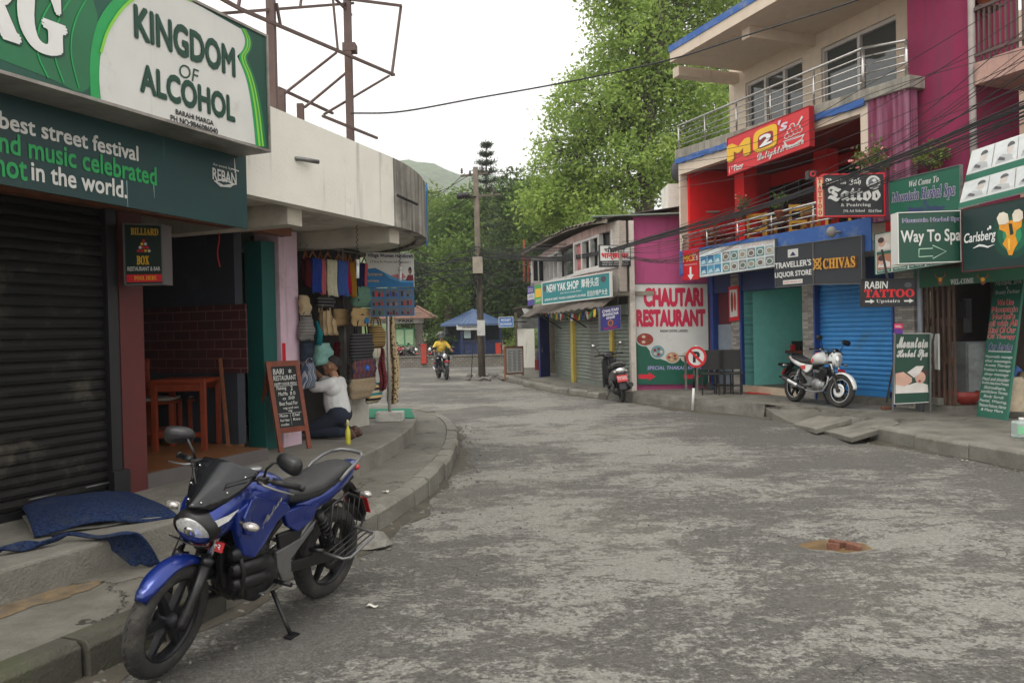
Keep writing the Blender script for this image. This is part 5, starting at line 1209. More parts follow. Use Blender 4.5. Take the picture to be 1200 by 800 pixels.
def ribbon(m, poly, z0, z1, th=.12, side=1):
 ins_ = offset(poly, th*side)
 for i in range(len(poly)-1):
  m.hexa([(*poly[i], z0), (*poly[i+1], z0), (*ins_[i+1], z0), (*ins_[i], z0)], [(*poly[i], z1), (*poly[i+1], z1), (*ins_[i+1], z1), (*ins_[i], z1)])
m = MB(); ribbon(m, offset(YK, .06), .1, 2.6); m.slab([(1.2, 30.3), (1.2, 30.2), (6, 30.2), (6, 30.3)], .1, 4.4); m.build('lower_wall', C('shop_recess_wall', 96, 92, 88, rough=.8), yb)
m = MB(); ribbon(m, YU, 2.6, 3.22, .2); ribbon(m, YU, 4.1, 4.3, .2); m.build('upper_wall', PKW, yb)
F, Ln = ykf(712, 741.5, YU); m = MB(); m.fbox(F, Ln*.42, Ln+.1, -.2, .003, 2.6, 4.3); m.build('brick_pier', CRM, yb)
m = MB(); ribbon(m, offset(YU, -.03), 3.17, 3.25, .12); m.build('sill', WFR, yb)
m = MB(); m.slab(YU+[(6.5, 19.9), (6.5, 30)], 2.5, 2.6); m.build('floor_slab', FASC, yb)
def sash(F, u, z0, z1, wd, ang, lab=None):
 h = F.pt(u, .02); d = F.d.copy(); d.rotate(Matrix.Rotation(R(ang), 3, 'Z')); n = Vector((d.y, -d.x, 0)); G = Face(h, d.to_2d(), n.to_2d())
 m = MB()
 for (a, c, e, f) in ((0, .06, z0, z1), (wd-.06, wd, z0, z1), (.06, wd-.06, z0, z0+.07), (.06, wd-.06, z1-.07, z1), (wd/2-.02, wd/2+.02, z0+.07, z1-.07)): m.fbox(G, a, c, -.02, .02, e, f)
 w_ = m.build('window_sash', WFR, yb); g = MB(); g.fbox(G, .06, wd-.06, -.004, .004, z0+.07, z1-.07); g.build('pane', GLS, w_)
for p0, p1, nb in ((624, 638, 3), (641, 656, 3), (675, 704, 3)):
 F, Ln = ykf(p0, p1, YU); m = MB(); m.fbox(F, 0, Ln, -.16, -.13, 3.25, 4.1); g = m
 fr = MB()
 for k in range(nb+1): u = Ln*k/nb; fr.fbox(F, u-.05, u+.05, -.1, .015, 3.25, 4.1)
 fr.fbox(F, .05, Ln-.05, -.1, .012, 3.25, 3.31); fr.fbox(F, .05, Ln-.05, -.1, .012, 4.03, 4.1)
 f = fr.build('window', WFR, yb); g.build('pane', GLS, f)
 if p0 == 675: c = MB(); c.shell(lambda a, b, F=F, Ln=Ln: F.pt(.05+a*.42, -.08+.02*math.sin(a*22), 3.32+b*.7), 16, 4, .006); c.build('curtain', C('pink_curtain', 190, 120, 120, rough=.9), f)
F, Ln = ykf(656, 676, YU); m = MB(); m.fbox(F, 0, Ln, -.16, -.13, 3.25, 4.1); m.build('pane', GLS, yb); sash(F, Ln*.98, 3.26, 4.1, .62, 180-58)
F, Ln = ykf(704, 722, YU); m = MB(); m.fbox(F, 0, Ln, -.16, -.13, 3.25, 4.1); m.build('pane', GLS, yb); sash(F, Ln*.9, 3.28, 4.12, .52, 180-62)
F, Ln = ykf(641, 656, YU); sash(F, 0, 3.26, 4.08, .5, -70)
# tin roof
RE = offset(YU, -.34); m = MB(); RB = [(x+4.2, y+.6) for x, y in YU]; RE2 = RE+[(3.5, 18.75)]
RE2 = RE; k = len(RE2); RS = resample(RE2, .09); RBs = [Vector(RB[0]).lerp(Vector(RB[-1]), i/(len(RS)-1)) for i in range(len(RS))]
vs = [(x, y, 4.70-.36*i/len(RS)+.02*math.sin(i*1.9)+.02*math.sin(i*.21)) for i, (x, y) in enumerate(RS)]+[(x, y, 5.05) for x, y in RBs]; k = len(RS)
m.add(vs, [(i, i+1, k+i+1, k+i) for i in range(k-1)]); m.add([(x, y, z-.02) for x, y, z in vs], [(k+i, k+i+1, i+1, i) for i in range(k-1)])
rf = m.build('roof', ROOFT, yb)
m = MB(); fe = offset(RE, .05); fi = offset(RE, .09); nf = len(fe)
for i in range(nf-1):
 za, zc = 4.69-.36*i/nf, 4.69-.36*(i+1)/nf; m.hexa([(*fe[i], za-.11), (*fe[i+1], zc-.11), (*fi[i+1], zc-.11), (*fi[i], za-.11)], [(*fe[i], za-.02), (*fe[i+1], zc-.02), (*fi[i+1], zc-.02), (*fi[i], za-.02)])
m.build('fascia', FASC, rf)
m = MB(); q = [(RE[-1][0]-.3, RE[-1][1]+.2), (5.0, 18.95), (5.1, 21), (2.6, 21)]; m.slab(q, 4.42, 4.45); m.build('flat_sheet', C('greenish_tin', 120, 134, 122, rough=.6, dirt=.4), rf)
# awning of tin over the shutters
AE = offset(YK, -.85); A0 = resample(offset(YK, -.4), .1); n0 = len(A0); A1 = [Vector(AE[0]).lerp(Vector(AE[-1]), 0) for _ in range(1)]
AR = resample(AE, sum((Vector(b)-Vector(a)).length for a, b in zip(AE[:-1], AE[1:]))/(n0-.5))[:n0]; n0 = min(n0, len(AR)); m = MB()
vs = [(*A0[i], 2.52) for i in range(n0)]+[(*AR[i], 2.2+.022*math.sin(i*1.7)+.03*math.sin(i*.13)) for i in range(n0)]
m.add(vs, [(i, n0+i, n0+i+1, i+1) for i in range(n0-1)]); m.add([(x, y, z-.015) for x, y, z in vs], [(i, i+1, n0+i+1, n0+i) for i in range(n0-1)])
aw = m.build('awning', ROOFT, yb)
for px in (660, 690, 722):
 p = onpoly(px, YK); q = onpoly(px, AE); m = MB(); m.bar((p.x-.05, p.y, 1.75), (p.x-.75, p.y-.28, 2.2), .03, .03); m.build('bracket', BLKM, yb)
for p0, p1 in ((652, 670), (673.5, 715.5), (719.5, 737.5)):
 F, Ln = ykf(p0, p1, offset(YK, -.02)); m = MB(); slats(m, F, 0, Ln, .32, 2.05, 0, .095, .02); m.fbox(F, 0, Ln, -.02, .03, .2, .32); sh = m.build('roller_shutter', SHG, yb)
 m = MB(); m.fbox(F, -.03, Ln+.03, -.05, .12, 2.05, 2.3); m.build('shutter_hood', SHG, yb)
for p0, p1 in ((670.3, 673.2), (715.8, 719.2)):
 F, Ln = ykf(p0, p1, offset(YK, -.06)); m = MB(); m.fbox(F, 0, Ln, -.08, .05, .18, 2.3); m.build('post', YPOST, yb)
m = MB(); m.box(2.87, 2.99, 19.22, 19.6, .15, 4.3); m.build('corner_pier', C('corner_white_paint', 196, 186, 176, rough=.85, streak=.4, dirt=.3), yb)
# open blue door
dp = onpoly(650.5, YK); A = on_y(632.5, 436, dp.y-.7); G = Face(A, (dp.x-.02-A.x, dp.y-A.y), (dp.y-A.y, -(dp.x-A.x))); Ln = (dp-Vector((A.x, A.y, 0))).length
m = MB(); m.fbox(G, 0, Ln*.62, -.03, .03, .2, 2.2); d_ = m.build('door', NAVY, yb); m = MB(); m.fbox(G, .08, .12, .03, .06, 1.0, 1.15); m.build('handle', CHROME, d_)
m = MB(); m.fbox(G, Ln*.66, Ln, -.03, .02, .3, 2.2); m.fbox(G, Ln*.62, Ln, -.03, .04, 1.3, 1.45); m.build('door', C('cream_door', 190, 180, 160, rough=.6, dirt=.3), yb)
# painted end wall facing the street
CW = Face((2.95, 19.42), (1, .06), (.06, -1))
m = MB(); m.fbox(CW, .06, 2.0, -.15, 0, .15, 4.5); m.build('magenta_wall', PURW, yb)
m = MB(); m.slab([(2.96, 19.62), (4.9, 19.72), (6.4, 30), (1.6, 30)], .2, .22); m.build('floor', DARK, yb)
# rest of the far end: low sheds with tin and cloth
sh = thing('shed', 'makeshift tin shed with a corrugated panel left of the blue shop door', 'shed', on_y(618, 430, 31))
m = MB(); P = [on_y(601, 361, 30.5), on_y(632, 356, 29.0), on_y(646, 366, 29.6), on_y(612, 368.5, 31.5)]; m.hexa([p-Vector((0, 0, .03)) for p in P], P); m.build('roof_sheet', ROOFT, sh)
m = MB(); A, B = on_y(607, 385, 31), on_y(632, 372.5, 31)
for k in range(30): x = A.x+(B.x-A.x)*k/30; m.box(x, x+(B.x-A.x)/60, 31, 31.03, A.z, B.z); m.box(x+(B.x-A.x)/60, x+(B.x-A.x)/30, 31.012, 31.03, A.z, B.z)
m.build('corrugated_panel', C('white_tin', 178, 178, 176, rough=.6, dirt=.3), sh)
for px in (605, 633): p = on_y(px, 400, 31.2); m = MB(); m.box(p.x-.05, p.x+.05, 31.1, 31.2, .1, on_y(px, 366, 31.2).z); m.build('post', PW, sh)
m = MB(); A, B = on_y(607, 425, 32.6), on_y(626, 385, 32.6); m.box(A.x, B.x, 32.6, 32.75, .1, B.z); m.build('back_wall', WALLW, sh)
F = frontal(30.0, 12); q = [on_y(611.5, 361.5, 29.8), on_y(629, 359.5, 29.8), on_y(633, 370.5, 29.2), on_y(617, 373, 29.2)]; Sign('tilted_sign', 'tilted faded board hanging under the tin shed roof', q, C('faded_board', 150, 152, 146, rough=.8, dirt=.4), .02).text('TATTOO', .15, .7, .3, .7, C('faded_grey', 110, 114, 112)).done()
p = on_y(631, 424, 30.5); t = thing('marker_post', 'squat white marker post with a red foot beside the shop door', 'post', p); m = MB(); m.box(p.x-.12, p.x+.12, 30.4, 30.6, .6, 1.0); m.build('top', MATS['white_plinth'], t)
m = MB(); m.box(p.x-.14, p.x+.14, 30.38, 30.62, .18, .598); m.build('foot', C('red_foot', 130, 40, 34, rough=.7), t)
m = MB()
for a, c, r in (((614, 281), (614, 330), .07), ((611, 303), (630, 302), .09), ((619, 303), (619, 330), .08)): m.bar(on_y(*a, 29.5), on_y(*c, 29.5), r, r)
m.build('timber_frame', C('red_timber', 150, 74, 50, rough=.7), sh)
# signs of the row
def poly_sign(name, label, pl, pr_, ytl, ytr, ybr, ybl, w, mt, poly=YU, **k):
 A, B = onpoly(pl, offset(poly, -w)), onpoly(pr_, offset(poly, -w))
 q = [on_y(pl, ytl, A.y), on_y(pr_, ytr, B.y), on_y(pr_, ybr, B.y), on_y(pl, ybl, A.y)]
 for a, c in ((0, 3), (1, 2)): q[c].x = q[a].x
 return Sign(name, label, q, mt, **k)
TQ = C('sign_turquoise', 12, 118, 122, rough=.45, var=.08)
sg = poly_sign('shop_sign', 'long turquoise shop sign with English and Chinese lettering on the curved front', 635.5, 714.5, 332, 319.5, 346.5, 356, .8, TQ, thick=.05, frame=OFFW, fw=.03)
sg.text('NEW YAK SHOP', .08, .58, .52, .88, WHITE, st='sans', off=.02); sg.text('犛骨头店', .62, .86, .5, .9, WHITE, off=.01)
sg.text('Barahi Chowk, Lakeside, Pokhara', .3, .62, .35, .44, WHITE); sg.text('SUPPLIER OF CARPET, THANGKA, HANDICRAFT & SOUVENIR', .04, .68, .1, .22, WHITE, st='sans'); sg.text('尼泊尔特产大全', .7, .97, .08, .34, WHITE, off=.01)
YKP = C('yak_print', 70, 60, 70); sg.disc(.04, .72, .026, .14, YKP).disc(.92, .76, .035, .14, YKP); sg.done()
sg = poly_sign('small_sign', 'small purple, white and green board left of the turquoise sign', 618, 635, 336, 333, 355, 358.5, .8, C('sign_purple', 70, 50, 140, rough=.5), thick=.05)
sg.rect(.0, .5, .3, .6, OFFW).rect(.5, 1, 0, 1, C('sign_leaf_green', 60, 150, 70, rough=.5)).rect(.56, .96, .35, .8, YEL, .004)
sg.text('STICK', .08, .42, .7, .88, WHITE).text('OFFER', .06, .44, .36, .54, C('violet_ink', 70, 50, 140)).text('SHOP', .6, .92, .1, .26, WHITE).done()
F = frontal(18.9, 6); sg = Sign('hanging_sign', 'white, red and black Nepali sign hanging in front of the upper windows', F.quad(0, (703, 287.5), (738, 288.5), (738.3, 311), (703.5, 312)), OFFW, .12, BLKM, .015)
sg.rect(0, 1, 0, .26, C('black_strip', 28, 26, 34), .002).text('चौतारी', .14, .84, .66, .94, BLK, off=.015).text('भान्छा घर', .05, .95, .3, .62, RED, off=.03)
sg.text('थकाली खाना, नेवारी खाजा, मःमः', .06, .94, .13, .21, OFFW).text('बाराही चोक, लेकसाइड, पोखरा', .06, .94, .03, .1, OFFW).done()
F = frontal(18.4, 8); sg = Sign('hanging_sign', 'square purple and white sign hanging above the shutter corner', F.quad(0, (702.5, 362), (726, 358), (728, 384.5), (704.5, 388)), C('sign_deep_purple', 46, 42, 120, rough=.5), .14, GREYM, .012)
sg.text('CHAUTARI', .1, .92, .8, .93, WHITE, st='sansi', off=.01).text('BHANCHA', .12, .9, .64, .76, WHITE, st='sansi', off=.01).text('GHAR', .3, .72, .49, .6, WHITE, st='sansi', off=.01)
sg.disc(.5, .3, .14, .15, C('orange_brown', 170, 100, 50)).disc(.5, .3, .09, .1, C('sign_deep_purple2', 80, 60, 70), .005); sg.text('RESTAURANT', .2, .84, .05, .12, RED, st='sans').done()
m = MB(); p = on_y(703, 360, 18.45); q = onpoly(706, YU); m.bar(p, (q.x, q.y, p.z+.08), .02, .02); m.bar(on_y(724, 357, 18.45), (q.x+.4, q.y-.3, p.z+.7), .015, .015); m.build('bracket', BLKM, sg.root)
# prayer flags
fa, fb = on_y(632, 360, 27.0), on_y(703, 360, 18.9); FC = [(40, 90, 170), (225, 225, 220), (190, 60, 40), (60, 130, 60), (215, 180, 60)]
t = thing('prayer_flags', 'string of small coloured prayer flags under the tin awning', 'prayer flags', (fa+fb)/2)
def fpos(f): p = fa.lerp(fb, f); p.z -= .16*math.sin(math.pi*f)*1.2; return p
m = MB(); m.tube([fpos(k/20) for k in range(21)], .006, 5); m.build('string', BLKM, t)
for k in range(26):
 A, B = fpos((k+.1)/26), fpos((k+.85)/26); m = MB(); sw = .05*math.sin(k*1.7); hgt = .2
 m.shell(lambda a, b, A=A, B=B, sw=sw, k=k: A.lerp(B, a)-Vector((sw*b, .05*math.sin(k)*b, hgt*b))+Vector((.012*math.sin(5*a+k), 0, 0)), 4, 3, .003); m.build('flag', C('flag_%d' % (k % 5), *FC[k % 5], rough=.9), t)
# big restaurant board on the magenta wall
q = CW.quad(.05, (742.5, 333), (830, 332.5), (830, 449.5), (742.5, 450)); sg = Sign('restaurant_board', 'tall white and green restaurant board with red capital lettering on the magenta wall', q, OFFW, .045, C('board_frame', 60, 80, 90), .012)
CRIM = C('crimson_lettering', 196, 28, 70, rough=.5, var=.04); DG = C('board_green', 20, 92, 72, rough=.5, var=.08)
sg.ptext('CHAUTARI', (757, 358), (825, 338.5), CRIM, st='sans', off=.05); sg.ptext('RESTAURANT', (748, 381.5), (827.5, 363.5), CRIM, st='sans', off=.05); sg.ptext('BAIDAM CHOWK, LAKESIDE', (775, 389.5), (807, 386), BLK, st='sans')
sg.ppoly([(742.5, 393), (749, 397), (757, 404), (766, 416), (776, 421), (788, 425), (800, 418), (812, 414), (830, 412), (830, 449.5), (742.5, 450)], DG, .002)
for x, y, rx, ry, c in ((757, 397.5, 11, 8.3, (150, 60, 50)), (771.5, 412, 9, 8.6, (110, 150, 160)), (788.5, 418.5, 8.8, 7, (190, 150, 120)), (806, 418, 8, 7, (200, 180, 160))):
 s0, t0 = sg.loc(x, y); k = 1/87.5; kv = 1/117.; sg.disc(s0, t0, rx*k, ry*kv, OFFW, .004); sg.disc(s0, t0, rx*k*.88, ry*kv*.86, C('dish_%d' % x, *c), .006)
 for j in range(5): a = j*1.3+x; sg.disc(s0+rx*k*.45*math.cos(a), t0+ry*kv*.4*math.sin(a), rx*k*.2, ry*kv*.2, C(['food_red', 'food_cream', 'food_brown'][j % 3], *[(150, 40, 36), (210, 190, 160), (120, 80, 50)][j % 3]), .008, n=12)
sg.ptext('SPECIAL THAKALI KHANA', (759, 433), (826, 428.5), C('violet_white_ink', 170, 165, 215), st='sansi', off=.01)
for x0 in (748.5, 801): sg.ppoly([(x0, 438.5), (x0+12, 438.5), (x0+12, 436), (x0+20, 441), (x0+12, 446), (x0+12, 443.5), (x0, 443.5)], C('arrow_red', 215, 40, 60), .004, 'arrow')
sg.done()

# ------------------------------------------------------------------ restaurant building with the red terrace
RF = Face((6.11, 16.06), (-.369, .929), (-.929, -.369))
def ru(px, w=0): return RF.hit(px, 300, w)[0]
def rz_(px, py, w=0): return RF.hit(px, py, w)[1]
BEIGE = C('beige_render', 206, 190, 172, rough=.85, var=.06, streak=.3, scol=(.3, .26, .22), bump=.12)
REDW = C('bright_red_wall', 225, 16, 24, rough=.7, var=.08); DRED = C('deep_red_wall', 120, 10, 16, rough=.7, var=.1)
BLUEP = C('blue_band_paint', 48, 92, 160, rough=.7, var=.12, scale=3, dirt=.35, dcol=(.2, .22, .26), dscale=3)
BLSH = C('blue_shutter_steel', 52, 138, 204, rough=.42, metal=.15, var=.1, dirt=.15, dcol=(.05, .14, .24))
GCON = C('grey_balcony_concrete', 158, 152, 140, rough=.9, var=.15, streak=.9, scol=(.13, .125, .11), dirt=.4, dcol=(.16, .15, .13), bump=.35)
TILES = brick_mat('grey_stone_tiles', (.40, .37, .33), (.19, .175, .16), (.13, .12, .11), 4.2, .85, .2, ms=.012, rot=(-.369, .929))
TURQ = C('turquoise_room_paint', 140, 222, 212, rough=.7, var=.06); STEEL = C('stainless_rail', 190, 188, 184, rough=.28, metal=.9, var=.1)
rb = thing('restaurant_building', 'multi-storey building with a red first-floor terrace, steel railings and blue trim', 'building', RF.pt(0, 0, .2))
US, UE = ru(797, .9), ru(1020, .9)
uL = US
# ground floor
m = MB(); m.fbox(RF, ru(1073), uL+.35, -4.2, -.001, .15, .335); m.build('floor', CONCR, rb)
for a, c in ((939, 953), (1047, 1070), (855.5, 866)): m = MB(); m.fbox(RF, ru(c), ru(a), -.35, 0, .15, 2.9); m.build('tiled_pillar', TILES, rb)
for a, c in ((832, 835.5), (866.3, 868.5), (953.2, 955), (1045, 1047)): m = MB(); m.fbox(RF, ru(c), ru(a), -.3, .03, .2, 2.9); m.build('blue_frame', C('deep_blue_frame', 30, 62, 130, rough=.5, var=.1), rb)
m = MB(); slats(m, RF, ru(1045), ru(955), .45, 2.55, -.12, .088, .022); m.fbox(RF, ru(1045), ru(955), -.14, -.09, .34, .45); rs_ = m.build('roller_shutter', BLSH, rb)
m = MB(); p = RF.pt(ru(1038), -.06, .41); m.box(p.x-.03, p.x+.03, p.y-.04, p.y+.04, .36, .45); m.build('padlock', CHROME, rs_)
m = MB(); m.fbox(RF, ru(1073), uL+.2, -.4, -.01, 2.5, 2.93); m.build('ground_lintel', C('dark_blue_beam', 26, 52, 100, rough=.6, var=.15), rb)
m = MB(); m.fbox(RF, ru(855), ru(836), -.18, -.1, .3, 1.75); m.build('door', C('grey_door_panel', 128, 138, 150, rough=.5, var=.12), rb)
m = MB(); m.fbox(RF, ru(855), ru(836), -.18, -.12, 1.76, 2.5); m.build('door_transom', C('maroon_transom', 88, 22, 36, rough=.6), rb)
# turquoise room
u0, u1 = ru(938.8), ru(868.5)
m = MB(); m.fbox(RF, u0-.7, u1+.6, -2.7, -2.6, .336, 2.9); m.fbox(RF, u1, u1+.1, -2.6, -.05, .336, 2.9); m.fbox(RF, u0-.7, u0-.6, -2.6, -.36, .336, 2.9); m.fbox(RF, u0-.6, u1, -2.6, -.42, 2.7, 2.75); m.build('turquoise_room', TURQ, rb)
m = MB(); m.fbox(RF, u0, u1, -.002, .02, .19, .36); m.build('step_riser', C('beige_step_tile', 190, 172, 148, rough=.5, dirt=.2), rb)
m = MB(); p = RF.pt(u0-.1, -2.585, 1.28); m.ball(p, (.13, .03, .05), 10, 6); m.build('wall_plaque', C('plaque_red', 140, 40, 40), rb)
A = on_z(875, 462, .2); m = MB(); P = [on_z(*p, .206) for p in ((884, 457), (921, 457.5), (923, 462.5), (872, 461))]; m.hexa(P, [p+Vector((0, 0, .01)) for p in P]); tag(m.build('mat', C('red_mat', 190, 44, 40, rough=.9, var=.2, scale=20, dirt=.2)), 'worn red mat on the pavement before the turquoise room', 'mat')
# first floor slab, terrace, side walls
F1, CE = 3.1, 5.42
m = MB(); m.fbox(RF, UE-.1, US, -3.6, .9, 2.93, F1); m.build('floor_slab', GCON, rb)
m = MB(); m.fbox(RF, UE-.05, US+.003, .9, .93, 2.93, 3.5); m.build('blue_band', BLUEP, rb)
m = MB(); m.fbox(RF, US-.06, US, .7, .9, F1, 5.62); m.fbox(RF, UE, UE+.17, .55, .9, F1, 5.6); m.fbox(RF, UE+.17, US-.06, .72, .9, 5.3, 5.62); m.build('terrace_frame', BEIGE, rb)
m = MB(); m.fbox(RF, US-.14, US-.02, -1.7, .7, F1, 5.6); m.build('side_wall', REDW, rb)
m = MB(); m.fbox(RF, UE, US-.12, -1.8, -1.7, F1, 5.6); m.build('back_wall', REDW, rb)
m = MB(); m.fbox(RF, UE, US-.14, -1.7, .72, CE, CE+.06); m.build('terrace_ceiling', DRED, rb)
u = ru(872, -.1); m = MB(); m.fbox(RF, u-.17, u+.17, -.35, .0, F1, CE); m.build('red_pillar', REDW, rb)
u = ru(963, -.9); m = MB(); m.fbox(RF, u-.2, u+.2, -1.2, -.9, F1, CE); m.build('red_pillar', REDW, rb)
m = MB(); m.fbox(RF, ru(858, -1.68), ru(840, -1.68), -1.7, -1.66, F1, 5.0); m.build('door', C('dark_door', 26, 22, 24, rough=.4), rb)
m = MB(); a, c = ru(958, -1.66), ru(888, -1.66); m.fbox(RF, a, c, -1.69, -1.65, F1+.3, 5.1); wn = m.build('terrace_window', GLS, rb)
m = MB()
for k in range(5): u = a+(c-a)*k/4; m.fbox(RF, u-.03, u+.03, -1.65, -1.62, F1+.3, 5.1)
m.build('window_frame', C('dark_frame', 40, 34, 34, rough=.5), wn)
m = MB(); m.fbox(RF, ru(1014, -1.68), ru(970, -1.68), -1.69, -1.62, F1, 5.15); m.build('dark_opening', C('dark_interior', 20, 17, 17, rough=.8), rb)
for px in (832, 977):
 p = RF.pt(ru(px, -.4), -.4, CE-.08); m = MB(); m.lathe([(.06, 0), (.08, .04), (.07, .08)], Matrix.Translation(p), 12); m.build('ceiling_lamp', C('dark_lamp', 90, 60, 60), rb)
def railing(p0, p1, z0a, z1a, z0b, z1b, posts, nr, w, r=.02, rr=.014, top=.026):
 """steel railing on the facade between two columns, as posts and rails"""
 ua, ub = ru(p0, w), ru(p1, w)
 def q(f, h): return RF.pt(ua+(ub-ua)*f, w, (z0a+(z0b-z0a)*f)*(1-h)+(z1a+(z1b-z1a)*f)*h)
 for px in posts:
  f = (ru(px, w)-ua)/(ub-ua); m = MB(); m.tube([q(f, -.02), q(f, 1.0)], r, 8); m.build('rail_post', STEEL, rb)
 for k in range(nr): h = 1 if k == 0 else 1-k/(nr); m = MB(); m.tube([q(0, h), q(1, h)], top if k == 0 else rr, 8); m.build('rail', STEEL, rb)
railing(799, 1012, 3.5, rz_(799, 277, .86), 3.5, 3.98, (800, 829, 865, 905, 954, 1005), 4, .86)
# upper balcony: slab, blue painted edge, railing
zs = {p: (rz_(p, a, .95), rz_(p, c, .95)) for p, a, c in ((793, 175.5, 188), (1069, 86, 101))}
def sq(px, w, k): return RF.pt(ru(px, .95), w, zs[px][k])
m = MB(); m.hexa([sq(793, -.6, 1), sq(1069, -.6, 1), sq(1069, .95, 1), sq(793, .95, 1)], [sq(793, -.6, 0), sq(1069, -.6, 0), sq(1069, .95, 0), sq(793, .95, 0)]); m.build('balcony_slab', GCON, rb, bevel=.015)
m = MB(); A0, B0 = RF.pt(ru(793, .95), .955, 0), RF.pt(ru(1016, .95), .955, 0); za, zb_ = zs[793][1], zs[793][1]+(zs[1069][1]-zs[793][1])*.8
NB = 40; rr = random.Random(3); vs = []
for k in range(NB+1):
 p = A0.lerp(B0, k/NB); z = za+(zb_-za)*k/NB; vs += [p+Vector((0, 0, z+.03+rr.uniform(0, .02))), p+Vector((0, 0, z-.075+rr.uniform(-.015, .01)))]
m.add(vs+[v-RF.n*.05 for v in vs], [(2*k, 2*k+1, 2*k+3, 2*k+2) for k in range(NB)]+[(2*k+1, 2*k+1+len(vs), 2*k+3+len(vs), 2*k+3) for k in range(NB)]); m.build('blue_edge', BLUEP, rb)
railing(797, 1015, zs[793][0], rz_(797, 147, .88), rz_(1015, 104, .95), rz_(1015, 55, .88), (798, 829, 866, 906, 957), 5, .88)
railing(1015, 1066, rz_(1015, 104, .95), rz_(1015, 55, .88), zs[1069][0], rz_(1066, 46, .88), (1015, 1066), 5, .88, r=.03)
# upper storey wall, windows, eave
wu = -.35
m = MB(); segs = [(858, 877), (944, 966), (1054, 1074)]
for a, c in segs: m.fbox(RF, ru(c, wu), ru(a, wu), wu-.25, wu, 5.5, 7.9)
m.fbox(RF, ru(1074, wu), ru(858, wu), wu-.25, wu-.002, 7.3, 7.9); m.fbox(RF, ru(1074, wu), ru(858, wu), wu-.25, wu-.004, 5.5, 5.75); m.build('upper_wall', BEIGE, rb)
m = MB(); m.fbox(RF, ru(858, wu), ru(858, wu)+.25, wu-3.5, wu-.25, 5.5, 7.9); m.build('upper_side_wall', BEIGE, rb)
m = MB(); m.fbox(RF, ru(1074, wu)-2, ru(858, wu), -4.2, -3.9, .2, 7.9); m.fbox(RF, US-.1, US, -4.0, -1.7, .2, 5.6); m.build('rear_wall', BEIGE, rb)
for a, c, nb in ((877, 944, 3), (966, 1054, 2)):
 ua, ub = ru(c, wu), ru(a, wu); m = MB(); m.fbox(RF, ua+.05, ub-.05, wu-.14, wu-.12, 5.75, 7.3); f = MB()
 for k in range(nb+1): u = ua+(ub-ua)*k/nb; f.fbox(RF, u-.035, u+.035, wu-.18, wu-.05, 5.75, 7.3)
 f.fbox(RF, ua, ub, wu-.17, wu-.06, 5.75, 5.82); f.fbox(RF, ua, ub, wu-.17, wu-.06, 7.23, 7.3); fo = f.build('window', WFR, rb); m.build('pane', mat('window_glass', (.05, .06, .06), .04, var=0, spec=1), fo)
ue0, ue1 = RF.hit(785, 68, 1.6)[0], RF.hit(1074, 68, 1.0)[0]-.6
m = MB(); m.fbox(RF, ue1, ue0, -1, 1.6, 7.62, 7.84); m.build('eave', BEIGE, rb)
m = MB(); m.fbox(RF, ue1, ue0+.02, -1, 1.62, 7.84, 7.98); m.build('eave_edge', BLUEP, rb)
for px in (866, 955): u = ru(px, wu); m = MB(); m.fbox(RF, u-.12, u+.12, wu, 1.3, 7.4, 7.618); m.build('eave_beam', BEIGE, rb)
m = MB(); p = RF.pt(US+.12, .7, rz_(788, 203, .8)); m.T = Matrix.Translation(p) @ Matrix.Rotation(R(60), 4, 'Z') @ Matrix.Rotation(R(75), 4, 'Y'); m.lathe([(0, 0), (.12, .01), (.24, .05), (.33, .1), (.33, .115), (.24, .065), (0, .015)], None, 20)
m.T = None; m.tube([p, p-RF.d*.2-Vector((0, 0, .25))], .02, 6); tag(m.build('satellite_dish', C('dark_dish', 70, 70, 74, rough=.5)), 'dark satellite dish at the left corner of the red terrace', 'satellite dish')
m = MB(); A, B = on_y(782.5, 246, 20.2), on_y(797, 216, 20.2); m.box(A.x, B.x, 20.1, 21, A.z-1.2, B.z); tag(m.build('water_tank_wall', WALLW), 'small whitewashed wall block behind the magenta wall', 'wall')

# ------------------------------------------------------------------ magenta building on the right
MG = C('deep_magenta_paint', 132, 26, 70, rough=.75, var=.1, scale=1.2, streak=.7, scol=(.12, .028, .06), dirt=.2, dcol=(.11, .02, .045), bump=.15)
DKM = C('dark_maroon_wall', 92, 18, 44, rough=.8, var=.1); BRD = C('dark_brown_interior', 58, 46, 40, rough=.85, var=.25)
gb = thing('magenta_building', 'tall magenta building with a balcony above the spa entrance', 'building', RF.pt(-3.5, 0, .2))
wm_ = .62
uR = ru(1142, wm_); uLm = ru(1067.5, wm_); uE = ru(1300, .3)
m = MB(); m.fbox(RF, uR, uLm, -.4, wm_, 2.9, 10.5); m.build('wall', MG, gb)
m = MB(); ua, ub = ru(1068, .9), ru(1020.5, .9); n = 30; vs = []
for k in range(n+1): u = ua+(ub-ua)*k/n; d = .9+(.02 if (k//2) % 2 else -.012); vs += [RF.pt(u, d, 3.4), RF.pt(u, d, 5.5)]
m.add(vs, [(2*k, 2*k+1, 2*k+3, 2*k+2) for k in range(n)]); m.fbox(RF, ua, ub, .72, .86, 3.4, 5.5); m.build('fluted_panel', C('fluted_magenta', 112, 32, 66, rough=.7, var=.1, streak=.9, scol=(.34, .18, .26)), gb)
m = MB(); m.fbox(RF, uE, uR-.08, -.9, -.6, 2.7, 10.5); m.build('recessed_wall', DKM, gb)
m = MB(); z = rz_(1155, 98, wm_); m.fbox(RF, uE, uR-.12, -.6, wm_+.1, z, z+.32); m.build('balcony_slab', C('pinkish_slab', 178, 142, 130, rough=.85, streak=.5, dirt=.3), gb)
m = MB(); u = uR-.12
for k in range(34): uu = uR-.15-k*.085; m.fbox(RF, uu-.012, uu+.012, wm_+.02, wm_+.045, z+.32, z+1.1)
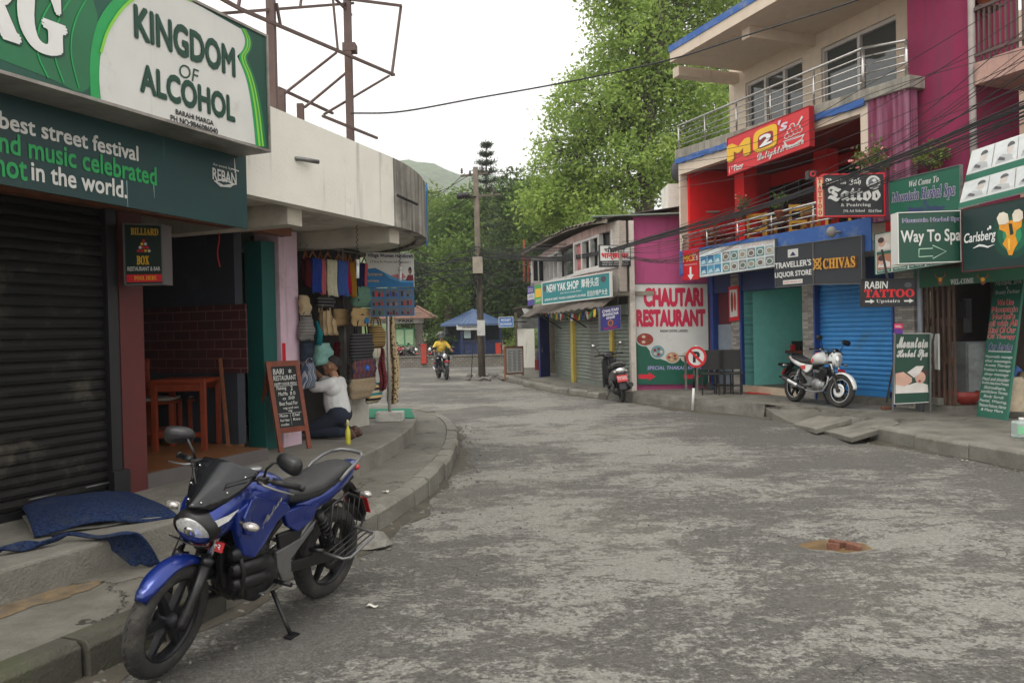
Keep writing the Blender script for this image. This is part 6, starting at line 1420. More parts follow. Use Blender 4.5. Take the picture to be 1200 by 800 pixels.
for zz in (z+.42, z+1.1): m.fbox(RF, uE, uR-.1, wm_+.045, wm_+.075, zz, zz+.045)
m.build('balcony_railing', RUST, gb)
m = MB(); m.tube([RF.pt(ru(1143, wm_+.05), wm_+.06, 10), RF.pt(ru(1143, wm_+.05), wm_+.06, 4.6), RF.pt(ru(1147, wm_), wm_+.06, 3.3)], .05, 10); m.build('down_pipe', C('grey_drain_pipe', 150, 140, 136, rough=.6, dirt=.4), gb)
def plant(name, label, c, r, mt, n=260, fl=None, pot=True, size=.07, group=None, seed=1):
 rs = np.random.RandomState(seed); t = thing(name, label, 'plant', c, group=group)
 if pot: m = MB(); m.lathe([(.08, -.2), (.13, -.03), (.145, -.03), (.145, 0), (.12, 0), (.11, -.03), (0, -.04)], Matrix.Translation(c), 14); m.build('pot', C('terracotta', 150, 78, 52, rough=.8, var=.15, dirt=.3), t)
 m = MB(); pts = []
 for k in range(14):
  a = rs.uniform(0, 6.28); e = Vector(c)+Vector((r*math.cos(a)*rs.uniform(.3, 1), r*math.sin(a)*rs.uniform(.3, .8), r*rs.uniform(.3, 1.5))); md = Vector(c).lerp(e, .5)+Vector((0, 0, r*.25)); m.tube([c, md, e], .006, 5)
  for f in np.linspace(.3, 1, max(2, n//14)): q = md.lerp(e, f); pts.append(np.array(q)+rs.normal(size=3)*r*.14)
 m.build('stems', BARK, t); leaves_mesh('leaves', pts, size, mt, t, rs)
 if fl: leaves_mesh('flowers', np.array(pts)[::4]+rs.normal(size=(len(pts[::4]), 3))*.05, .05, fl, t, rs, aspect=.9)
FLP = C('pink_flower', 200, 120, 120, rough=.8, var=.25)
p = RF.pt(ru(1028, 1.0), 1.02, rz_(1028, 206, 1.0)); plant('potted_plant', 'flowering pot plant hanging on the fluted magenta panel', p, .42, LF_M, 500, FLP, seed=2, size=.06)
p = RF.pt(ru(1090, .85), .85, rz_(1090, 203, .85)); plant('potted_plant', 'yellow-green plant on top of the spa sign', p, .32, LF_Y, 360, None, False, seed=3)
p = RF.pt(ru(1157, wm_-.1), wm_-.15, z+1.12); m = MB(); m.box(p.x-.2, p.x+.2, p.y-.16, p.y+.16, z+1.145, z+1.16);
p.z = z+1.16+.2; plant('potted_plant', 'terracotta pot on the balcony railing of the magenta building', p, .22, LF_M, 200, None, True, seed=4)
m.build('pot_shelf', RUST, gb)
# spa entrance
ut0, ut1 = ru(1073), uE
m = MB(); m.fbox(RF, ut1, ut0, -4.0, .02, .14, .3); m.build('floor', CONCR, gb)
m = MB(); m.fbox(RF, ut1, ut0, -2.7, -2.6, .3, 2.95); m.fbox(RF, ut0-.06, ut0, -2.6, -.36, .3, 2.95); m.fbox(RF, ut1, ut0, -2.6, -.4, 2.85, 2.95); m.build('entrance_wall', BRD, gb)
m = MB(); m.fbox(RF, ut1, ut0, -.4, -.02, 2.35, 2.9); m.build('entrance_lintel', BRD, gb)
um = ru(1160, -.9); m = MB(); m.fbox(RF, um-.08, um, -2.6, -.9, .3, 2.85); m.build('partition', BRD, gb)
m = MB(); a, c = ru(1113), ru(1076)
n = 12
for k in range(n+1): u = a+(c-a)*k/n; m.fbox(RF, u-.012, u+.012, -.1+.04*(k % 2), -.06+.04*(k % 2), .31, 2.35)
for zz in (.4, 1.05, 1.7, 2.3):
 for k in range(n): u = a+(c-a)*k/n; m.bar(RF.pt(u, -.06, zz-.09), RF.pt(u+(c-a)/n, -.06, zz+.09), .008, .02); m.bar(RF.pt(u, -.065, zz+.09), RF.pt(u+(c-a)/n, -.065, zz-.09), .008, .02)
m.build('collapsible_gate', C('brown_gate_steel', 92, 70, 58, rough=.6, var=.2), gb)
m = MB(); p0 = RF.pt(ru(1078, .3), .32, .2); m.tube([p0, p0+Vector((0, 0, 2.5))], .04, 10); tag(m.build('pipe', C('grey_post', 120, 126, 134, rough=.5, metal=.3)), 'grey steel post in front of the brown collapsible gate', 'post')
p = RF.pt(ru(1128, -.8), -.9, .3); t = thing('fridge', 'old grey fridge standing in the dark spa entrance', 'fridge', p); m = MB(); m.T = Matrix.Translation(p) @ Matrix.Rotation(.2, 4, 'Z'); m.box(-.28, .28, -.28, .28, 0, 1.05); m.build('body', C('grey_fridge', 140, 148, 148, rough=.5, dirt=.3), t, bevel=.02)
m = MB(); m.T = Matrix.Translation(p) @ Matrix.Rotation(.2, 4, 'Z'); m.box(-.27, .27, -.31, -.282, .03, 1.03); m.build('door', C('grey_fridge', 0, 0, 0), t, bevel=.015)
m = MB(); m.fbox(RF, ru(1133, -1), ru(1118, -1), -1.1, -1.05, 1.5, 2.1); m.build('pale_panel', C('pale_entry_panel', 120, 122, 124, rough=.6), gb)
m = MB(); m.fbox(RF, ru(1131, -.5), ru(1119, -.5), -.6, -.5, 1.75, 2.05); m.build('meter_box', BLKM, gb)
# ------------------------------------------------------------------ signs of the restaurant building
def rq(w, tl, tr, br, bl): return RF.quad(w, tl, tr, br, bl)
SRED = C('sign_signal_red', 200, 22, 34, rough=.4, var=.06)
sg = Sign('restaurant_sign', 'red restaurant sign with large yellow letters hung over the upper balcony edge', rq(1.12, (853, 163), (948.5, 124.5), (948.5, 171), (853, 206)), SRED, .1, C('sign_red_edge', 150, 16, 26), .012)
def rot_text(t, a, b, mt, **k): sg.ptext(t, a, b, mt, **k)
sg.ptext('M', (855.2, 189.3), (877.2, 163.8), C('gold_edge', 150, 110, 30), st='sans', off=.05, h=.006); sg.ptext('M', (854.5, 188.5), (876.5, 163), YEL, st='sans', off=.05, h=.012)
def oval(x0, x1, yt0, yt1, yb0, yb1, mt, h, e=.45):
 P = []
 for k in range(28):
  a = 2*math.pi*k/28; cx, sy = math.copysign(abs(math.cos(a))**e, math.cos(a)), math.copysign(abs(math.sin(a))**e, math.sin(a))
  f = (cx+1)/2; g = (sy+1)/2; top = yt0+(yt1-yt0)*f; bot = yb0+(yb1-yb0)*f; P.append((x0+(x1-x0)*f, bot+(top-bot)*g))
 sg.ppoly(P, mt, h, 'lettering')
oval(883.5, 911, 156, 144.5, 181.5, 172, MATS['gold_edge'], .006); oval(882.5, 910.5, 155, 143.5, 180.5, 171, YEL, .01); oval(888, 906, 159.5, 152, 176, 168.5, C('sign_red_dark', 140, 30, 40), .013)
sg.ptext('2', (891, 172.5), (903.5, 155.5), WHITE, st='sans', off=.03, h=.016); sg.ptext("'s", (912, 155), (922, 138.5), C('letter_violet', 205, 190, 205), st='sansi', h=.012)
sg.ptext('Delights', (888.5, 192), (917, 170), OFFW, st='script', off=.012, h=.018); sg.ptext('Pokhara', (917, 177.5), (942, 161.5), OFFW, st='serif', off=.015, h=.01); sg.ptext('1   Floor', (855, 203), (871, 190), WHITE, st='sans', off=.02, h=.01); sg.ptext('st', (857.2, 198.5), (860, 194), WHITE, h=.012)
bowl = [(918, 166), (921, 172.5), (930, 171), (940, 164), (943, 157), (936, 159), (926, 163)]
for dx, mt, h in ((0, OFFW, .01),):
 sg.ppoly(bowl, mt, h); sg.ppoly([(920.5, 167), (923, 170.5), (930, 169), (939, 163), (941, 159.5), (930, 163.5)], SRED, h+.003)
for x, y in ((922, 160), (927, 157.5), (932, 155), (937, 153), (925, 154), (930, 151.5), (934.5, 149.5), (928, 148)):
 s0, t0 = sg.loc(x, y); sg.disc(s0, t0, .032, .07, OFFW, .009); sg.disc(s0, t0, .022, .048, SRED, .013)
sg.band([sg.loc(*p) for p in ((933, 150), (937, 142), (940, 137))], [.012, .014, .026], OFFW, .012); sg.done()
sg = Sign('entrance_sign', 'small red entrance sign with a white down arrow at the end of the terrace', RF.quad(.98, (800, 294), (818.5, 291), (818.5, 327), (800.5, 328.5)), SRED, .06, None)
sg.ptext('MO', (801, 307), (813, 298), YEL, st='sans', off=.01); sg.ptext("2's", (812, 305), (818, 296), OFFW, st='sans'); sg.ptext('ENTRANCE', (802.5, 311.5), (817, 308.5), OFFW, st='sans')
s0, t0 = sg.loc(809.5, 319); sg.poly([(s0-.06, t0+.18), (s0-.06, t0-.08), (s0-.2, t0-.08), (s0, t0-.26), (s0+.2, t0-.08), (s0+.06, t0-.08), (s0+.06, t0+.18)], WHITE, .004, 'arrow'); sg.done()
sg = Sign('menu_board', 'long white menu board with rows of food photos under the terrace railing', rq(.99, (819.5, 293.5), (908.5, 280), (908.5, 312), (820, 325)), C('board_pale', 205, 212, 212, rough=.5), .05, GREYM, .01)
sg.text('EVERYDAY DEEP FRIES CAFE', .32, .98, .86, .96, C('faint_orange', 205, 160, 150)); FD = [(60, 130, 170), (40, 110, 150), (80, 150, 180), (70, 100, 120)]
for r in range(2):
 for c in range(3): sg.rect(.02+c*.1, .112+c*.1, .44-r*.36, .76-r*.36, C('sea_photo_%d' % ((r+c) % 3), *FD[(r+c) % 3]), .003, 'photo'); sg.poly([(.025+c*.1, .46-r*.36), (.1+c*.1, .48-r*.36), (.08+c*.1, .62-r*.36), (.04+c*.1, .58-r*.36)], C('photo_light', 180, 205, 210), .005, 'photo')
 for c in range(6):
  a = .335+c*.11; sg.rect(a, a+.098, .46-r*.4, .8-r*.4, C(['plate_grey', 'plate_teal', 'plate_pale'][(c+r) % 3], *[(120, 124, 124), (90, 140, 140), (160, 168, 164)][(c+r) % 3]), .003, 'photo'); sg.disc(a+.049, .62-r*.4, .04, .12, OFFW, .005); sg.disc(a+.049, .62-r*.4, .03, .085, C(['meal_a', 'meal_b', 'meal_c'][(c*2+r) % 3], *[(110, 96, 84), (150, 140, 120), (90, 110, 100)][(c*2+r) % 3]), .007, 'photo')
sg.done()
DKB = C('charcoal_board', 38, 42, 48, rough=.5, var=.12)
sg = Sign('shop_sign', 'charcoal liquor store board with raised white capitals', rq(.99, (908.7, 290), (952.7, 284), (952.7, 333), (908.7, 336.5)), DKB, .06, GREYM, .01)
sg.ptext("TRAVELLER'S", (909.5, 315.5), (951.5, 304), C('raised_grey_edge', 110, 110, 108), st='sans', off=.02, h=.004); sg.ptext("TRAVELLER'S", (909.3, 315), (951.3, 303.5), WHITE, st='sans', off=.015, h=.02)
sg.ptext('LIQUOR STORE', (909.5, 327), (952, 315.8), MATS['raised_grey_edge'], st='sans', off=.02, h=.004); sg.ptext('LIQUOR STORE', (909.3, 326.5), (951.8, 315.5), WHITE, st='sans', off=.015, h=.02)
sg.rect(*[v for p in (sg.loc(924, 303), sg.loc(936, 290)) for v in ()] or (sg.loc(924, 303)[0], sg.loc(936, 290)[0], sg.loc(924, 302)[1], sg.loc(936, 291)[1]), OFFW, .012, 'emblem'); sg.ptext('▲', (926.5, 300), (933.5, 294), C('navy_lettering', 0, 0, 0), h=.016)
sg.rect(sg.loc(918, 332)[0], sg.loc(941, 330)[0], sg.loc(930, 332.5)[1], sg.loc(930, 327.5)[1], OFFW, .01, 'label'); sg.ptext('025-463210', (919, 331.5), (939, 328.8), RED, st='sans', h=.013); sg.done()
GOLD = C('gold_lettering', 205, 150, 62, rough=.3, metal=.5, var=.15)
sg = Sign('shop_sign', 'charcoal board with raised gold serif capitals beside the liquor store board', rq(.99, (954, 284), (1010, 276), (1010, 332), (954.2, 333)), DKB, .06, GREYM, .01)
sg.ptext('CHIVAS', (967.5, 315.5), (1005.5, 300.5), BRWN, st='serif', off=.03, h=.006); sg.ptext('CHIVAS', (966.5, 315), (1004.5, 300), GOLD, st='serif', off=.02, h=.025)
s0, t0 = sg.loc(960, 309); k = .085; sg.disc(s0, t0, k, .13, GOLD, .02, 'emblem'); sg.disc(s0, t0, k*.72, .095, DKB, .024, 'emblem'); sg.band([(s0-.09, t0+.13), (s0+.09, t0-.14)], .03, GOLD, .028, 'emblem'); sg.band([(s0+.09, t0+.13), (s0-.09, t0-.14)], .03, GOLD, .03, 'emblem'); sg.done()
m = MB(); p = RF.pt(ru(982, 1.0), 1.0, rz_(982, 272, 1.0)); m.tube([p-RF.n*.1, p+RF.n*.12], .025, 8); m.ball(p+RF.n*.14, (.09, .07, .1), 10, 8); tag(m.build('spot_lamp', C('lamp_grey', 140, 136, 130, rough=.5)), 'small spot lamp above the board with gold capitals', 'lamp')
F = frontal(13.3, -4)
sg = Sign('tattoo_sign', 'black tattoo sign with white gothic lettering and a red frame', F.quad(0, (965.5, 205.5), (1035.5, 204), (1035.5, 252), (965.5, 253)), C('sign_black', 16, 18, 24, rough=.4), .14, SRED, .02)
sg.text('Rabin Jah', .03, .62, .74, .92, OFFW, st='fraktur', off=.012).text('Tattoo', .07, .94, .36, .72, OFFW, st='fraktur', off=.02).text('& Peaircing', .28, .78, .2, .3, OFFW, st='serif').text('(Nk Art School', .32, .68, .06, .15, OFFW, st='serif').text('IIIrd Floor', .74, .96, .07, .14, OFFW, st='serif')
sg.disc(.83, .8, .12, .17, OFFW, .003, 'emblem').disc(.83, .8, .085, .12, C('emblem_grey', 90, 94, 100), .005, 'emblem').poly([(.76, .74), (.84, .7), (.9, .78), (.86, .9), (.8, .86), (.84, .8)], OFFW, .007, 'emblem').done()
F2 = frontal(13.28, 35); sg = Sign('tattoo_strip', 'narrow vertical tattoo strip on the edge of the black tattoo sign', F.quad(.02, (957.5, 208), (964, 207.5), (964, 253.5), (957.5, 254)), C('strip_orange', 205, 190, 150, rough=.5), .03, SRED, .008)
for k, ch in enumerate('TATTOO'): sg.text(ch, .2, .8, .85-k*.162, .97-k*.162, SRED, st='serif', off=.03)
sg.done()
m = MB(); p = on_y(951, 205, 13.5); m.box(p.x-.07, p.x+.07, 13.45, 13.6, p.z-.07, p.z+.07); t = thing('small_sign', 'tiny dark box sign with a red ring left of the tattoo sign', 'sign', p); m.build('box', BLKM, t); m = MB(); m.lathe([(.03, 0), (.05, 0), (.05, .01), (.03, .01)], Matrix.Translation((p.x, 13.445, p.z)) @ Matrix.Rotation(R(90), 4, 'X'), 16, closed=True); m.build('ring', SRED, t)
HGR = C('herbal_green', 26, 98, 76, rough=.45, var=.1, scale=2); VIO = C('violet_lettering', 64, 56, 120, rough=.5)
sg = Sign('spa_sign', 'light green spa sign with violet italic lettering above the way-to-spa box', rq(1.25, (1043, 213), (1126, 193.5), (1124, 247), (1042.5, 251)), HGR, .05, GREYM, .01)
def two(t, a, b, **k): sg.ptext(t, a, b, OFFW, off=.035, h=.004, **k); sg.ptext(t, a, b, VIO, off=.008, h=.008, **k)
sg.ptext('Wel Come To', (1068, 219), (1104, 204.5), OFFW, st='serifi', off=.012); two('Mountain Herbal Spa', (1046, 240), (1122.5, 213), st='serifi'); sg.ptext('&', (1083, 241), (1088, 233.5), VIO, st='serif'); sg.ptext('Beauty Parlour', (1064, 250), (1108, 238.5), VIO, st='serifi', off=.01); sg.done()
q = [RF.pt(RF.hit(1139, 177, .75)[0], .75, RF.hit(1139, 177, .75)[1]), RF.pt(RF.hit(1225, 148, .75)[0], .75, RF.hit(1225, 148, .75)[1]), RF.pt(RF.hit(1225, 219, 1.5)[0], 1.5, RF.hit(1225, 219, 1.5)[1]), RF.pt(RF.hit(1123, 244.5, 1.5)[0], 1.5, RF.hit(1123, 244.5, 1.5)[1])]
sg = Sign('photo_awning', 'sloping white awning with black and white massage pictures and green bands', q, OFFW, .02)
sg.rect(0, 1, .44, .56, HGR, .004).rect(0, 1, 0, .09, HGR, .004)
GP1 = C('print_pale_grey', 165, 168, 168); GP2 = C('print_dark_grey', 84, 84, 86); GP3 = C('print_face', 188, 180, 172)
for r, (ta, tb_) in enumerate(((.58, .97), (.11, .42))):
 for c in range(3):
  a = .03+c*.325; sg.rect(a, a+.3, ta, tb_, C('print_ground', 196, 200, 200), .003, 'photo'); hgt = tb_-ta; fl = (r+c) % 2
  sg.poly([(a+.03, ta+.02), (a+.26, ta+.02), (a+.24, ta+hgt*.3), (a+.12, ta+hgt*.42), (a+.05, ta+hgt*.3)], GP1, .005, 'photo'); sg.disc(a+.17+.04*fl, ta+hgt*.55, .045, hgt*.2, GP3, .007, 'photo'); sg.disc(a+.18+.04*fl, ta+hgt*.72, .05, hgt*.16, GP2, .009, 'photo', a0=0, a1=200); sg.poly([(a+.06, ta+hgt*.2), (a+.15, ta+hgt*.1), (a+.16, ta+hgt*.2), (a+.08, ta+hgt*.34)], GP2, .008, 'photo')
 for c in (1, 2): sg.rect(.012+c*.325, .02+c*.325, ta, tb_, C('seam_grey', 110, 120, 116), .006)
sg.done()
q = rq(1.0, (1025.5, 275), (1128, 256), (1126, 306), (1026, 321.5)); sg = Sign('treatment_board', 'white board of massage treatment photos behind the way-to-spa box', q, OFFW, .03, HGR, .01)
SKP = C('printed_skin_pale', 212, 170, 150); TOW = C('printed_towel', 222, 216, 210); HR = C('printed_hair', 70, 50, 44)
for r in range(2):
 for c in range(5):
  a = .02+c*.2; t0 = .56-r*.45; sg.rect(a, a+.18, t0, t0+.4, C(['tint_a', 'tint_b', 'tint_c'][(r+c) % 3], *[(206, 196, 184), (180, 120, 90), (196, 205, 190)][(r+c) % 3]), .003, 'photo'); sg.poly([(a+.01, t0+.05), (a+.17, t0+.02), (a+.17, t0+.14), (a+.1, t0+.22), (a+.03, t0+.17)], TOW, .005, 'photo'); sg.disc(a+.07+.03*(c % 2), t0+.2, .045, .1, SKP, .007, 'photo'); sg.disc(a+.06+.03*(c % 2), t0+.27, .04, .07, HR, .009, 'photo')
  if r: sg.rect(a, a+.18, .015, .1, HGR, .004); sg.text(['Swedish massage', 'Head Massage', 'Hair Therapy', 'Facial', 'Body Scrub'][c], a+.015, a+.165, .035, .085, WHITE, st='sansi', h=.008)
  else: sg.rect(a, a+.18, .47, .55, HGR, .004)
sg.done()
FW = frontal(11.25, -2); WG = C('way_sign_green', 12, 66, 50, rough=.4, var=.1)
sg = Sign('spa_box_sign', 'dark green box sign pointing the way to the spa with an outlined arrow', FW.quad(0, (1053, 250), (1125, 247.5), (1125.5, 306), (1052.5, 308.6)), WG, .2, OFFW, .012)
sg.ptext('Mountain Herbal Spa', (1057, 262.5), (1124.5, 254), OFFW, off=.045, h=.004); sg.ptext('Mountain Herbal Spa', (1057, 262.5), (1124.5, 254), VIO, off=.015, h=.008); sg.ptext('Way To Spa', (1055.5, 288.5), (1125, 268), OFFW, st='sans', off=.01, h=.006)
ar = [(1076.5, 291.8), (1092.5, 291), (1092.5, 287.5), (1108.5, 294.5), (1093, 303), (1093, 300), (1076.5, 301)]
sg.band([sg.loc(*p) for p in ar+ar[:1]], .014, C('arrow_outline', 170, 200, 180), .006, 'arrow'); sg.done()
CB_ = C('beer_sign_green', 6, 44, 40, rough=.35, var=.2, scale=1.5)
qc = rq(1.82, (1127.5, 246.5), (1248, 222.5), (1248, 306), (1128.5, 318)); sg = Sign('beer_sign', 'dark green beer sign with a white script logo and a glass shaped like a leaf', qc, CB_, .1, C('maroon_edge', 90, 24, 30), .012)
for rx, c in ((1.0, (10, 66, 52)), (.72, (18, 96, 68)), (.46, (40, 140, 92))):
 P = [(1186+24*rx*math.cos(a), 276-1.2+28*rx*math.sin(a)) for a in np.linspace(0, 6.28, 30)[:-1]]; sg.ppoly(P, C('glow_green_%d' % int(rx*100), *c), .003+(1-rx)*.004)
AMB = C('amber_beer', 225, 150, 30, rough=.3, var=.15); FOAM = C('beer_foam', 226, 216, 196)
sg.ppoly([(1170.5, 261), (1198, 256), (1197, 266), (1191, 270), (1190, 276), (1193, 285), (1189, 292), (1186.5, 299), (1182.5, 299), (1180, 292), (1175, 286), (1180, 277), (1178, 272), (1171, 269)], AMB, .008); sg.ppoly([(1182, 262), (1186, 262), (1188, 274), (1184, 276)], CB_, .01)
sg.ppoly([(1168, 256), (1171, 250), (1176, 248.5), (1181, 251), (1182.5, 260), (1178, 263), (1170.5, 263.5)], FOAM, .011); sg.ppoly([(1186, 252), (1189, 246.5), (1194, 245), (1198.5, 248), (1199, 256), (1195, 259.5), (1187.5, 260.5)], FOAM, .011)
sg.ppoly([(1181, 280), (1184, 279), (1184, 294), (1182, 292)], C('amber_light', 245, 190, 70), .01)
sg.ptext('Carlsberg', (1130.5, 288.5), (1167, 268.5), WHITE, st='sansi', off=.012, h=.012); sg.band([sg.loc(*p) for p in ((1141, 291), (1148, 287.5), (1153, 288), (1158, 289.5), (1166, 286.5))], [.004, .022, .02, .016, .003], WHITE, .014); sg.disc(*sg.loc(1160.5, 266.5), .012, .03, WHITE, .012).disc(*sg.loc(1158, 268.5), .009, .02, WHITE, .012); sg.done()
for f in (.08, .7): m = MB(); a = sg.at(f, .98, -.1); m.bar(a, a-RF.n*1.2+Vector((0, 0, .05)), .04, .04); b2 = sg.at(f, .1, -.1); m.bar(b2, b2-RF.n*1.2, .04, .04); m.build('bracket', RUST, sg.root)
F = frontal(12.7, -6); sg = Sign('tattoo_sign', 'small black sign with red tattoo lettering and white arrows under the way-to-spa box', F.quad(0, (1010.5, 327.5), (1073, 327), (1073, 358), (1010.5, 359)), MATS['sign_black'], .08, BLKM, .01)
sg.text('RABIN', .05, .48, .66, .92, OFFW, st='sans', shear=.1).text('TATTOO', .04, .97, .33, .62, SRED, st='serif', off=.02).text('Upstairs', .26, .7, .1, .25, OFFW, st='serif')
for s0 in (.05, .78): sg.poly([(s0, .15), (s0+.1, .15), (s0+.1, .1), (s0+.18, .18), (s0+.1, .27), (s0+.1, .21), (s0, .21)], OFFW, .004, 'arrow')
sg.disc(.86, .78, .07, .1, C('dim_emblem', 70, 70, 74)).done()
m = MB(); a = sg.at(.5, 1, -.04); m.bar(a, a+Vector((.2, .6, .5)), .03, .03); m.build('bracket', BLKM, sg.root)
q = rq(.35, (1071, 316), (1215, 308), (1215, 326), (1071, 338)); sg = Sign('welcome_banner', 'green welcome banner with brown dragon heads over the spa entrance', q, C('banner_green', 12, 78, 50, rough=.6, var=.12), .02)
sg.ptext('WEL-COME', (1114, 333.5), (1141, 325.5), OFFW, st='serif', off=.01); DRG = C('dragon_brown', 130, 76, 50)
for x in (1102, 1152):
 s0, t0 = sg.loc(x, 327); sg.poly([(s0-.025, t0+.1), (s0+.025, t0+.1), (s0+.018, t0-.25), (s0, t0-.36), (s0-.018, t0-.25)], DRG, .004, 'emblem'); sg.disc(s0, t0-.02, .016, .12, YEL, .006, 'emblem')
 for d in (-1, 1): sg.band([(s0+.02*d, t0+.05), (s0+.045*d, t0+.2), (s0+.035*d, t0+.4)], [.012, .01, .002], DRG, .005, 'emblem')
sg.done()
# leaning spa price board
bl, br = on_z(1144.5, 487.5, .2), on_z(1179, 492.5, .2); dd = (br-bl).normalized(); up = Vector((.02, .30, 1)).normalized(); Hb = 2.28
tlp = bl+up*Hb+dd*.05; trp = br+up*Hb+dd*.05
for k in range(14):          # lean until the top edge meets the photo's
 v = ray(1167, 316);
 P = C0+v*((tlp.y)/v.y); tlp = Vector((P.x, tlp.y, P.z)); break
trp = tlp+(br-bl)
sg = Sign('price_board', 'tall green board with spa services leaning at the entrance', [tlp, trp, br, bl], C('board_leaf_green', 16, 96, 76, rough=.5, var=.12), .04, None)
def ln(t, s0, s1, t0, t1, mt, **k): sg.text(t, s0, s1, t0, t1, mt, **k)
PGY = C('print_grey_white', 200, 206, 200); PK = C('lettering_pink', 226, 110, 120)
ln('MOUNTAIN', .1, .95, .93, .965, PGY, st='sansi'); ln('HERBAL SPA', .06, .96, .885, .92, PGY, st='sansi'); ln('&', .46, .54, .855, .875, PGY); ln('Beauty Parlour', .1, .94, .815, .85, PGY, st='serif')
for i, t in enumerate(('We Use', 'Mountain', "Herbal's", 'oil with All', 'Kind Of Our', 'Oil Therapy')): w_ = (.3, .46, .4, .5, .48, .5)[i]; ln(t, .5-w_*.95, .5+w_*.95, .745-i*.047, .783-i*.047, PGY, st='sans', off=.04, h=.004); ln(t, .5-w_*.95, .5+w_*.95, .745-i*.047, .783-i*.047, SRED, st='sans', off=.01, h=.007)
ln('Our Service', .1, .92, .442, .49, PGY, st='sansi', off=.035, h=.004); ln('Our Service', .1, .92, .442, .49, VIO, st='sansi', off=.005, h=.007); sg.rect(.12, .9, .43, .436, PGY)
for i, t in enumerate(('*Ayurvedic massage', 'thai massage,', 'Aroma Therapy', "Trekker's massage", 'deep massage', 'Head and shoulder', 'Swedish,deep,tissue,Massage,', 'Shirodhara,', 'pizichilli,Stone Therapy,', 'Body Scrub', 'Facial, Waxing,', 'Manicure Pedicure, Haircut', '& Many More')): w_ = min(.46, .034*len(t)); ln(t, .5-w_, .5+w_, .385-i*.029, .408-i*.029, PGY, st='sansi', off=.008)
sg.done()
# folding spa sign on the pavement
Pq = [on_y(1048.5, 391, 13.35), on_y(1090, 391, 13.2), on_y(1088.5, 470.5, 13.2), on_y(1048.5, 472.5, 13.35)]
t = thing('a_board', 'green folding spa sign with a massage picture standing on the pavement', 'sign', (Pq[2]+Pq[3])/2)
sg = Sign('a', '', Pq, WG, .03, OFFW, .012, root=t)
sg.text('Mountain', .06, .94, .8, .95, OFFW, st='script', off=.03, h=.004).text('Mountain', .06, .94, .8, .95, VIO, st='script', off=.0, h=.007).text('Herbal Spa', .06, .94, .62, .77, OFFW, st='script', off=.03, h=.004).text('Herbal Spa', .06, .94, .62, .77, VIO, st='script', off=.0, h=.007)
sg.poly([(.02, .14), (.98, .14), (.96, .25), (.7, .3), (.4, .26), (.02, .3)], TOW, .003, 'photo').poly([(.02, .27), (.3, .24), (.5, .3), (.5, .36), (.25, .45), (.02, .43)], SKP, .005, 'photo').disc(.74, .36, .15, .085, SKP, .006, 'photo').disc(.82, .42, .16, .06, HR, .005, 'photo').poly([(.36, .44), (.56, .36), (.72, .42), (.84, .53), (.62, .53)], TOW, .008, 'photo').disc(.72, .31, .04, .018, C('printed_lips', 170, 70, 70), .008, 'photo').done()
for (x0, y0, x1, y1, Y) in ((1048.5, 391, 1046, 486, 13.3), (1090, 391, 1090, 472, 13.15)):
 A = on_y(x0, y0, Y); B = on_y(x1, y1, Y); B.z = .2; m = MB(); m.bar(A, B, .025, .025); m.build('leg', GREYM, t); m = MB(); A2 = A+Vector((.1, .06, 0)); m.bar(A2, Vector((B.x+.25, Y+.75, .3)), .025, .025); m.build('leg', GREYM, t)
m = MB(); A, B = on_y(1091.5, 391, 13.5), on_y(1097.5, 432, 13.6); m.hexa([(A.x, 13.3, B.z), (A.x+.03, 13.3, B.z), (B.x+.03, 13.9, B.z), (B.x, 13.9, B.z)], [(A.x, 13.3, A.z), (A.x+.03, 13.3, A.z), (A.x+.06, 13.6, A.z), (A.x+.03, 13.6, A.z)]); m.build('rear_panel', OFFW, t)
F = frontal(14.2, -20); sg = Sign('small_sign', 'small pink and purple sticker on the tiled pillar above the folding sign', F.quad(0, (1048, 379), (1058, 379), (1058, 391), (1048, 391)), C('sticker_purple', 90, 40, 130), .02); sg.rect(0, 1, .5, 1, C('sticker_pink', 200, 40, 90), .003).text('NCELL', .15, .85, .62, .82, WHITE, st='sans').done()
F = Face(RF.pt(0, .03), (-.369, .929), (-.929, -.369)); sg = Sign('drink_sign', 'small red and white drinks poster on the tiled pillar left of the turquoise room', RF.quad(.06, (854, 336), (865.5, 334.5), (865.5, 375), (854, 377)), SRED, .03); sg.rect(.12, .88, .12, .9, OFFW, .003).disc(.35, .55, .14, .3, C('bottle_brown', 120, 60, 40), .005).disc(.65, .55, .12, .28, C('bottle_red', 190, 50, 50), .005).done()
# ------------------------------------------------------------------ furniture
BCH = C('black_chair_lacquer', 30, 28, 28, rough=.45, var=.1)
def cafe_chair(label, group):
 t = thing('chair', label, 'chair', group=group, local=True)
 for x in (-.18, .18):
  for y in (-.18, .18): m = MB(); m.bar((x, y, 0), (x, y+(.06 if y > 0 else 0), 1.0 if y > 0 else .46), .03, .03); m.build('leg', BCH, t)
 m = MB(); m.box(-.21, .21, -.21, .21, .44, .485); m.build('seat', BCH, t, bevel=.008)
 m = MB()
 for z in (.56, .93): m.box(-.18, .18, .19, .225, z, z+.06)
 m.box(-.165, .165, .2, .215, .6, .95); m.build('backrest', BCH, t)
 m = MB(); m.box(-.18, .18, -.19, -.17, .16, .19); m.box(-.19, -.17, -.18, .2, .2, .23); m.box(.17, .19, -.18, .2, .2, .23); m.build('stretcher', BCH, t)
 return t
SST = C('steel_counter', 150, 148, 142, rough=.35, metal=.7, var=.15)
p0, p1 = on_z(811, 460, .2), on_z(879, 458, .2); tx = (p0+p1)/2
t = thing('counter_table', 'long steel counter table on the pavement beside the turquoise room', 'table', tx)
A, B = on_z(817, 459, .2), on_z(877, 456, .2); dv = (B-A).normalized(); nv = Vector((dv.y, -dv.x, 0)); hz = 1.0
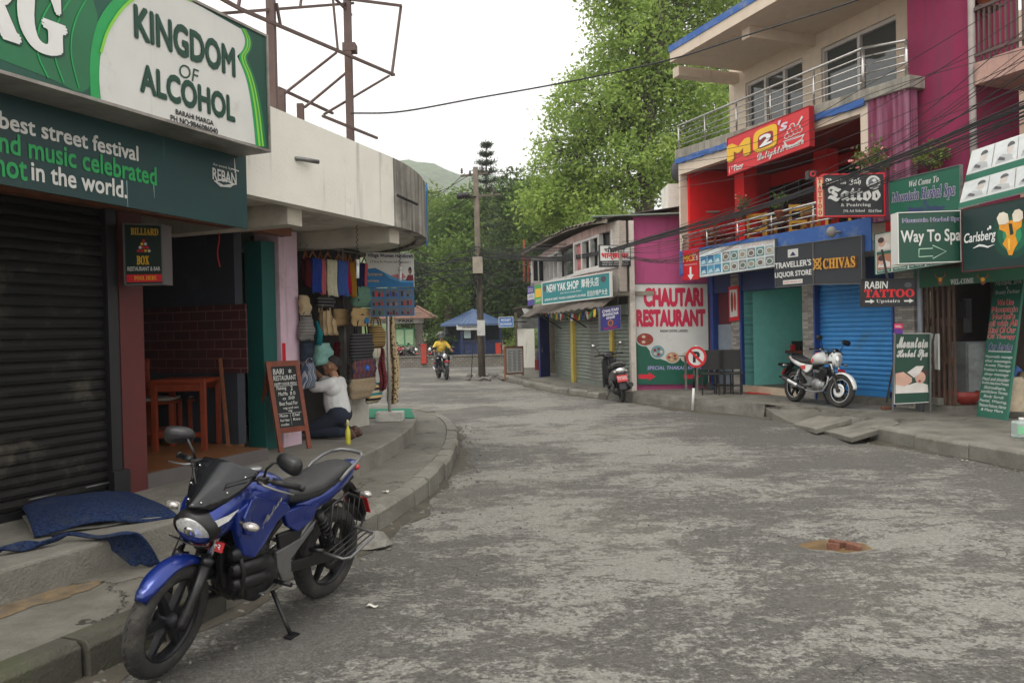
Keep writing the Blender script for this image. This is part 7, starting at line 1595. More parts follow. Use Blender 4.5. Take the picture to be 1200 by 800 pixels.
for f in (.0, .34, 1.0): m = MB(); q = A.lerp(B, f); m.bar(q, q+Vector((0, 0, hz-.19)), .045, .045); m.build('leg', SST, t)
for f in (.02, .98): m = MB(); q = A.lerp(B, f)-nv*.55; m.bar(q, q+Vector((0, 0, hz-.19)), .045, .045); m.build('leg', SST, t)
m = MB(); c = [A-dv*.12+nv*.05, B+dv*.12+nv*.05, B+dv*.12-nv*.6, A-dv*.12-nv*.6]; m.hexa([q+Vector((0, 0, hz-.19)) for q in c], [q+Vector((0, 0, hz-.16)) for q in c]); m.build('tabletop', SST, t)
m = MB(); m.bar(A.lerp(B, .62)+Vector((0, 0, hz-.34)), B+Vector((0, 0, hz-.34)), .03, .26); m.build('apron', C('dark_steel', 90, 90, 88, rough=.4, metal=.5), t)
ch = cafe_chair('black wooden chair pushed to the steel counter, nearest the no-parking sign', 'black chairs at the steel counter')
for i, (px, py, a, lb) in enumerate([(833, 462, 2.9, None), (848, 461, 3.0, 'second black wooden chair at the steel counter, between two others'), (859, 461.5, 2.8, 'black wooden chair at the counter nearest the turquoise room')]):
 c = ch if i == 0 else dup(ch, lb); q = on_z(px, py, .2); place(c, q, a)
for i, (px, Yo, a, lb) in enumerate([(907, .0, -1.3, 'black chair at the table inside the turquoise room, left one'), (922, .1, -1.2, 'black chair at the table inside the turquoise room, right one')]):
 c = dup(ch, lb, 'black chairs in the turquoise room'); q = RF.pt(ru(px, -1.3+Yo), -1.3+Yo, .336); place(c, q, a)
q = RF.pt(ru(936, -1.5), -1.5, .336); t = thing('table', 'wooden topped table inside the turquoise room', 'table', q)
m = MB(); m.fbox(RF, ru(936, -1.5)-.4, ru(936, -1.5)+.35, -1.9, -1.2, .336+.72, .336+.77); m.build('tabletop', OAK, t)
for du in (-.35, .3):
 for w_ in (-1.85, -1.25): m = MB(); z0 = RF.pt(ru(936, -1.5)+du, w_, .336); m.bar(z0, z0+Vector((0, 0, .72)), .05, .05); m.build('leg', BCH, t)
q = RF.pt(ru(921, -1.45), -1.5, .336+.77); m = MB(); m.lathe([(.05, 0), (.055, .05), (.055, .2), (.02, .28), (.018, .38)], Matrix.Translation(RF.pt(ru(936, -1.5)+.28, -1.45, 1.106)), 14); tag(m.build('bottle', C('green_bottle', 20, 120, 60, rough=.15)), 'green bottle on the table in the turquoise room', 'bottle')
m = MB(); q = RF.pt(ru(936, -1.5)+.1, -1.4, 1.106); m.box(q.x-.07, q.x+.07, q.y-.05, q.y+.05, q.z, q.z+.14); tag(m.build('napkin_box', SRED, bevel=.01), 'small red box on the table in the turquoise room', 'box')
# terrace chairs and tables
YW = C('yellow_wood', 205, 150, 40, rough=.5, var=.12)
tc_ = thing('chair', 'yellow wooden chair on the red terrace behind the left part of the railing', 'chair', group='yellow chairs on the terrace', local=True)
for x in (-.2, .2):
 for y in (-.2, .2): m = MB(); m.box(x-.025, x+.025, y-.025, y+.025, 0, .98 if y > 0 else .45); m.build('leg', YW, tc_)
m = MB(); m.box(-.22, .22, -.22, .22, .44, .48); m.build('seat', YW, tc_); m = MB(); m.box(-.2, .2, .185, .21, .85, .97); m.box(-.2, .2, .185, .21, .6, .66); m.build('backrest', YW, tc_)
for i, (px, w_, a, lb) in enumerate([(893, .3, 2.4, None), (912, -.1, .6, 'yellow wooden chair on the terrace left of the middle table'), (938, .35, 2.9, 'yellow wooden chair on the terrace right of the middle table'), (958, -.2, .3, 'yellow wooden chair on the terrace before the right red pillar'), (985, .2, 2.6, 'yellow wooden chair behind the right end of the terrace railing')]):
 c = tc_ if i == 0 else dup(tc_, lb); place(c, RF.pt(ru(px, w_), w_, F1+.0), a)
for i, (px, lb) in enumerate([(838, 'brown table at the left end of the red terrace'), (923, 'brown table in the middle of the red terrace'), (975, 'brown table at the right end of the red terrace')]):
 u = ru(px, .1); q = RF.pt(u, .1, F1); t = thing('table', lb, 'table', q, group='tables on the red terrace'); m = MB(); m.fbox(RF, u-.4, u+.4, -.25, .4, F1+.72, F1+.77); m.build('tabletop', OAK, t)
 for du in (-.35, .35):
  for w_ in (-.2, .35): m = MB(); z0 = RF.pt(u+du, w_, F1); m.bar(z0, z0+Vector((0, 0, .72)), .05, .05); m.build('leg', OAK, t)
for i, (px, py, lb) in enumerate([(869, 248, 'small brownish plant in a pot on the terrace railing below the red sign'), (917, 247, 'small dry plant in a pot on the middle of the terrace railing'), (836, 282, 'green potted plant on the left end of the terrace')]):
 w_ = .8 if i < 2 else .3; plant('potted_plant', lb, RF.pt(ru(px, w_), w_, rz_(px, py, w_)), .24, LF_M, 200, FLP if i == 0 else None, True, .05, 'small pot plants on the terrace', 11+i)
# no-parking sign
b0 = on_z(811.5, 481, 0); tp = on_y(816, 405, b0.y); dc = on_y(815, 418, b0.y); t = thing('no_parking_sign', 'round no-parking sign on a black and white striped pole', 'traffic sign', b0)
for i, (a, c) in enumerate(((0, .42), (.42, .8))):
 m = MB(); m.tube([b0.lerp(dc, a), b0.lerp(dc, c)], .027, 10); m.build('pole', OFFW if i == 0 else BLKM, t)
m = MB(); m.tube([b0.lerp(dc, .8), b0.lerp(tp, 1)], .026, 10); m.build('pole', OFFW, t)
Tm = Matrix.Translation(dc+Vector((0, -.045, 0))) @ Matrix.Rotation(R(8), 4, 'Z') @ Matrix.Rotation(R(90), 4, 'X'); rd = 12.2*b0.y/FOC
m = MB(); m.lathe([(0, 0), (rd, 0), (rd, .012), (0, .012)], Tm, 32, smooth=False); m.build('disc', OFFW, t)
m = MB(); m.lathe([(rd*.8, .0125), (rd*1.02, .0125), (rd*1.02, .018), (rd*.8, .018)], Tm, 32, smooth=False, closed=True); m.build('ring', SRED, t)
def p_cb(vs, fs, Tm=Tm, rd=rd, t=t):
 xs = [v[0] for v in vs]; ys = [v[1] for v in vs]; m = MB(); m.add([Tm @ Vector(((x-min(xs))/(max(xs)-min(xs))*rd*.72-rd*.34, (y-min(ys))/(max(ys)-min(ys))*rd*1.05-rd*.52, .0145)) for x, y in vs], fs); m.build('lettering', BLK, t)
text_later('P', .06, p_cb)
m = MB(); m.add([Tm @ Vector(p) for p in ((-rd*.66, rd*.5, .0165), (-rd*.5, rd*.66, .0165), (rd*.66, -rd*.5, .0165), (rd*.5, -rd*.66, .0165))], [(3, 2, 1, 0)]); m.build('slash', SRED, t)
# sacks, jug, brick
SACK = C('woven_sack', 168, 154, 132, rough=.9, var=.15, scale=12, dirt=.3, bump=.3)
for i, (px, py, lb) in enumerate([(1192, 489, 'pale woven sack behind the leaning spa board'), (1212, 478, 'pale woven sack at the right edge of the spa entrance')]):
 p = on_z(px, py, .2); m = MB(); rings = []
 for j in range(8):
  f = j/7; r = .24*(1-.35*f**3)*(.9+.1*math.sin(9*f)); rings.append([Vector((p.x+r*math.cos(a)*(1+.08*math.sin(3*a+j)), p.y+.1+r*.8*math.sin(a), .2+f*.62)) for a in np.linspace(0, 6.283, 15)[:-1]])
 m.loft(rings); t = thing('sack', lb, 'sack', p, group='sacks at the spa entrance'); m.build('sack_body', SACK, t); m = MB(); m.tube([(p.x, p.y+.1, .8), (p.x+.03, p.y+.08, .9), (p.x+.08, p.y+.05, .96)], [.05, .03, .06], 8); m.build('tied_neck', C('blue_tie', 60, 90, 150, rough=.8) if i == 0 else SACK, t)
p = on_z(1197, 513, .2); t = thing('jug', 'translucent plastic jug on the pavement edge at the far right', 'jug', p); PLAS = mat('clear_plastic', (.62, .72, .68), .2, var=.1, trans=.55)
m = MB(); m.box(p.x-.09, p.x+.11, p.y-.07, p.y+.09, .2, .42); m.build('body', PLAS, t, bevel=.03); m = MB(); m.lathe([(.03, .42), (.03, .46)], Matrix.Translation((p.x, p.y, 0)), 12); m.build('cap', OFFW, t); m = MB(); m.box(p.x-.092, p.x+.112, p.y-.075, p.y-.071, .26, .36); m.build('label', C('pale_green_label', 120, 180, 140), t)
p = on_z(1040, 480, .2); m = MB(); m.box(p.x-.1, p.x+.1, p.y-.05, p.y+.05, .2, .26); tag(m.build('brick', BRICKR, bevel=.008), 'single red brick on the pavement at the foot of the folding sign', 'brick')
m = MB(); p = RF.pt(ru(1104, -.1), -.15, .3); m.box(p.x-.2, p.x+.2, p.y-.1, p.y+.1, .3, .42); tag(m.build('concrete_block', CONC2, bevel=.01), 'concrete block at the foot of the brown gate', 'block')
m = MB(); p = RF.pt(ru(1128, .3)-.05, -.35, .3)
m.lathe([(.2, 0), (.28, .1), (.3, .22), (.27, .22), (.2, .04), (0, .02)], Matrix.Translation(RF.pt(ru(1122, -.4), -.45, .3)), 16); tag(m.build('basin', C('red_plastic_basin', 150, 50, 40, rough=.4)), 'reddish plastic basin on the floor before the fridge', 'basin')
# ------------------------------------------------------------------ motorcycles (x forward, y left, z up, wheels on z = 0)
TYRE = mat('tyre_rubber', (.022, .021, .02), .85, var=.3, scale=25, bump=.35, bscale=120, dirt=.4, dcol=(.075, .068, .056), dscale=5)
ALLOY = C('black_alloy', 34, 34, 38, rough=.42, metal=.5, var=.15, dirt=.25, dcol=(.07, .065, .055), dscale=8)
ENG = C('dark_engine_metal', 46, 46, 48, rough=.5, metal=.6, var=.25, scale=14, dirt=.45, dcol=(.075, .065, .05), dscale=9)
SILV = C('silver_engine_metal', 150, 150, 150, rough=.35, metal=.8, var=.15, dirt=.2)
FRAMEG = C('grey_frame_alloy', 112, 112, 112, rough=.45, metal=.5, var=.15, dirt=.3, dcol=(.1, .09, .07), dscale=6)
PLAB = C('black_plastic', 20, 20, 22, rough=.42, var=.12, dirt=.2, dcol=(.055, .05, .042), dscale=7)
VIS = C('smoked_visor', 22, 23, 26, rough=.18, var=.08, dirt=.15, dcol=(.06, .056, .05), dscale=9)
LEATH = mat('black_seat_vinyl', (.022, .022, .023), .5, var=.15, scale=30, bump=.25, bscale=160, dirt=.25, dcol=(.06, .056, .05), dscale=5)
BPAINT = mat('metallic_blue_paint', lin((.05, .16, .47)), .3, metal=.45, var=.08, scale=6, coat=.6, dirt=.26, dcol=(.07, .09, .15), dscale=7)
WPAINT = mat('white_paint', lin((.86, .86, .85)), .3, var=.03, coat=.6, dirt=.1, dcol=(.4, .38, .34), dscale=6)
RPAINT = mat('red_paint', lin((.75, .1, .12)), .3, var=.05, coat=.5)
KPAINT = mat('black_paint', (.012, .012, .013), .25, var=.1, coat=.6)
LENS = mat('clear_lens', (.75, .76, .76), .12, metal=.55, var=.25, scale=40, coat=1)
AMBL = mat('indicator_lens', (.40, .37, .34), .12, var=.5, scale=60, coat=.8, metal=.5)
TAILR = mat('tail_lens', (.45, .02, .02), .2, var=.05, coat=.6)
MIRR = mat('mirror_glass', (.5, .5, .5), .05, metal=1, var=0)
RY = Matrix.Rotation(R(-90), 4, 'X')        # local z -> bike y
def wheel(root, cx, cz, rad, wd, spokes, name='wheel', Tx=None, disc=True, mt=None, stripe=False):
 T = Matrix.Translation((cx, 0, cz)) @ RY; T = Tx @ T if Tx is not None else T; h = wd/2; q = rad/.298; mt = mt or ALLOY
 m = MB(); m.lathe([(.214*q, -h*.72), (.222*q, -h*.95), (.25*q, -h*1.05), (.275*q, -h*.95), (.291*q, -h*.62), (rad, -h*.2), (rad, h*.2), (.291*q, h*.62), (.275*q, h*.95), (.25*q, h*1.05), (.222*q, h*.95), (.214*q, h*.72)], T, 48, closed=True)
 for k in range(40):       # tread blocks
  a = 2*math.pi*k/40
  for s_ in (-1, 1):
   r1 = Matrix.Rotation(a+(.05*s_), 4, 'Z') @ Matrix.Translation((rad*.989, 0, s_*h*.43)) @ Matrix.Rotation(-.42*s_, 4, 'Y') @ Matrix.Rotation(.4*s_, 4, 'X'); m.box(-.006, .0018, -.011, .011, -h*.27, h*.27, T=T @ r1)
 ty = m.build('wheel', TYRE, root)
 m = MB(); m.lathe([(.218*q, -h*.7), (.205*q, -h*.72), (.198*q, -h*.3), (.198*q, h*.3), (.205*q, h*.72), (.218*q, h*.7)], T, 40, closed=True)
 m.lathe([(.0, -.07), (.03, -.07), (.048, -.045), (.048, .045), (.03, .07), (0, .07)], T, 16)
 for k in range(spokes):
  a = 2*math.pi*k/spokes; r1 = T @ Matrix.Rotation(a, 4, 'Z')
  w0, w1 = (.019, .012) if spokes <= 7 else (.004, .004)
  d0, d1 = (.022, .014) if spokes <= 7 else (.004, .004)
  vs = [(.035, -w0, -d0), (.035, w0, -d0), (.035, w0, d0), (.035, -w0, d0), (.202*q, -w1, -d1), (.202*q, w1, -d1), (.202*q, w1, d1), (.202*q, -w1, d1)]
  m.add([r1 @ Vector(v) for v in vs], [(3, 2, 1, 0), (4, 5, 6, 7), (0, 1, 5, 4), (1, 2, 6, 5), (2, 3, 7, 6), (3, 0, 4, 7)])
 m.build('rim', mt, ty)
 if stripe:
  m = MB(); m.lathe([(.200*q, -h*.735), (.209*q, -h*.74), (.209*q, -h*.725), (.200*q, -h*.72)], T, 40, closed=True); m.build('rim_stripe', WPAINT, ty)
 if disc:
  m = MB(); m.lathe([(.062, -.062), (.122, -.062), (.122, -.057), (.062, -.057)], T, 36, closed=True); m.lathe([(.02, -.06), (.066, -.061), (.066, -.057), (.02, -.056)], T, 24, closed=True); m.build('brake_disc', SILV if not stripe else WPAINT, ty)
 return ty
def motorcycle(label, style, cat='motorcycle', steer=12, group=None, detail=True):
 t = thing('motorcycle', label, cat, local=True, group=group); W = style == 'white'
 P = {'blue': BPAINT, 'white': WPAINT, 'black': KPAINT, 'red': RPAINT}[style]; hero = style == 'blue'
 FA, HD = Vector((.665, 0, .298)), Vector((.325, 0, .97)); ax = (HD-FA).normalized()
 Ts = Matrix.Translation(HD) @ Matrix.Rotation(R(steer), 4, ax) @ Matrix.Translation(-HD)
 Tc = Ts @ Matrix.Translation((-.115 if hero else -.05, 0, 0)); Tb = Ts @ Matrix.Translation((-.055, 0, -.025))
 fw_ = wheel(t, .665, .298, .298, .092, 6, Tx=Ts, disc=True, stripe=W)
 wheel(t, -.66, .302, .302, .108, 6, disc=False, stripe=W)
 def tb(name, pts, r, mt, T=None, seg=10):
  m = MB(); m.T = T; m.tube(pts, r, seg); return m.build(name, mt, t)
 for s in (-1, 1):
  o = Vector((0, s*.088, 0)); n = Vector((.0, 0, 0))
  lo, up, mid = FA+o, HD+o+Vector((.02, 0, -.02)), FA.lerp(HD, .41)+o
  m = MB(); m.T = Ts; m.tube([lo-ax*.03, lo, lo.lerp(mid, .4), mid], [.022, .03, .028, .03], 12); m.build('fork_slider', PLAB, t)
  m = MB(); m.T = Ts; m.tube([mid-ax*.01, mid+ax*.03], [.033, .034], 12); m.build('fork_seal', PLAB, t); tb('fork_tube', [mid, up], .018, CHROME, Ts)
 m = MB(); m.T = Ts; m.box(HD.x-.04, HD.x+.05, -.12, .12, HD.z-.03, HD.z-.0); q = FA.lerp(HD, .74); m.box(q.x-.04, q.x+.05, -.12, .12, q.z-.02, q.z+.02); m.build('fork_clamp', PLAB, t, bevel=.006)
 # front mudguard
 m = MB(); m.T = Ts; a0, a1 = (37, 132) if not W else (8, 150)
 def fen(a, b):
  th = R(a0+(a1-a0)*b); s_ = (a-.5)*2; rr = .335-.035*abs(s_)**2.6+(.012 if b < .08 else 0); y = .062*math.copysign(abs(s_)**.8, s_)*(1-.45*max(0, (.25-b)/.25)**1.4)
  rr -= .02*max(0, (.2-b)/.2)**2
  return (FA.x+rr*math.cos(th), y, FA.z+rr*math.sin(th))
 m.shell(fen, 14, 26, .004); m.build('front_mudguard', P, t)
 for s in (-1, 1): m = MB(); m.T = Ts; q = FA.lerp(HD, .42); m.bar((q.x, s*.055, q.z+.02), (q.x-.03, s*.085, q.z-.06), .05, .008); m.build('mudguard_bracket', PLAB, t)
 # head cowl, headlamp, visor
 if W or style in ('black', 'red'):
  c = Vector((.55, 0, .86)); m = MB(); m.T = Tc; m.loft([sec(.36, 0, .87, .05, .06, 2.2, 18), sec(.40, 0, .87, .1, .12, 2.2, 18), sec(.48, 0, .865, .115, .145, 2.3, 18), sec(.56, 0, .86, .1, .13, 2.3, 18), sec(.59, 0, .855, .07, .1, 2.3, 18)]); m.build('head_cowl', P, t)
  m = MB(); m.T = Tc; m.ball((.575, 0, .85), (.045, .085, .1), 16, 10); m.build('headlamp', LENS, t)
  m = MB(); m.T = Tc; m.shell(lambda a, b: (.60-.10*b-.05*(2*a-1)**2, (a-.5)*(.19-.05*b), .93+.13*b-.02*(2*a-1)**2), 10, 8, .004); m.build('visor', VIS, t)
 else:
  ring = [(.692, .735, .03, .03), (.68, .745, .085, .062), (.655, .765, .115, .095), (.60, .80, .142, .128), (.52, .835, .158, .14), (.44, .86, .16, .13), (.37, .875, .15, .10), (.33, .88, .13, .07)]
  m = MB(); m.T = Tc; m.loft([sec(x, 0, z, a, c, 2.5, 24) for x, z, a, c in ring]); m.build('head_cowl', P, t)
  m = MB(); m.T = Tc
  def lampring(k, s_): a = 2*math.pi*k/28; return Vector((.0, s_*math.cos(a)*.118*(1-.12*math.sin(a)), s_*math.sin(a)*.088))
  Ld = Matrix.Translation((.658, 0, .762)) @ Matrix.Rotation(R(24), 4, 'Y')
  m.loft([[Ld @ (lampring(k, 1.12)+Vector((-.05, 0, 0))) for k in range(28)], [Ld @ (lampring(k, 1.08)+Vector((.012, 0, 0))) for k in range(28)], [Ld @ (lampring(k, .9)+Vector((.03, 0, 0))) for k in range(28)]], caps=False)
  m.shell(lambda a, b: Vector((.70-.10*b, (a-.5)*.24*(1-.35*b), .70-.05*b-.018*(1-(2*a-1)**2))), 10, 4, .004)
  m.build('lamp_surround', PLAB, t)
  m = MB(); m.T = Tc @ Ld; m.ball((.0, 0, 0), (.05, .118, .092), 24, 14); m.build('headlamp', LENS, t)
  m = MB(); m.T = Tc @ Ld; m.ball((.03, 0, .0), (.03, .045, .04), 16, 10); m.build('bulb_reflector', CHROME, t)
  for s in (-1, 1):
   m = MB(); m.T = Tc; m.add([(.672, s*.09, .806), (.60, s*.148, .846), (.53, s*.166, .868), (.60, s*.156, .815), (.66, s*.112, .775)], [(0, 1, 2, 3, 4) if s > 0 else (4, 3, 2, 1, 0)]); m.build('pilot_lamp', LENS, t)
  # big smoked visor, wide at mid height with a scooped top edge
  def vis(a, b):
   u = 2*a-1; hw = .075+.105*math.sin(min(1, b*1.15)*math.pi/2); zt = .825+.205*b-.05*u*u*b+.03*max(0, abs(u)-.5)*b
   return (.735-.27*b-.085*u*u*(1-.25*b), u*hw, zt+.05*(1-u*u)*(1-b)*.6+.035+.02*b)
  m = MB(); m.T = Tc; m.shell(vis, 20, 16, .004); vo = m.build('visor', VIS, t)
  m = MB(); m.T = Tc
  for a, b in ((.12, .42), (.88, .42), (.3, .12), (.7, .12), (.1, .8), (.9, .8)): m.ball(Vector(vis(a, b))+Vector((.004, 0, .002)), .006, 8, 5)
  m.build('visor_screw', CHROME, vo)
 m = MB(); m.T = Tb; m.box(.40, .47, -.09, .09, .985, 1.02); m.build('instrument_panel', PLAB, t, bevel=.01)
 for s in (-1, 1):
  tb('handlebar', [(.385, s*.05, 1.0), (.385, s*.12, 1.025), (.36, s*.2, 1.04), (.30, s*.30, 1.03), (.255, s*.39, 1.015)], .0125, CHROME if W else PLAB, Tb)
  g = [Vector((.33, s*.255, 1.035)), Vector((.255, s*.39, 1.015))]; tb('grip', g, [.019, .018], PLAB, Tb, 12); m = MB(); m.T = Tb; m.ball(g[1]+Vector((-.004, s*.008, 0)), .021, 10, 8); m.build('bar_end', PLAB, t)
  m = MB(); m.T = Tb; m.box(.33, .385, s*.215-.025, s*.215+.025, 1.015, 1.06); m.build('switch_box', PLAB, t, bevel=.008)
  tb('lever', [(.375, s*.2, 1.035), (.40, s*.25, 1.025), (.375, s*.33, 1.01), (.335, s*.40, .995)], [.008, .008, .006, .006], FRAMEG, Tb, 8)
  mp = Vector((.35, s*.335, 1.165)) if not W else Vector((.38, s*.32, 1.24))
  tb('mirror_stalk', [(.355, s*.215, 1.045), (.375, s*.235, 1.11), (.375, s*.27, 1.155), mp+Vector((0, -s*.04, -.01))], .0075, PLAB, Tb, 8)
  M2 = Tb @ Matrix.Translation(mp) @ Matrix.Rotation(R(s*-14), 4, 'Z') @ Matrix.Rotation(R(s*-8), 4, 'X')
  m = MB(); rings = []
  for x, f in ((-.016, .88), (-.018, .98), (-.006, 1), (.012, .92), (.03, .62), (.036, .2)): rings.append([M2 @ Vector((x, s*(.015+.088*f*math.copysign(abs(math.cos(a))**.75, math.cos(a))), .05*f*math.copysign(abs(math.sin(a))**.8, math.sin(a))*(1+.18*math.cos(a)))) for a in np.linspace(0, 6.2832, 25)[:-1]])
  m.loft(rings); mo = m.build('mirror', PLAB, t)
  m = MB(); m.add([M2 @ Vector((-.0185, s*(.015+.078*math.copysign(abs(math.cos(a))**.75, math.cos(a))), .043*math.copysign(abs(math.sin(a))**.8, math.sin(a)))) for a in np.linspace(0, 6.2832, 25)[:-1]], [tuple(range(24))]); m.build('mirror_face', MIRR, mo)
  for nm, c, Tq in (('front', Vector((.52, s*.215, .785)), Tc), ('rear', Vector((-.80, s*.15, .70)), None)):
   m = MB(); m.T = Tq; m.tube([c+Vector((-.01 if nm == 'front' else .02, -s*.09, .01)), c], [.014, .01], 8); m.build('indicator_stalk', PLAB, t)
   m = MB(); m.T = Tq; m.ball(c+Vector((0, s*.03, 0)), (.03, .05, .024), 14, 10); io = m.build('indicator', AMBL if nm == 'front' or W else AMBL, t)
 # number plate (red with white figures)
 PLm = C('number_plate_red', 176, 26, 34, rough=.5, var=.06)
 q = [Tc @ Vector(p) for p in ((.60, -.03, .69), (.60, .15, .69), (.612, .15, .64), (.612, -.03, .64))]
 m = MB(); m.hexa([q[3]-Vector((.006, 0, 0)), q[2]-Vector((.006, 0, 0)), q[1]-Vector((.006, 0, 0)), q[0]-Vector((.006, 0, 0))], [q[3], q[2], q[1], q[0]]); npo = m.build('number_plate', PLm, t)
 def np_cb(vs, fs, q=q, npo=npo):
  xs = [v[0] for v in vs]; ys = [v[1] for v in vs]; P_ = []
  for x, y in zip(xs, ys):
   u, v = .08+.84*(x-min(xs))/(max(xs)-min(xs)), .2+.6*(y-min(ys))/(max(ys)-min(ys)); p = q[3].lerp(q[2], u).lerp(q[0].lerp(q[1], u), v); P_.append(p+Vector((.003, 0, .001)))
  m = MB(); m.add(P_, fs); m.build('lettering', WHITE, npo)
 if hero: text_later('ग ९ प ५७२', .02, np_cb)
 # tank
 ring = [(.315, .835, .07, .05), (.285, .85, .115, .085), (.22, .868, .155, .11), (.10, .872, .168, .118), (-.01, .85, .15, .108), (-.09, .82, .115, .085), (-.13, .80, .09, .06)]
 m = MB(); m.loft([sec(x, 0, z, a, c, 2.5, 26) for x, z, a, c in ring]); tk = m.build('fuel_tank', P, t)
 m = MB(); m.lathe([(.045, 0), (.045, .012), (.035, .018), (0, .018)], Matrix.Translation((.1, 0, .987)), 20); m.build('fuel_cap', SILV, tk)
 if W:
  for s in (-1, 1):
   m = MB(); m.shell(lambda a, b: (.02+.05*a-.05*b, s*(.10+.062*math.sin(b*1.5)+.006), .975-.20*b-.02*a*b), 4, 10, .003 * s); m.build('tank_stripe', RPAINT, tk)
 if hero:
  for s in (-1, 1):       # sharp side extensions under the tank
   pl = [(.40, .84), (.385, .72), (.33, .58), (.25, .545), (.17, .60), (.06, .70), (-.06, .755), (-.02, .80), (.10, .83), (.27, .90)]
   m = MB(); m.prism(pl if s > 0 else pl[::-1], lambda x, z: (x, s*.118, z), lambda x, z: (x, s*(.162+.02*math.exp(-((x-.25)/.15)**2)), z)); sp_ = m.build('tank_shroud', P, t, bevel=.012)
   pl = [(.31, .90), (.365, .80), (.34, .70), (.29, .68), (.32, .80)]; m = MB(); m.prism(pl if s > 0 else pl[::-1], lambda x, z: (x, s*.16, z), lambda x, z: (x, s*.192, z)); m.build('shroud_blade', P, t, bevel=.008)
   def dc(vs, fs, s=s, sp_=sp_):
    xs = [v[0] for v in vs]; ys = [v[1] for v in vs]; P_ = []
    for x, y in zip(xs, ys):
     u, v = (x-min(xs))/(max(xs)-min(xs)), (y-min(ys))/(max(ys)-min(ys)); u = u if s < 0 else u
     X = (.21-.17*u) if s > 0 else (.04+.17*u); Z = .70+.045*v+(.13*u if s > 0 else .13*(1-u)); P_.append((X, s*(.166+.02*math.exp(-((X-.25)/.15)**2)), Z))
    m = MB(); m.add(P_, fs); m.build('decal', CHROME, sp_)
   text_later('𝓟𝓾𝓵𝓼𝓪𝓻', .015, dc)
 # seat, tail
 ring = [(-.075, .815, .07, .045), (-.11, .81, .11, .06), (-.22, .795, .135, .055), (-.38, .80, .142, .055), (-.46, .822, .138, .058), (-.58, .85, .128, .05), (-.70, .872, .105, .04), (-.765, .882, .07, .025)]
 m = MB(); m.loft([sec(x, 0, z, a, c, 2.9, 24) for x, z, a, c in ring]); st = m.build('seat', LEATH, t)
 for s in (-1, 1): tb('seat_piping', [(x, s*(a*.985), z+c*.2) for x, z, a, c in ring[1:-1]], .004, PLAB, None, 6)
 ring = [(-.20, .705, .09, .05), (-.30, .72, .125, .06), (-.45, .745, .138, .065), (-.60, .785, .125, .06), (-.74, .83, .095, .048), (-.84, .868, .055, .03), (-.875, .882, .03, .015)]
 m = MB(); m.loft([sec(x, 0, z, a, c, 3.0, 22) for x, z, a, c in ring]); m.build('tail_cowl', P if not W else P, t)
 for s in (-1, 1):
  pl = [(-.02, .735), (-.07, .64), (-.16, .585), (-.30, .63), (-.37, .72), (-.18, .742)]; m = MB(); m.prism(pl if s > 0 else pl[::-1], lambda x, z: (x, s*.10, z), lambda x, z: (x, s*(.135+.012*math.exp(-((x+.2)/.1)**2)), z)); m.build('side_panel', P, t, bevel=.01)
  if W: pl = [(-.22, .72), (-.20, .655), (-.30, .64), (-.355, .71)]; m = MB(); m.prism(pl if s > 0 else pl[::-1], lambda x, z: (x, s*.13, z), lambda x, z: (x, s*.152, z)); m.build('side_flash', RPAINT, t)
  pl = [(-.01, .60), (-.05, .46), (-.18, .40), (-.24, .58), (-.14, .60)]; m = MB(); m.prism(pl if s > 0 else pl[::-1], lambda x, z: (x, s*.09, z), lambda x, z: (x, s*.118, z)); m.build('air_box', PLAB, t, bevel=.008)
  tb('grab_rail', [(-.545, s*.142, .83), (-.62, s*.148, .885), (-.72, s*.14, .925), (-.80, s*.12, .945)], .012, FRAMEG if not W else PLAB)
 tb('grab_rail', [(-.80, .12, .945), (-.85, .08, .955), (-.86, 0, .958), (-.85, -.08, .955), (-.80, -.12, .945)], .012, FRAMEG if not W else PLAB)
 m = MB(); m.ball((-.862, 0, .85), (.035, .07, .03), 14, 8); m.build('tail_lamp', TAILR, t)
 m = MB(); m.shell(lambda a, b: (-.74-.26*b-.03*math.sin(b*3), (a-.5)*.15*(1-.2*b), .80-.34*b**1.3-.015*(2*a-1)**2), 8, 10, .006); m.build('rear_mudguard', PLAB, t)
 m = MB(); m.T = Matrix.Translation((-.965, 0, .57)) @ Matrix.Rotation(R(28), 4, 'Y'); m.box(-.008, 0, -.1, .1, -.065, .065); m.build('number_plate', PLm, t)
 m = MB(); m.shell(lambda a, b: (-.66+.345*math.cos(R(60+95*b)), (a-.5)*.12, .302+.345*math.sin(R(60+95*b))), 6, 14, .005); m.build('wheel_guard', PLAB, t)
 # frame and engine
 tb('frame_tube', [(.33, 0, .93), (.32, 0, .70), (.31, 0, .46), (.22, 0, .27)], .022, PLAB); tb('frame_tube', [(.32, 0, .88), (.1, 0, .76), (-.15, 0, .68)], .03, PLAB)
 for s in (-1, 1):
  tb('frame_tube', [(-.1, s*.09, .66), (-.4, s*.1, .71), (-.78, s*.07, .80)], .014, PLAB); tb('frame_tube', [(-.08, s*.095, .40), (-.25, s*.1, .55), (-.42, s*.105, .70)], .013, FRAMEG)
  pl = [(-.0, .50), (-.02, .40), (-.08, .30), (-.16, .30), (-.14, .42), (-.33, .56), (-.36, .62), (-.22, .53)]; m = MB(); m.prism(pl if s > 0 else pl[::-1], lambda x, z: (x, s*.1, z), lambda x, z: (x, s*.125, z)); m.build('frame_plate', FRAMEG, t, bevel=.006)
  m = MB(); m.bar((-.08, s*.088, .365), (-.68, s*.088, .302), .035, .055); m.build('swing_arm', FRAMEG if not hero else PLAB, t, bevel=.006)
  a, c = Vector((-.36, s*.135, .665)), Vector((-.565, s*.13, .345)); tb('shock_absorber', [a, a.lerp(c, .45), a.lerp(c, .46), c], [.026, .026, .014, .014], PLAB)
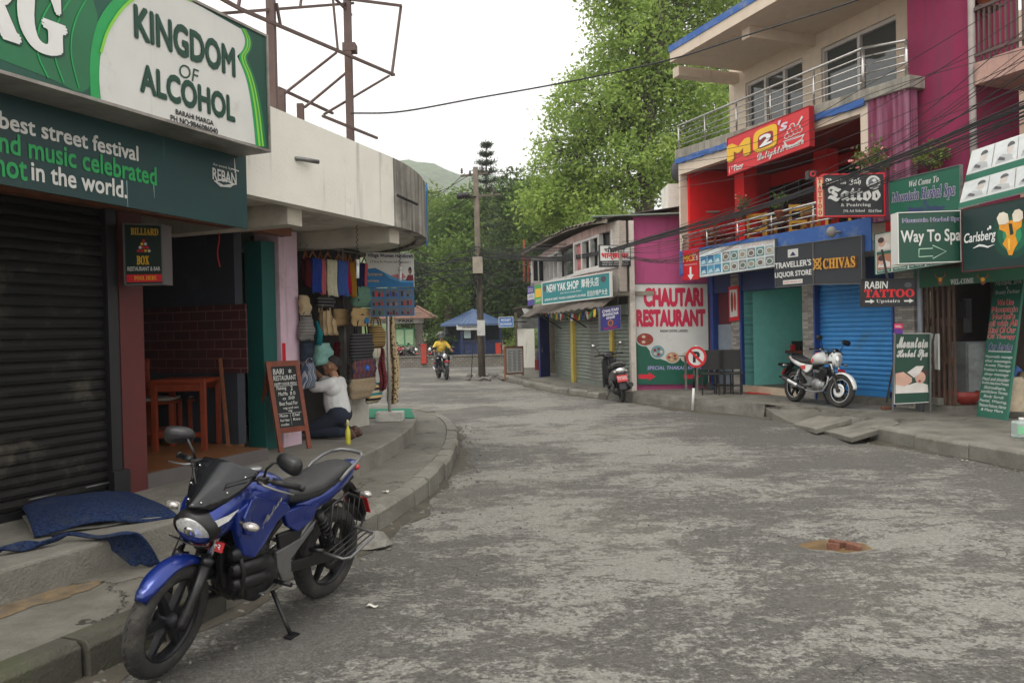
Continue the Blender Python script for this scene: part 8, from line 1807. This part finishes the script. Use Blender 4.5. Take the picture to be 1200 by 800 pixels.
  m = MB(); n = 60; d = (c-a).normalized(); e1 = d.cross(Vector((0, 1, 0))).normalized(); e2 = d.cross(e1); m.tube([a.lerp(c, .12+.74*k/n)+(e1*math.cos(k*.85)+e2*math.sin(k*.85))*.03 for k in range(n+1)], .0065, 6); m.build('spring', PLAB if not W else CHROME, t)
  tb('foot_peg', [(.0, s*.13, .33), (.0, s*.25, .335)], .014, PLAB); tb('rear_foot_peg', [(-.30, s*.13, .44), (-.31, s*.23, .45)], .013, PLAB)
  tb('pedal', [(.02, s*.14, .32), (.1, s*.155, .30), (.17, s*.165, .315), (.17, s*.2, .315)], .007, FRAMEG, None, 6)
 EM = ENG if not W else SILV
 m = MB(); m.loft([sec(x, 0, z, a, c, 3.2, 20) for x, z, a, c in ((.27, .37, .06, .06), (.235, .37, .105, .105), (.12, .375, .125, .125), (-.02, .38, .125, .12), (-.10, .38, .09, .09))]); m.lathe([(.0, -.14), (.08, -.14), (.1, -.125), (.105, 0), (.1, .125), (.08, .14), (0, .14)], Matrix.Translation((.15, 0, .36)) @ RY, 24); eg = m.build('engine', EM, t)
 m = MB()
 for k in range(9):
  q = Vector((.165, 0, .475)).lerp(Vector((.275, 0, .66)), k/8); M3 = Matrix.Translation(q) @ Matrix.Rotation(R(28), 4, 'Y'); f = 1 if k < 7 else .8
  m.box(-.095*f, .095*f, -.1*f, .1*f, -.005, .005, T=M3)
 q = Vector((.22, 0, .57)); m.box(-.06, .06, -.07, .07, -.12, .13, T=Matrix.Translation(q) @ Matrix.Rotation(R(28), 4, 'Y')); m.build('cylinder_fins', ENG, eg, bevel=.002)
 if hero:
  for s in (-1, 1):
   for k, (z, rr) in enumerate(((.575, .048), (.485, .05), (.40, .046))):
    m = MB(); m.T = Matrix.Translation((.23-.015*k, s*.125, z)) @ Matrix.Rotation(R(-4), 4, 'Y'); m.loft([sec(x, 0, 0, .045*f, rr*f, 2.3, 14) for x, f in ((-.14, .35), (-.12, .8), (-.05, 1), (.06, 1), (.12, .85), (.15, .4))]); m.build('engine_guard_pad', PLAB, t)
   tb('engine_guard', [(.34, s*.02, .64), (.33, s*.14, .60), (.32, s*.175, .48), (.30, s*.15, .34), (.22, s*.03, .27)], .013, PLAB)
 m = MB(); m.tube([(.30, -.045, .56), (.37, -.06, .52), (.37, -.075, .40), (.30, -.1, .27), (.12, -.135, .235), (-.1, -.15, .25), (-.2, -.155, .28)], .02, 10); m.build('exhaust_pipe', SILV if W else ENG, t)
 m = MB(); m.tube([(-.15, -.155, .265), (-.22, -.16, .285), (-.78, -.185, .46), (-.82, -.187, .472)], [.03, .05, .056, .04], 16); ms_ = m.build('muffler', PLAB if not W else KPAINT, t)
 m = MB(); m.shell(lambda a, b: (-.34-.3*b, -.165-.012*b-.056*math.cos((a-.5)*1.9), .325+.092*b+.056*math.sin((a-.5)*1.9)), 6, 8, .004); m.build('heat_shield', CHROME, ms_)
 m = MB(); m.bar((-.06, .112, .375), (-.70, .112, .315), .018, .07); m.build('chain_cover', PLAB, t, bevel=.01); m = MB(); m.lathe([(.05, .05), (.105, .05), (.105, .06), (.05, .06)], Matrix.Translation((-.66, 0, .302)) @ RY, 28, closed=True); m.build('sprocket', ENG, t)
 # side stand and brake parts
 m = MB(); m.tube([(.0, .115, .27), (-.005, .2, .14), (.0, .275, .042)], [.014, .013, .012], 8); m.bar((-.045, .28, .038), (.045, .285, .042), .05, .01); m.build('side_stand', PLAB if not W else ENG, t)
 m = MB(); m.T = Ts; m.box(.56, .62, -.095, -.06, .33, .42); m.build('brake_caliper', ENG, t, bevel=.008); tb('brake_hose', [(.60, -.09, .42), (.55, -.10, .60), (.50, -.07, .8), (.40, -.16, 1.02)], .005, PLAB, Ts, 6)
 tb('cable', [(.37, .2, 1.05), (.47, .1, 1.0), (.46, .04, .80), (.30, .05, .66)], .005, PLAB, Ts, 6); tb('cable', [(.37, -.2, 1.05), (.48, -.08, .98), (.45, -.04, .78), (.28, -.03, .7)], .005, PLAB, Ts, 6)
 if hero:        # passenger foot rack and dress guard on the left
  lp = [(-.40, .17, .40), (-.40, .32, .395), (-.44, .345, .40), (-.68, .345, .475), (-.72, .32, .485), (-.72, .17, .49)]; tb('foot_rack', lp, .009, FRAMEG)
  for k in range(4): y = .19+.042*k; tb('foot_rack_bar', [(-.40, y, .402), (-.72, y, .488)], .005, PLAB, None, 6)
  tb('dress_guard', [(-.44, .17, .40), (-.46, .165, .70), (-.62, .16, .74), (-.80, .15, .66), (-.86, .15, .55), (-.80, .16, .47), (-.70, .17, .49)], .008, PLAB)
  for k in range(5): x = -.50-.06*k; tb('dress_guard_bar', [(x, .165, .42+.02*k), (x-.02, .16, .715-.008*k)], .0045, PLAB, None, 6)
 return t
# the blue hero bike: wheel contact points read off the photo
fr_, rr_ = on_z(193, 789, 0), on_z(378, 697, 0); hd = (fr_-rr_); hd.normalize(); mid = (on_z(193, 789, 0)+on_z(378, 697, 0))/2
bb = motorcycle('dark blue motorcycle with a black visor parked on its side stand against the kerb', 'blue', steer=11)
place(bb, (mid.x, mid.y, .0), math.atan2(hd.y, hd.x), R(-7.5), .975)
fr_, rr_ = on_z(985, 477.5, .2), on_z(930, 470.5, .2); hd = (fr_-rr_).normalized(); mid = (fr_+rr_)/2
wb = motorcycle('white motorcycle with red stripes parked in front of the blue shutter', 'white', steer=9)
place(wb, (mid.x, mid.y, .2), math.atan2(hd.y, hd.x), R(-6))
pk = motorcycle('black motorcycle ridden towards the camera by a person in yellow', 'black', steer=0)
rp = on_z(518.5, 444, 0); RIDE = (Vector((rp.x, rp.y, 0)), math.atan2(-.955, .29)); place(pk, RIDE[0], RIDE[1], 0)
for i, (px, py, a, st_, lb) in enumerate([(466, 428, -1.0, 'red', 'red motorcycle parked at the park gate, leftmost of the row'), (480, 429, -.9, 'black', 'black motorcycle parked at the park gate beside the red one'), (505, 428, -1.75, 'black', 'black motorcycle parked beside the red gate post')]):
 q = on_z(px, py, 0)
 if i == 0: c = motorcycle(lb, 'red', steer=14)
 else: c = dup(pk, lb)
 c['group'] = 'motorcycles parked by the park gate'; place(c, (q.x, q.y, 0), a, R(-7))
# ------------------------------------------------------------------ scooter
SCB = mat('dark_grey_scooter_paint', (.045, .045, .048), .35, metal=.3, var=.06, coat=.4, dirt=.15)
t = thing('scooter', 'dark grey scooter with a red number plate parked at the end of the kerb', 'scooter', local=True)
wheel(t, .62, .225, .225, .085, 5, disc=False); wheel(t, -.60, .225, .225, .095, 5, disc=False)
ring = [(.12, .36, .1, .06), (.0, .42, .15, .14), (-.2, .48, .17, .17), (-.45, .56, .165, .15), (-.68, .62, .13, .12), (-.82, .66, .08, .08)]
m = MB(); m.loft([sec(x, 0, z, a, c, 2.6, 20) for x, z, a, c in ring]); m.build('rear_body', SCB, t)
m = MB(); m.loft([sec(x, 0, z, a, c, 3, 18) for x, z, a, c in ((.10, .70, .08, .03), (.0, .72, .13, .045), (-.3, .745, .14, .05), (-.6, .78, .125, .045), (-.74, .80, .09, .03))]); m.build('seat', LEATH, t)
m = MB(); m.box(.1, .48, -.17, .17, .27, .32); m.build('floorboard', PLAB, t, bevel=.02)
m = MB(); m.shell(lambda a, b: (.50+.10*math.cos((a-.5)*2.6)-.07*b, (a-.5)*(.40-.06*b), .26+.66*b), 12, 10, .03); m.build('front_apron', SCB, t)
m = MB(); m.tube([(.62, 0, .225), (.56, 0, .5), (.46, 0, .92)], .03, 10); m.build('steering_column', PLAB, t)
m = MB(); m.shell(lambda a, b: (.62+.26*math.cos(R(20+130*b)), (a-.5)*.13, .225+.26*math.sin(R(20+130*b))), 6, 12, .006); m.build('front_mudguard', SCB, t)
m = MB(); m.loft([sec(x, 0, z, a, c, 2.5, 18) for x, z, a, c in ((.56, .97, .06, .05), (.52, .98, .12, .075), (.44, .99, .13, .07), (.38, .98, .08, .04))]); m.build('handlebar_cowl', SCB, t)
for s in (-1, 1):
 m = MB(); m.tube([(.43, s*.1, .99), (.40, s*.2, 1.0), (.34, s*.33, .99)], .017, 8); m.build('handlebar', PLAB, t)
 m = MB(); m.tube([(.42, s*.19, 1.01), (.43, s*.24, 1.12), (.42, s*.28, 1.19)], .006, 6); m.build('mirror_stalk', PLAB, t); m = MB(); m.ball((.42, s*.31, 1.22), (.016, .06, .042), 12, 8); mo = m.build('mirror', PLAB, t); m = MB(); m.ball((.41, s*.31, 1.22), (.01, .052, .036), 12, 8); m.build('mirror_face', MIRR, mo)
 m = MB(); m.ball((-.79, s*.12, .66), (.03, .04, .03), 10, 8); m.build('indicator', AMBL, t)
 m = MB(); m.tube([(-.45, s*.16, .74), (-.62, s*.16, .82), (-.80, s*.12, .85), (-.84, s*.05, .86), (-.84, 0, .86)], .013, 8); m.build('grab_rail', FRAMEG, t)
 m = MB(); m.tube([(-.35, s*.14, .5), (-.58, s*.13, .26)], .028, 8); m.build('shock_absorber', PLAB, t)
m = MB(); m.ball((-.82, 0, .69), (.04, .11, .055), 14, 8); m.build('tail_lamp', LENS, t)
m = MB(); m.shell(lambda a, b: (-.80-.12*b, (a-.5)*.17, .62-.36*b), 6, 8, .006); m.build('rear_mudguard', PLAB, t)
m = MB(); m.T = Matrix.Translation((-.885, 0, .52)) @ Matrix.Rotation(R(18), 4, 'Y'); m.box(-.01, 0, -.115, .115, -.075, .075); npl = m.build('number_plate', C('number_plate_red', 176, 26, 34), t)
m = MB(); m.tube([(.0, -.12, .2), (-.3, -.16, .22), (-.35, -.17, .25), (-.78, -.19, .36)], [.02, .03, .055, .055], 12); m.build('muffler', PLAB, t)
m = MB(); m.loft([sec(x, .08, z, a, c, 2.4, 14) for x, z, a, c in ((-.15, .27, .06, .06), (-.3, .26, .1, .09), (-.55, .24, .08, .08), (-.66, .23, .05, .05))]); m.build('engine', ENG, t)
m = MB(); m.tube([(.05, .12, .22), (.0, .2, .1), (.0, .25, .02)], .012, 6); m.build('side_stand', PLAB, t)
def sn(vs, fs, o=npl):
 xs = [v[0] for v in vs]; ys = [v[1] for v in vs]; M_ = Matrix.Translation((-.885, 0, .52)) @ Matrix.Rotation(R(18), 4, 'Y'); m = MB()
 m.add([M_ @ Vector((-.0125, .1-.2*(x-min(xs))/(max(xs)-min(xs)), -.045+.09*(y-min(ys))/(max(ys)-min(ys)))) for x, y in vs], fs); m.build('lettering', WHITE, o)
text_later('ग ११ प ४१२८', .01, sn)
q = on_z(728, 470, .0); place(t, (q.x-.02, q.y+.55, .0), math.atan2(1, -.06), R(-6), 1.09)
# ------------------------------------------------------------------ people: limbs as tapered volumes fused into one continuous skin
SKIN = mat('brown_skin', (.33, .165, .095), .5, var=.1, scale=25)
HAIR = mat('black_hair', (.012, .010, .010), .55, var=.3, scale=60, bump=.5, bscale=150)
SHIRTW = mat('white_shirt_cloth', (.62, .62, .61), .9, var=.05, scale=20, bump=.25, bscale=28)
TROU = mat('navy_trouser_cloth', (.016, .021, .04), .9, var=.2, scale=20, bump=.3, bscale=30)
YSHIRT = mat('yellow_shirt_cloth', (.62, .42, .06), .9, var=.08, scale=20, bump=.25, bscale=28)
SAND = mat('brown_sandal', (.09, .04, .025), .6, var=.2)
def capsule(m, a, b, ra, rb, n=14, k=5):
 a, b = Vector(a), Vector(b); d = (b-a); L_ = d.length; d = d/L_ if L_ > 1e-6 else Vector((0, 0, 1)); pts = []; rs = []
 for i in range(k+1): t = math.pi/2*(1-i/k); pts.append(a-d*ra*math.sin(t)); rs.append(max(ra*math.cos(t), .0008))
 for i in range(k+1): t = math.pi/2*i/k; pts.append(b+d*rb*math.sin(t)); rs.append(max(rb*math.cos(t), .0008))
 m.tube(pts, rs, n)
def figure(t, prims, mats, voxel, smooth=3, name='body'):
 """prims: (a, b, ra, rb, material index) or ('e', centre, radii, material index)"""
 m = MB()
 for p in prims:
  if p[0] == 'e': m.ball(p[1], p[2], 18, 12)
  else: capsule(m, *p[:4])
 o = m.build(name, mats, None); r = o.modifiers.new('fuse', 'REMESH'); r.mode = 'VOXEL'; r.voxel_size = voxel; r.use_smooth_shade = True
 s_ = o.modifiers.new('soft', 'SMOOTH'); s_.iterations = smooth; s_.factor = .5
 dg = bpy.context.evaluated_depsgraph_get(); me = bpy.data.meshes.new_from_object(o.evaluated_get(dg)); old = o.data; o.modifiers.clear(); o.data = me; bpy.data.meshes.remove(old)
 me.materials.clear()
 for q in mats: me.materials.append(q)
 n = len(me.polygons); C_ = np.empty(n*3); me.polygons.foreach_get('center', C_); C_ = C_.reshape(-1, 3); best = np.full(n, 1e9); idx = np.zeros(n, int)
 for p in prims:
  if p[0] == 'e': c = np.array(p[1]); rr = np.array(p[2]); q = (C_-c)/rr; d = (np.linalg.norm(q, axis=1)-1)*rr.min(); mi = p[3]
  else:
   a = np.array(p[0]); b = np.array(p[1]); ab = b-a; tt = np.clip(((C_-a)@ab)/max(1e-9, ab@ab), 0, 1); d = np.linalg.norm(C_-(a+tt[:, None]*ab), axis=1)-(p[2]+(p[3]-p[2])*tt); mi = p[4]
  w_ = d < best; best[w_] = d[w_]; idx[w_] = mi
 me.polygons.foreach_set('material_index', idx.astype(np.int32)); me.polygons.foreach_set('use_smooth', np.ones(n, bool)); me.update(); adopt(o, t); return o
def hand(pr, wrist, d, up, side, mi, curl=.6, s=1):
 """palm, four fingers of different length and a thumb from the side of the palm"""
 d, up = Vector(d).normalized(), Vector(up).normalized(); x = d.cross(up).normalized()*side; w_ = Vector(wrist)
 pr.append((w_+d*.02*s, w_+d*.08*s, .028*s, .036*s, mi))
 for k, (o, ln) in enumerate(((.028, .066), (.010, .078), (-.010, .072), (-.027, .056))):
  a = w_+d*.085*s+x*o*s; b = a+(d*math.cos(curl*.5)-up*math.sin(curl*.5))*ln*.5*s; c = b+(d*math.cos(curl*1.4)-up*math.sin(curl*1.4))*ln*.55*s
  pr += [(a, b, .0105*s, .0098*s, mi), (b, c, .0098*s, .0082*s, mi)]
 a = w_+d*.03*s+x*.03*s; b = a+(x*.7+d*.6-up*.1)*.04*s; c = b+(d*.8+x*.2-up*.45)*.03*s; pr += [(a, b, .013*s, .0115*s, mi), (b, c, .0115*s, .009*s, mi)]
def head(pr, c, f, l, mi, s=1):
 """skull, jaw, nose, lips, ears around centre c, facing f"""
 c, f, l = Vector(c), Vector(f).normalized(), Vector(l).normalized(); u = f.cross(l).normalized()
 P = lambda a, b, z: c+f*a*s+l*b*s+u*z*s
 pr += [(P(-.02, 0, .03), P(.015, 0, .035), .088*s, .084*s, mi), (P(.02, 0, -.03), P(.042, 0, -.075), .064*s, .042*s, mi), (P(.086, 0, .01), P(.107, 0, -.022), .011*s, .017*s, mi), (P(.085, -.022, -.055), P(.085, .022, -.055), .011*s, .011*s, mi), (P(.08, -.03, .028), P(.08, .03, .028), .018*s, .018*s, mi)]
 for s_ in (-1, 1): pr += [(P(-.005, s_*.086, .012), P(-.012, s_*.09, -.018), .016*s, .011*s, mi), (P(.06, s_*.045, -.02), P(.05, s_*.04, -.03), .022*s, .02*s, mi)]
 return P
# ---- kneeling man
kp = on_z(399, 513, .4); KF = Vector((-.99, .14, 0)).normalized(); KL = Vector((-KF.y, KF.x, 0)); K = 1.0
def kq(f, l, z): return Vector((kp.x, kp.y, .4))+KF*f*K+KL*l*K+Vector((0, 0, z*K))
t = thing('person', 'man in a white shirt and dark trousers kneeling and reaching for the hanging bags', 'person', kq(0, 0, 0)); pr = []
S_, T_, SK, SD = 0, 1, 2, 3
pr += [(kq(.0, -.07, .30), kq(.0, .07, .30), .135, .135, T_), (kq(.02, 0, .36), kq(.045, 0, .46), .158, .160, S_), (kq(.045, 0, .46), kq(.06, 0, .60), .162, .148, S_), (kq(.05, -.10, .64), kq(.05, .10, .64), .112, .112, S_), (kq(.04, -.15, .71), kq(.04, .15, .71), .066, .066, S_), (kq(.05, 0, .72), kq(.075, 0, .81), .062, .055, SK)]
for s_ in (-1, 1):
 pr += [(kq(.02, s_*.09, .27), kq(.36, s_*.12, .115), .108, .078, T_), (kq(.36, s_*.12, .10), kq(-.05, s_*.12, .085), .074, .062, T_), (kq(-.05, s_*.12, .085), kq(-.12, s_*.12, .075), .058, .046, T_ if s_ < 0 else T_),
           (kq(-.12, s_*.12, .085), kq(-.16, s_*.12, .075), .04, .042, SK), (kq(-.15, s_*.12, .10), kq(-.18, s_*.12, .03), .045, .036, SD), (kq(-.19, s_*.12, .10), kq(-.22, s_*.12, .04), .026, .03, SD)]
pr += [(kq(.05, .165, .70), kq(.16, .19, .665), .075, .072, S_), (kq(.16, .19, .665), kq(.25, .195, .66), .07, .068, S_), (kq(.24, .195, .655), kq(.30, .19, .655), .048, .044, SK), (kq(.30, .19, .655), kq(.38, .15, .845), .044, .030, SK)]
hand(pr, kq(.38, .15, .845), (.12, 0, 1) if 0 else (KF*.35+Vector((0, 0, 1))), KF*-1, 1, SK, .7)
pr += [(kq(.05, -.165, .70), kq(.18, -.18, .70), .075, .068, S_), (kq(.18, -.18, .70), kq(.27, -.17, .72), .066, .064, S_), (kq(.27, -.17, .72), kq(.42, -.10, .90), .044, .030, SK)]
hand(pr, kq(.42, -.10, .90), KF*.5+Vector((0, 0, .8)), KF*-1, -1, SK, .7)
hf = (KF+Vector((0, 0, .12))).normalized(); hl = KL; hc = kq(.10, 0, .905); HP = head(pr, hc, hf, hl, SK)
figure(t, pr, [SHIRTW, TROU, SKIN, SAND], .0085)
m = MB()
def cap(a, b):      # hair over the crown and nape, hairline above the brow
 th = a*2*math.pi; fx = math.cos(th); lo = .74+1.6*(1-(fx*.5+.5)**.42); ph = b*min(2.25, lo)
 return HP(-.012+.112*math.sin(ph)*fx-.0, .099*math.sin(ph)*math.sin(th), .035+.097*math.cos(ph))
m.shell(cap, 28, 14, .012); m.build('hair', HAIR, t)
m = MB()
for s_ in (-1, 1): m.ball(HP(.086, s_*.034, .012), .0105, 10, 8)
m.build('eyes', mat('eye_white', (.5, .48, .46), .3, var=0), t); m = MB()
for s_ in (-1, 1): m.ball(HP(.0945, s_*.034, .012), .0055, 8, 6); m.tube([HP(.09, s_*.018, .036), HP(.095, s_*.036, .040), HP(.082, s_*.056, .034)], .005, 6)
m.build('eyebrows', HAIR, t)
# ---- rider on the black motorcycle
base, ra = RIDE; RFd = Vector((math.cos(ra), math.sin(ra), 0)); RLf = Vector((-RFd.y, RFd.x, 0))
def rq_(f, l, z): return base+RFd*f+RLf*l+Vector((0, 0, z))
t = thing('person', 'person in a yellow shirt and black helmet riding a motorcycle up the street', 'person', rq_(-.2, 0, .8)); pr = []
pr += [(rq_(-.22, -.07, .90), rq_(-.22, .07, .90), .13, .13, 1), (rq_(-.2, 0, .98), rq_(-.14, 0, 1.15), .15, .155, 0), (rq_(-.12, -.09, 1.25), rq_(-.12, .09, 1.25), .12, .12, 0), (rq_(-.11, -.16, 1.33), rq_(-.11, .16, 1.33), .068, .068, 0), (rq_(-.1, 0, 1.36), rq_(-.07, 0, 1.46), .056, .052, 2)]
for s_ in (-1, 1):
 pr += [(rq_(-.18, s_*.1, .88), rq_(.16, s_*.2, .78), .098, .076, 1), (rq_(.16, s_*.2, .78), rq_(.0, s_*.2, .42), .07, .05, 1), (rq_(-.02, s_*.2, .38), rq_(.14, s_*.215, .345), .045, .036, 3),
           (rq_(-.11, s_*.17, 1.32), rq_(-.02, s_*.28, 1.17), .07, .062, 0), (rq_(-.02, s_*.28, 1.17), rq_(.02, s_*.31, 1.12), .05, .044, 2), (rq_(.02, s_*.31, 1.12), rq_(.19, s_*.325, 1.05), .044, .032, 2)]
 hand(pr, rq_(.19, s_*.325, 1.055), RFd*.9+Vector((0, 0, -.1)), Vector((0, 0, 1)), -s_, 2, 1.5)
HP = head(pr, rq_(-.045, 0, 1.565), RFd, RLf, 2); figure(t, pr, [YSHIRT, TROU, SKIN, SAND], .012)
m = MB()
def hel(a, b):
 th = a*2*math.pi; fx = math.cos(th); lo = 1.25+.75*(1-(fx*.5+.5)); ph = b*lo; return HP(-.01+.14*math.sin(ph)*fx, .125*math.sin(ph)*math.sin(th), .03+.135*math.cos(ph))
m.shell(hel, 28, 14, .02); hm = m.build('helmet', KPAINT, t); m = MB(); m.shell(lambda a, b: HP(.125-.012*b-.06*(2*a-1)**2, (a-.5)*.2, .06-.12*b), 10, 6, .004); m.build('visor', mat('clear_visor', (.12, .13, .14), .1, var=0, coat=1), hm)
# ------------------------------------------------------------------ overhead cables
CAB = C('black_cable', 26, 26, 28, rough=.6, var=.1)
def cable(P, r, label, group=None, seg=5):
 m = MB(); m.tube(P, r, seg); return tag(m.build('cable', CAB), label, 'cable', group)
def span(A, B, sag, n=26, wob=0, ph=0):
 return [A.lerp(B, k/n)-Vector((0, 0, sag*4*(k/n)*(1-k/n)))+Vector((0, 0, wob*math.sin(ph+k*.9))) for k in range(n+1)]
rc = random.Random(21); BL = 'black cable in the bundle sagging from the utility pole to the magenta building'; BG = 'cables sagging to the magenta building'
def through(px_list, Ys):
 pts = [on_y(x, y, Y) for (x, y), Y in zip(px_list, Ys)]; out = []
 for a, b, i in zip(pts[:-1], pts[1:], range(len(pts))):
  p0 = pts[i-1] if i else a+(a-b); p3 = pts[i+2] if i+2 < len(pts) else b+(b-a)
  for k in range(9):
   t = k/9; out.append(.5*((2*a)+(b-p0)*t+(2*p0-5*a+4*b-p3)*t*t+(3*a-p0-3*b+p3)*t**3))
 return out+[pts[-1]]
for k in range(11):          # thick low bundle: pole -> corner of the shop row -> along the terrace -> right
 o = rc.uniform(-5, 5); e = rc.uniform(-20, 26)
 P = through([(562, 298+o), (640, 304+o*.6), (700, 297+o*.5), (760, 281+o*.6), (860, 252+o+e*.15), (960, 216+o+e*.4), (1080, 168+o*1.5+e*.8), (1215, 108+o*2+e*1.4)], [29.2, 25, 20.0, 17.4, 15.2, 13.0, 11.0, 9.6]); cable(P, rc.choice((.007, .009, .012)), BL, BG)
for k in range(18):          # fan of single wires crossing the terrace and the magenta wall
 y0 = 295+rc.uniform(-6, 8); m_ = rc.uniform(0, 1); ye = 20+m_*130; y8 = 232+m_*44; x7 = 780+rc.uniform(-20, 20)
 P = through([(563, y0), (680, y0-2+rc.uniform(-8, 4)), (x7, y8+34), (900, y8-8+rc.uniform(-4, 4)), (1040, y8-74+m_*14), (1220, ye-10)], [29.2, 22, 17.2, 14.6, 12.0, 10.0]); cable(P, rc.choice((.004, .005, .006)), 'thin single wire fanning from the utility pole across the red terrace', 'thin wires across the terrace')
for k, (ya, yb_) in enumerate([(64, -20), (96, 30), (150, 62), (118, 4), (84, 52), (176, 96)]):
 P = through([(795, 185+k*7), (900, 140+ya*.35), (1020, 60+ya*.6), (1220, yb_)], [17.5, 14.5, 12, 9.8]); cable(P, .005, 'thin wire rising steeply across the upper balcony to the right', 'thin wires across the upper balcony')
cable(through([(411, 133), (470, 131), (560, 115), (640, 101), (720, 85), (800, 66), (880, 40), (1000, 2), (1080, -30)], [10.4, 10.6, 11, 11.3, 11.5, 11.5, 11.3, 10.8, 10.4]), .012, 'long black cable spanning the street from the billboard frame to the upper right')
for k in range(16):          # loose nest round the pole, running off to the left behind the canopy and right
 a = rc.uniform(292, 336); P = through([(564, a), (535, a+rc.uniform(-8, 10)), (505, a+rc.uniform(-10, 14)), (470, a+rc.uniform(-20, 25))], [29.3, 28.5, 27.5, 27]); cable(P, rc.choice((.01, .014, .018)), 'black wire running left from the nest on the utility pole', 'wires left of the utility pole')
for k in range(9):
 a = rc.uniform(292, 335); P = through([(564, a), (585, a+rc.uniform(4, 16)), (606, a+rc.uniform(-2, 14)), (640, a+rc.uniform(-14, 6)), (668, a-18)], [29.3, 28.8, 28, 26.5, 24]); cable(P, rc.choice((.01, .014)), 'black wire looping from the utility pole nest to the shop row', 'wires looping to the shop row')
for k, (ya, yb_) in enumerate([(203, 236), (206, 226), (228, 262), (230, 252)]):
 cable(through([(545+k*4, ya), (515, (ya+yb_)/2+8), (480, yb_)], [29.3, 31, 34]), .012, 'wire running left from the top arms of the utility pole', 'wires from the pole top')
for k, (ya, yb_) in enumerate([(203, 172), (206, 186)]):
 cable(through([(560+k*6, ya), (640, ya-8), (720, yb_)], [29.3, 31, 33]), .01, 'wire running right from the top arms of the utility pole', 'wires to the right of the pole top')
# ------------------------------------------------------------------ moist hill air
m = MB(); m.box(-1300, 1500, -70, 1000, -8, 190); hz = m.build('haze', nodes_of('air_haze')[0]); tag(hz, None, None, kind='stuff')
hm_ = MATS['air_haze'].node_tree; hm_.nodes.remove(hm_.nodes['Principled BSDF']); pv = hm_.nodes.new('ShaderNodeVolumePrincipled'); pv.inputs['Color'].default_value = (.93, .96, .97, 1); pv.inputs['Density'].default_value = .0007; pv.inputs['Anisotropy'].default_value = .1
hm_.links.new(pv.outputs[0], hm_.nodes['Material Output'].inputs['Volume'])
set_text()
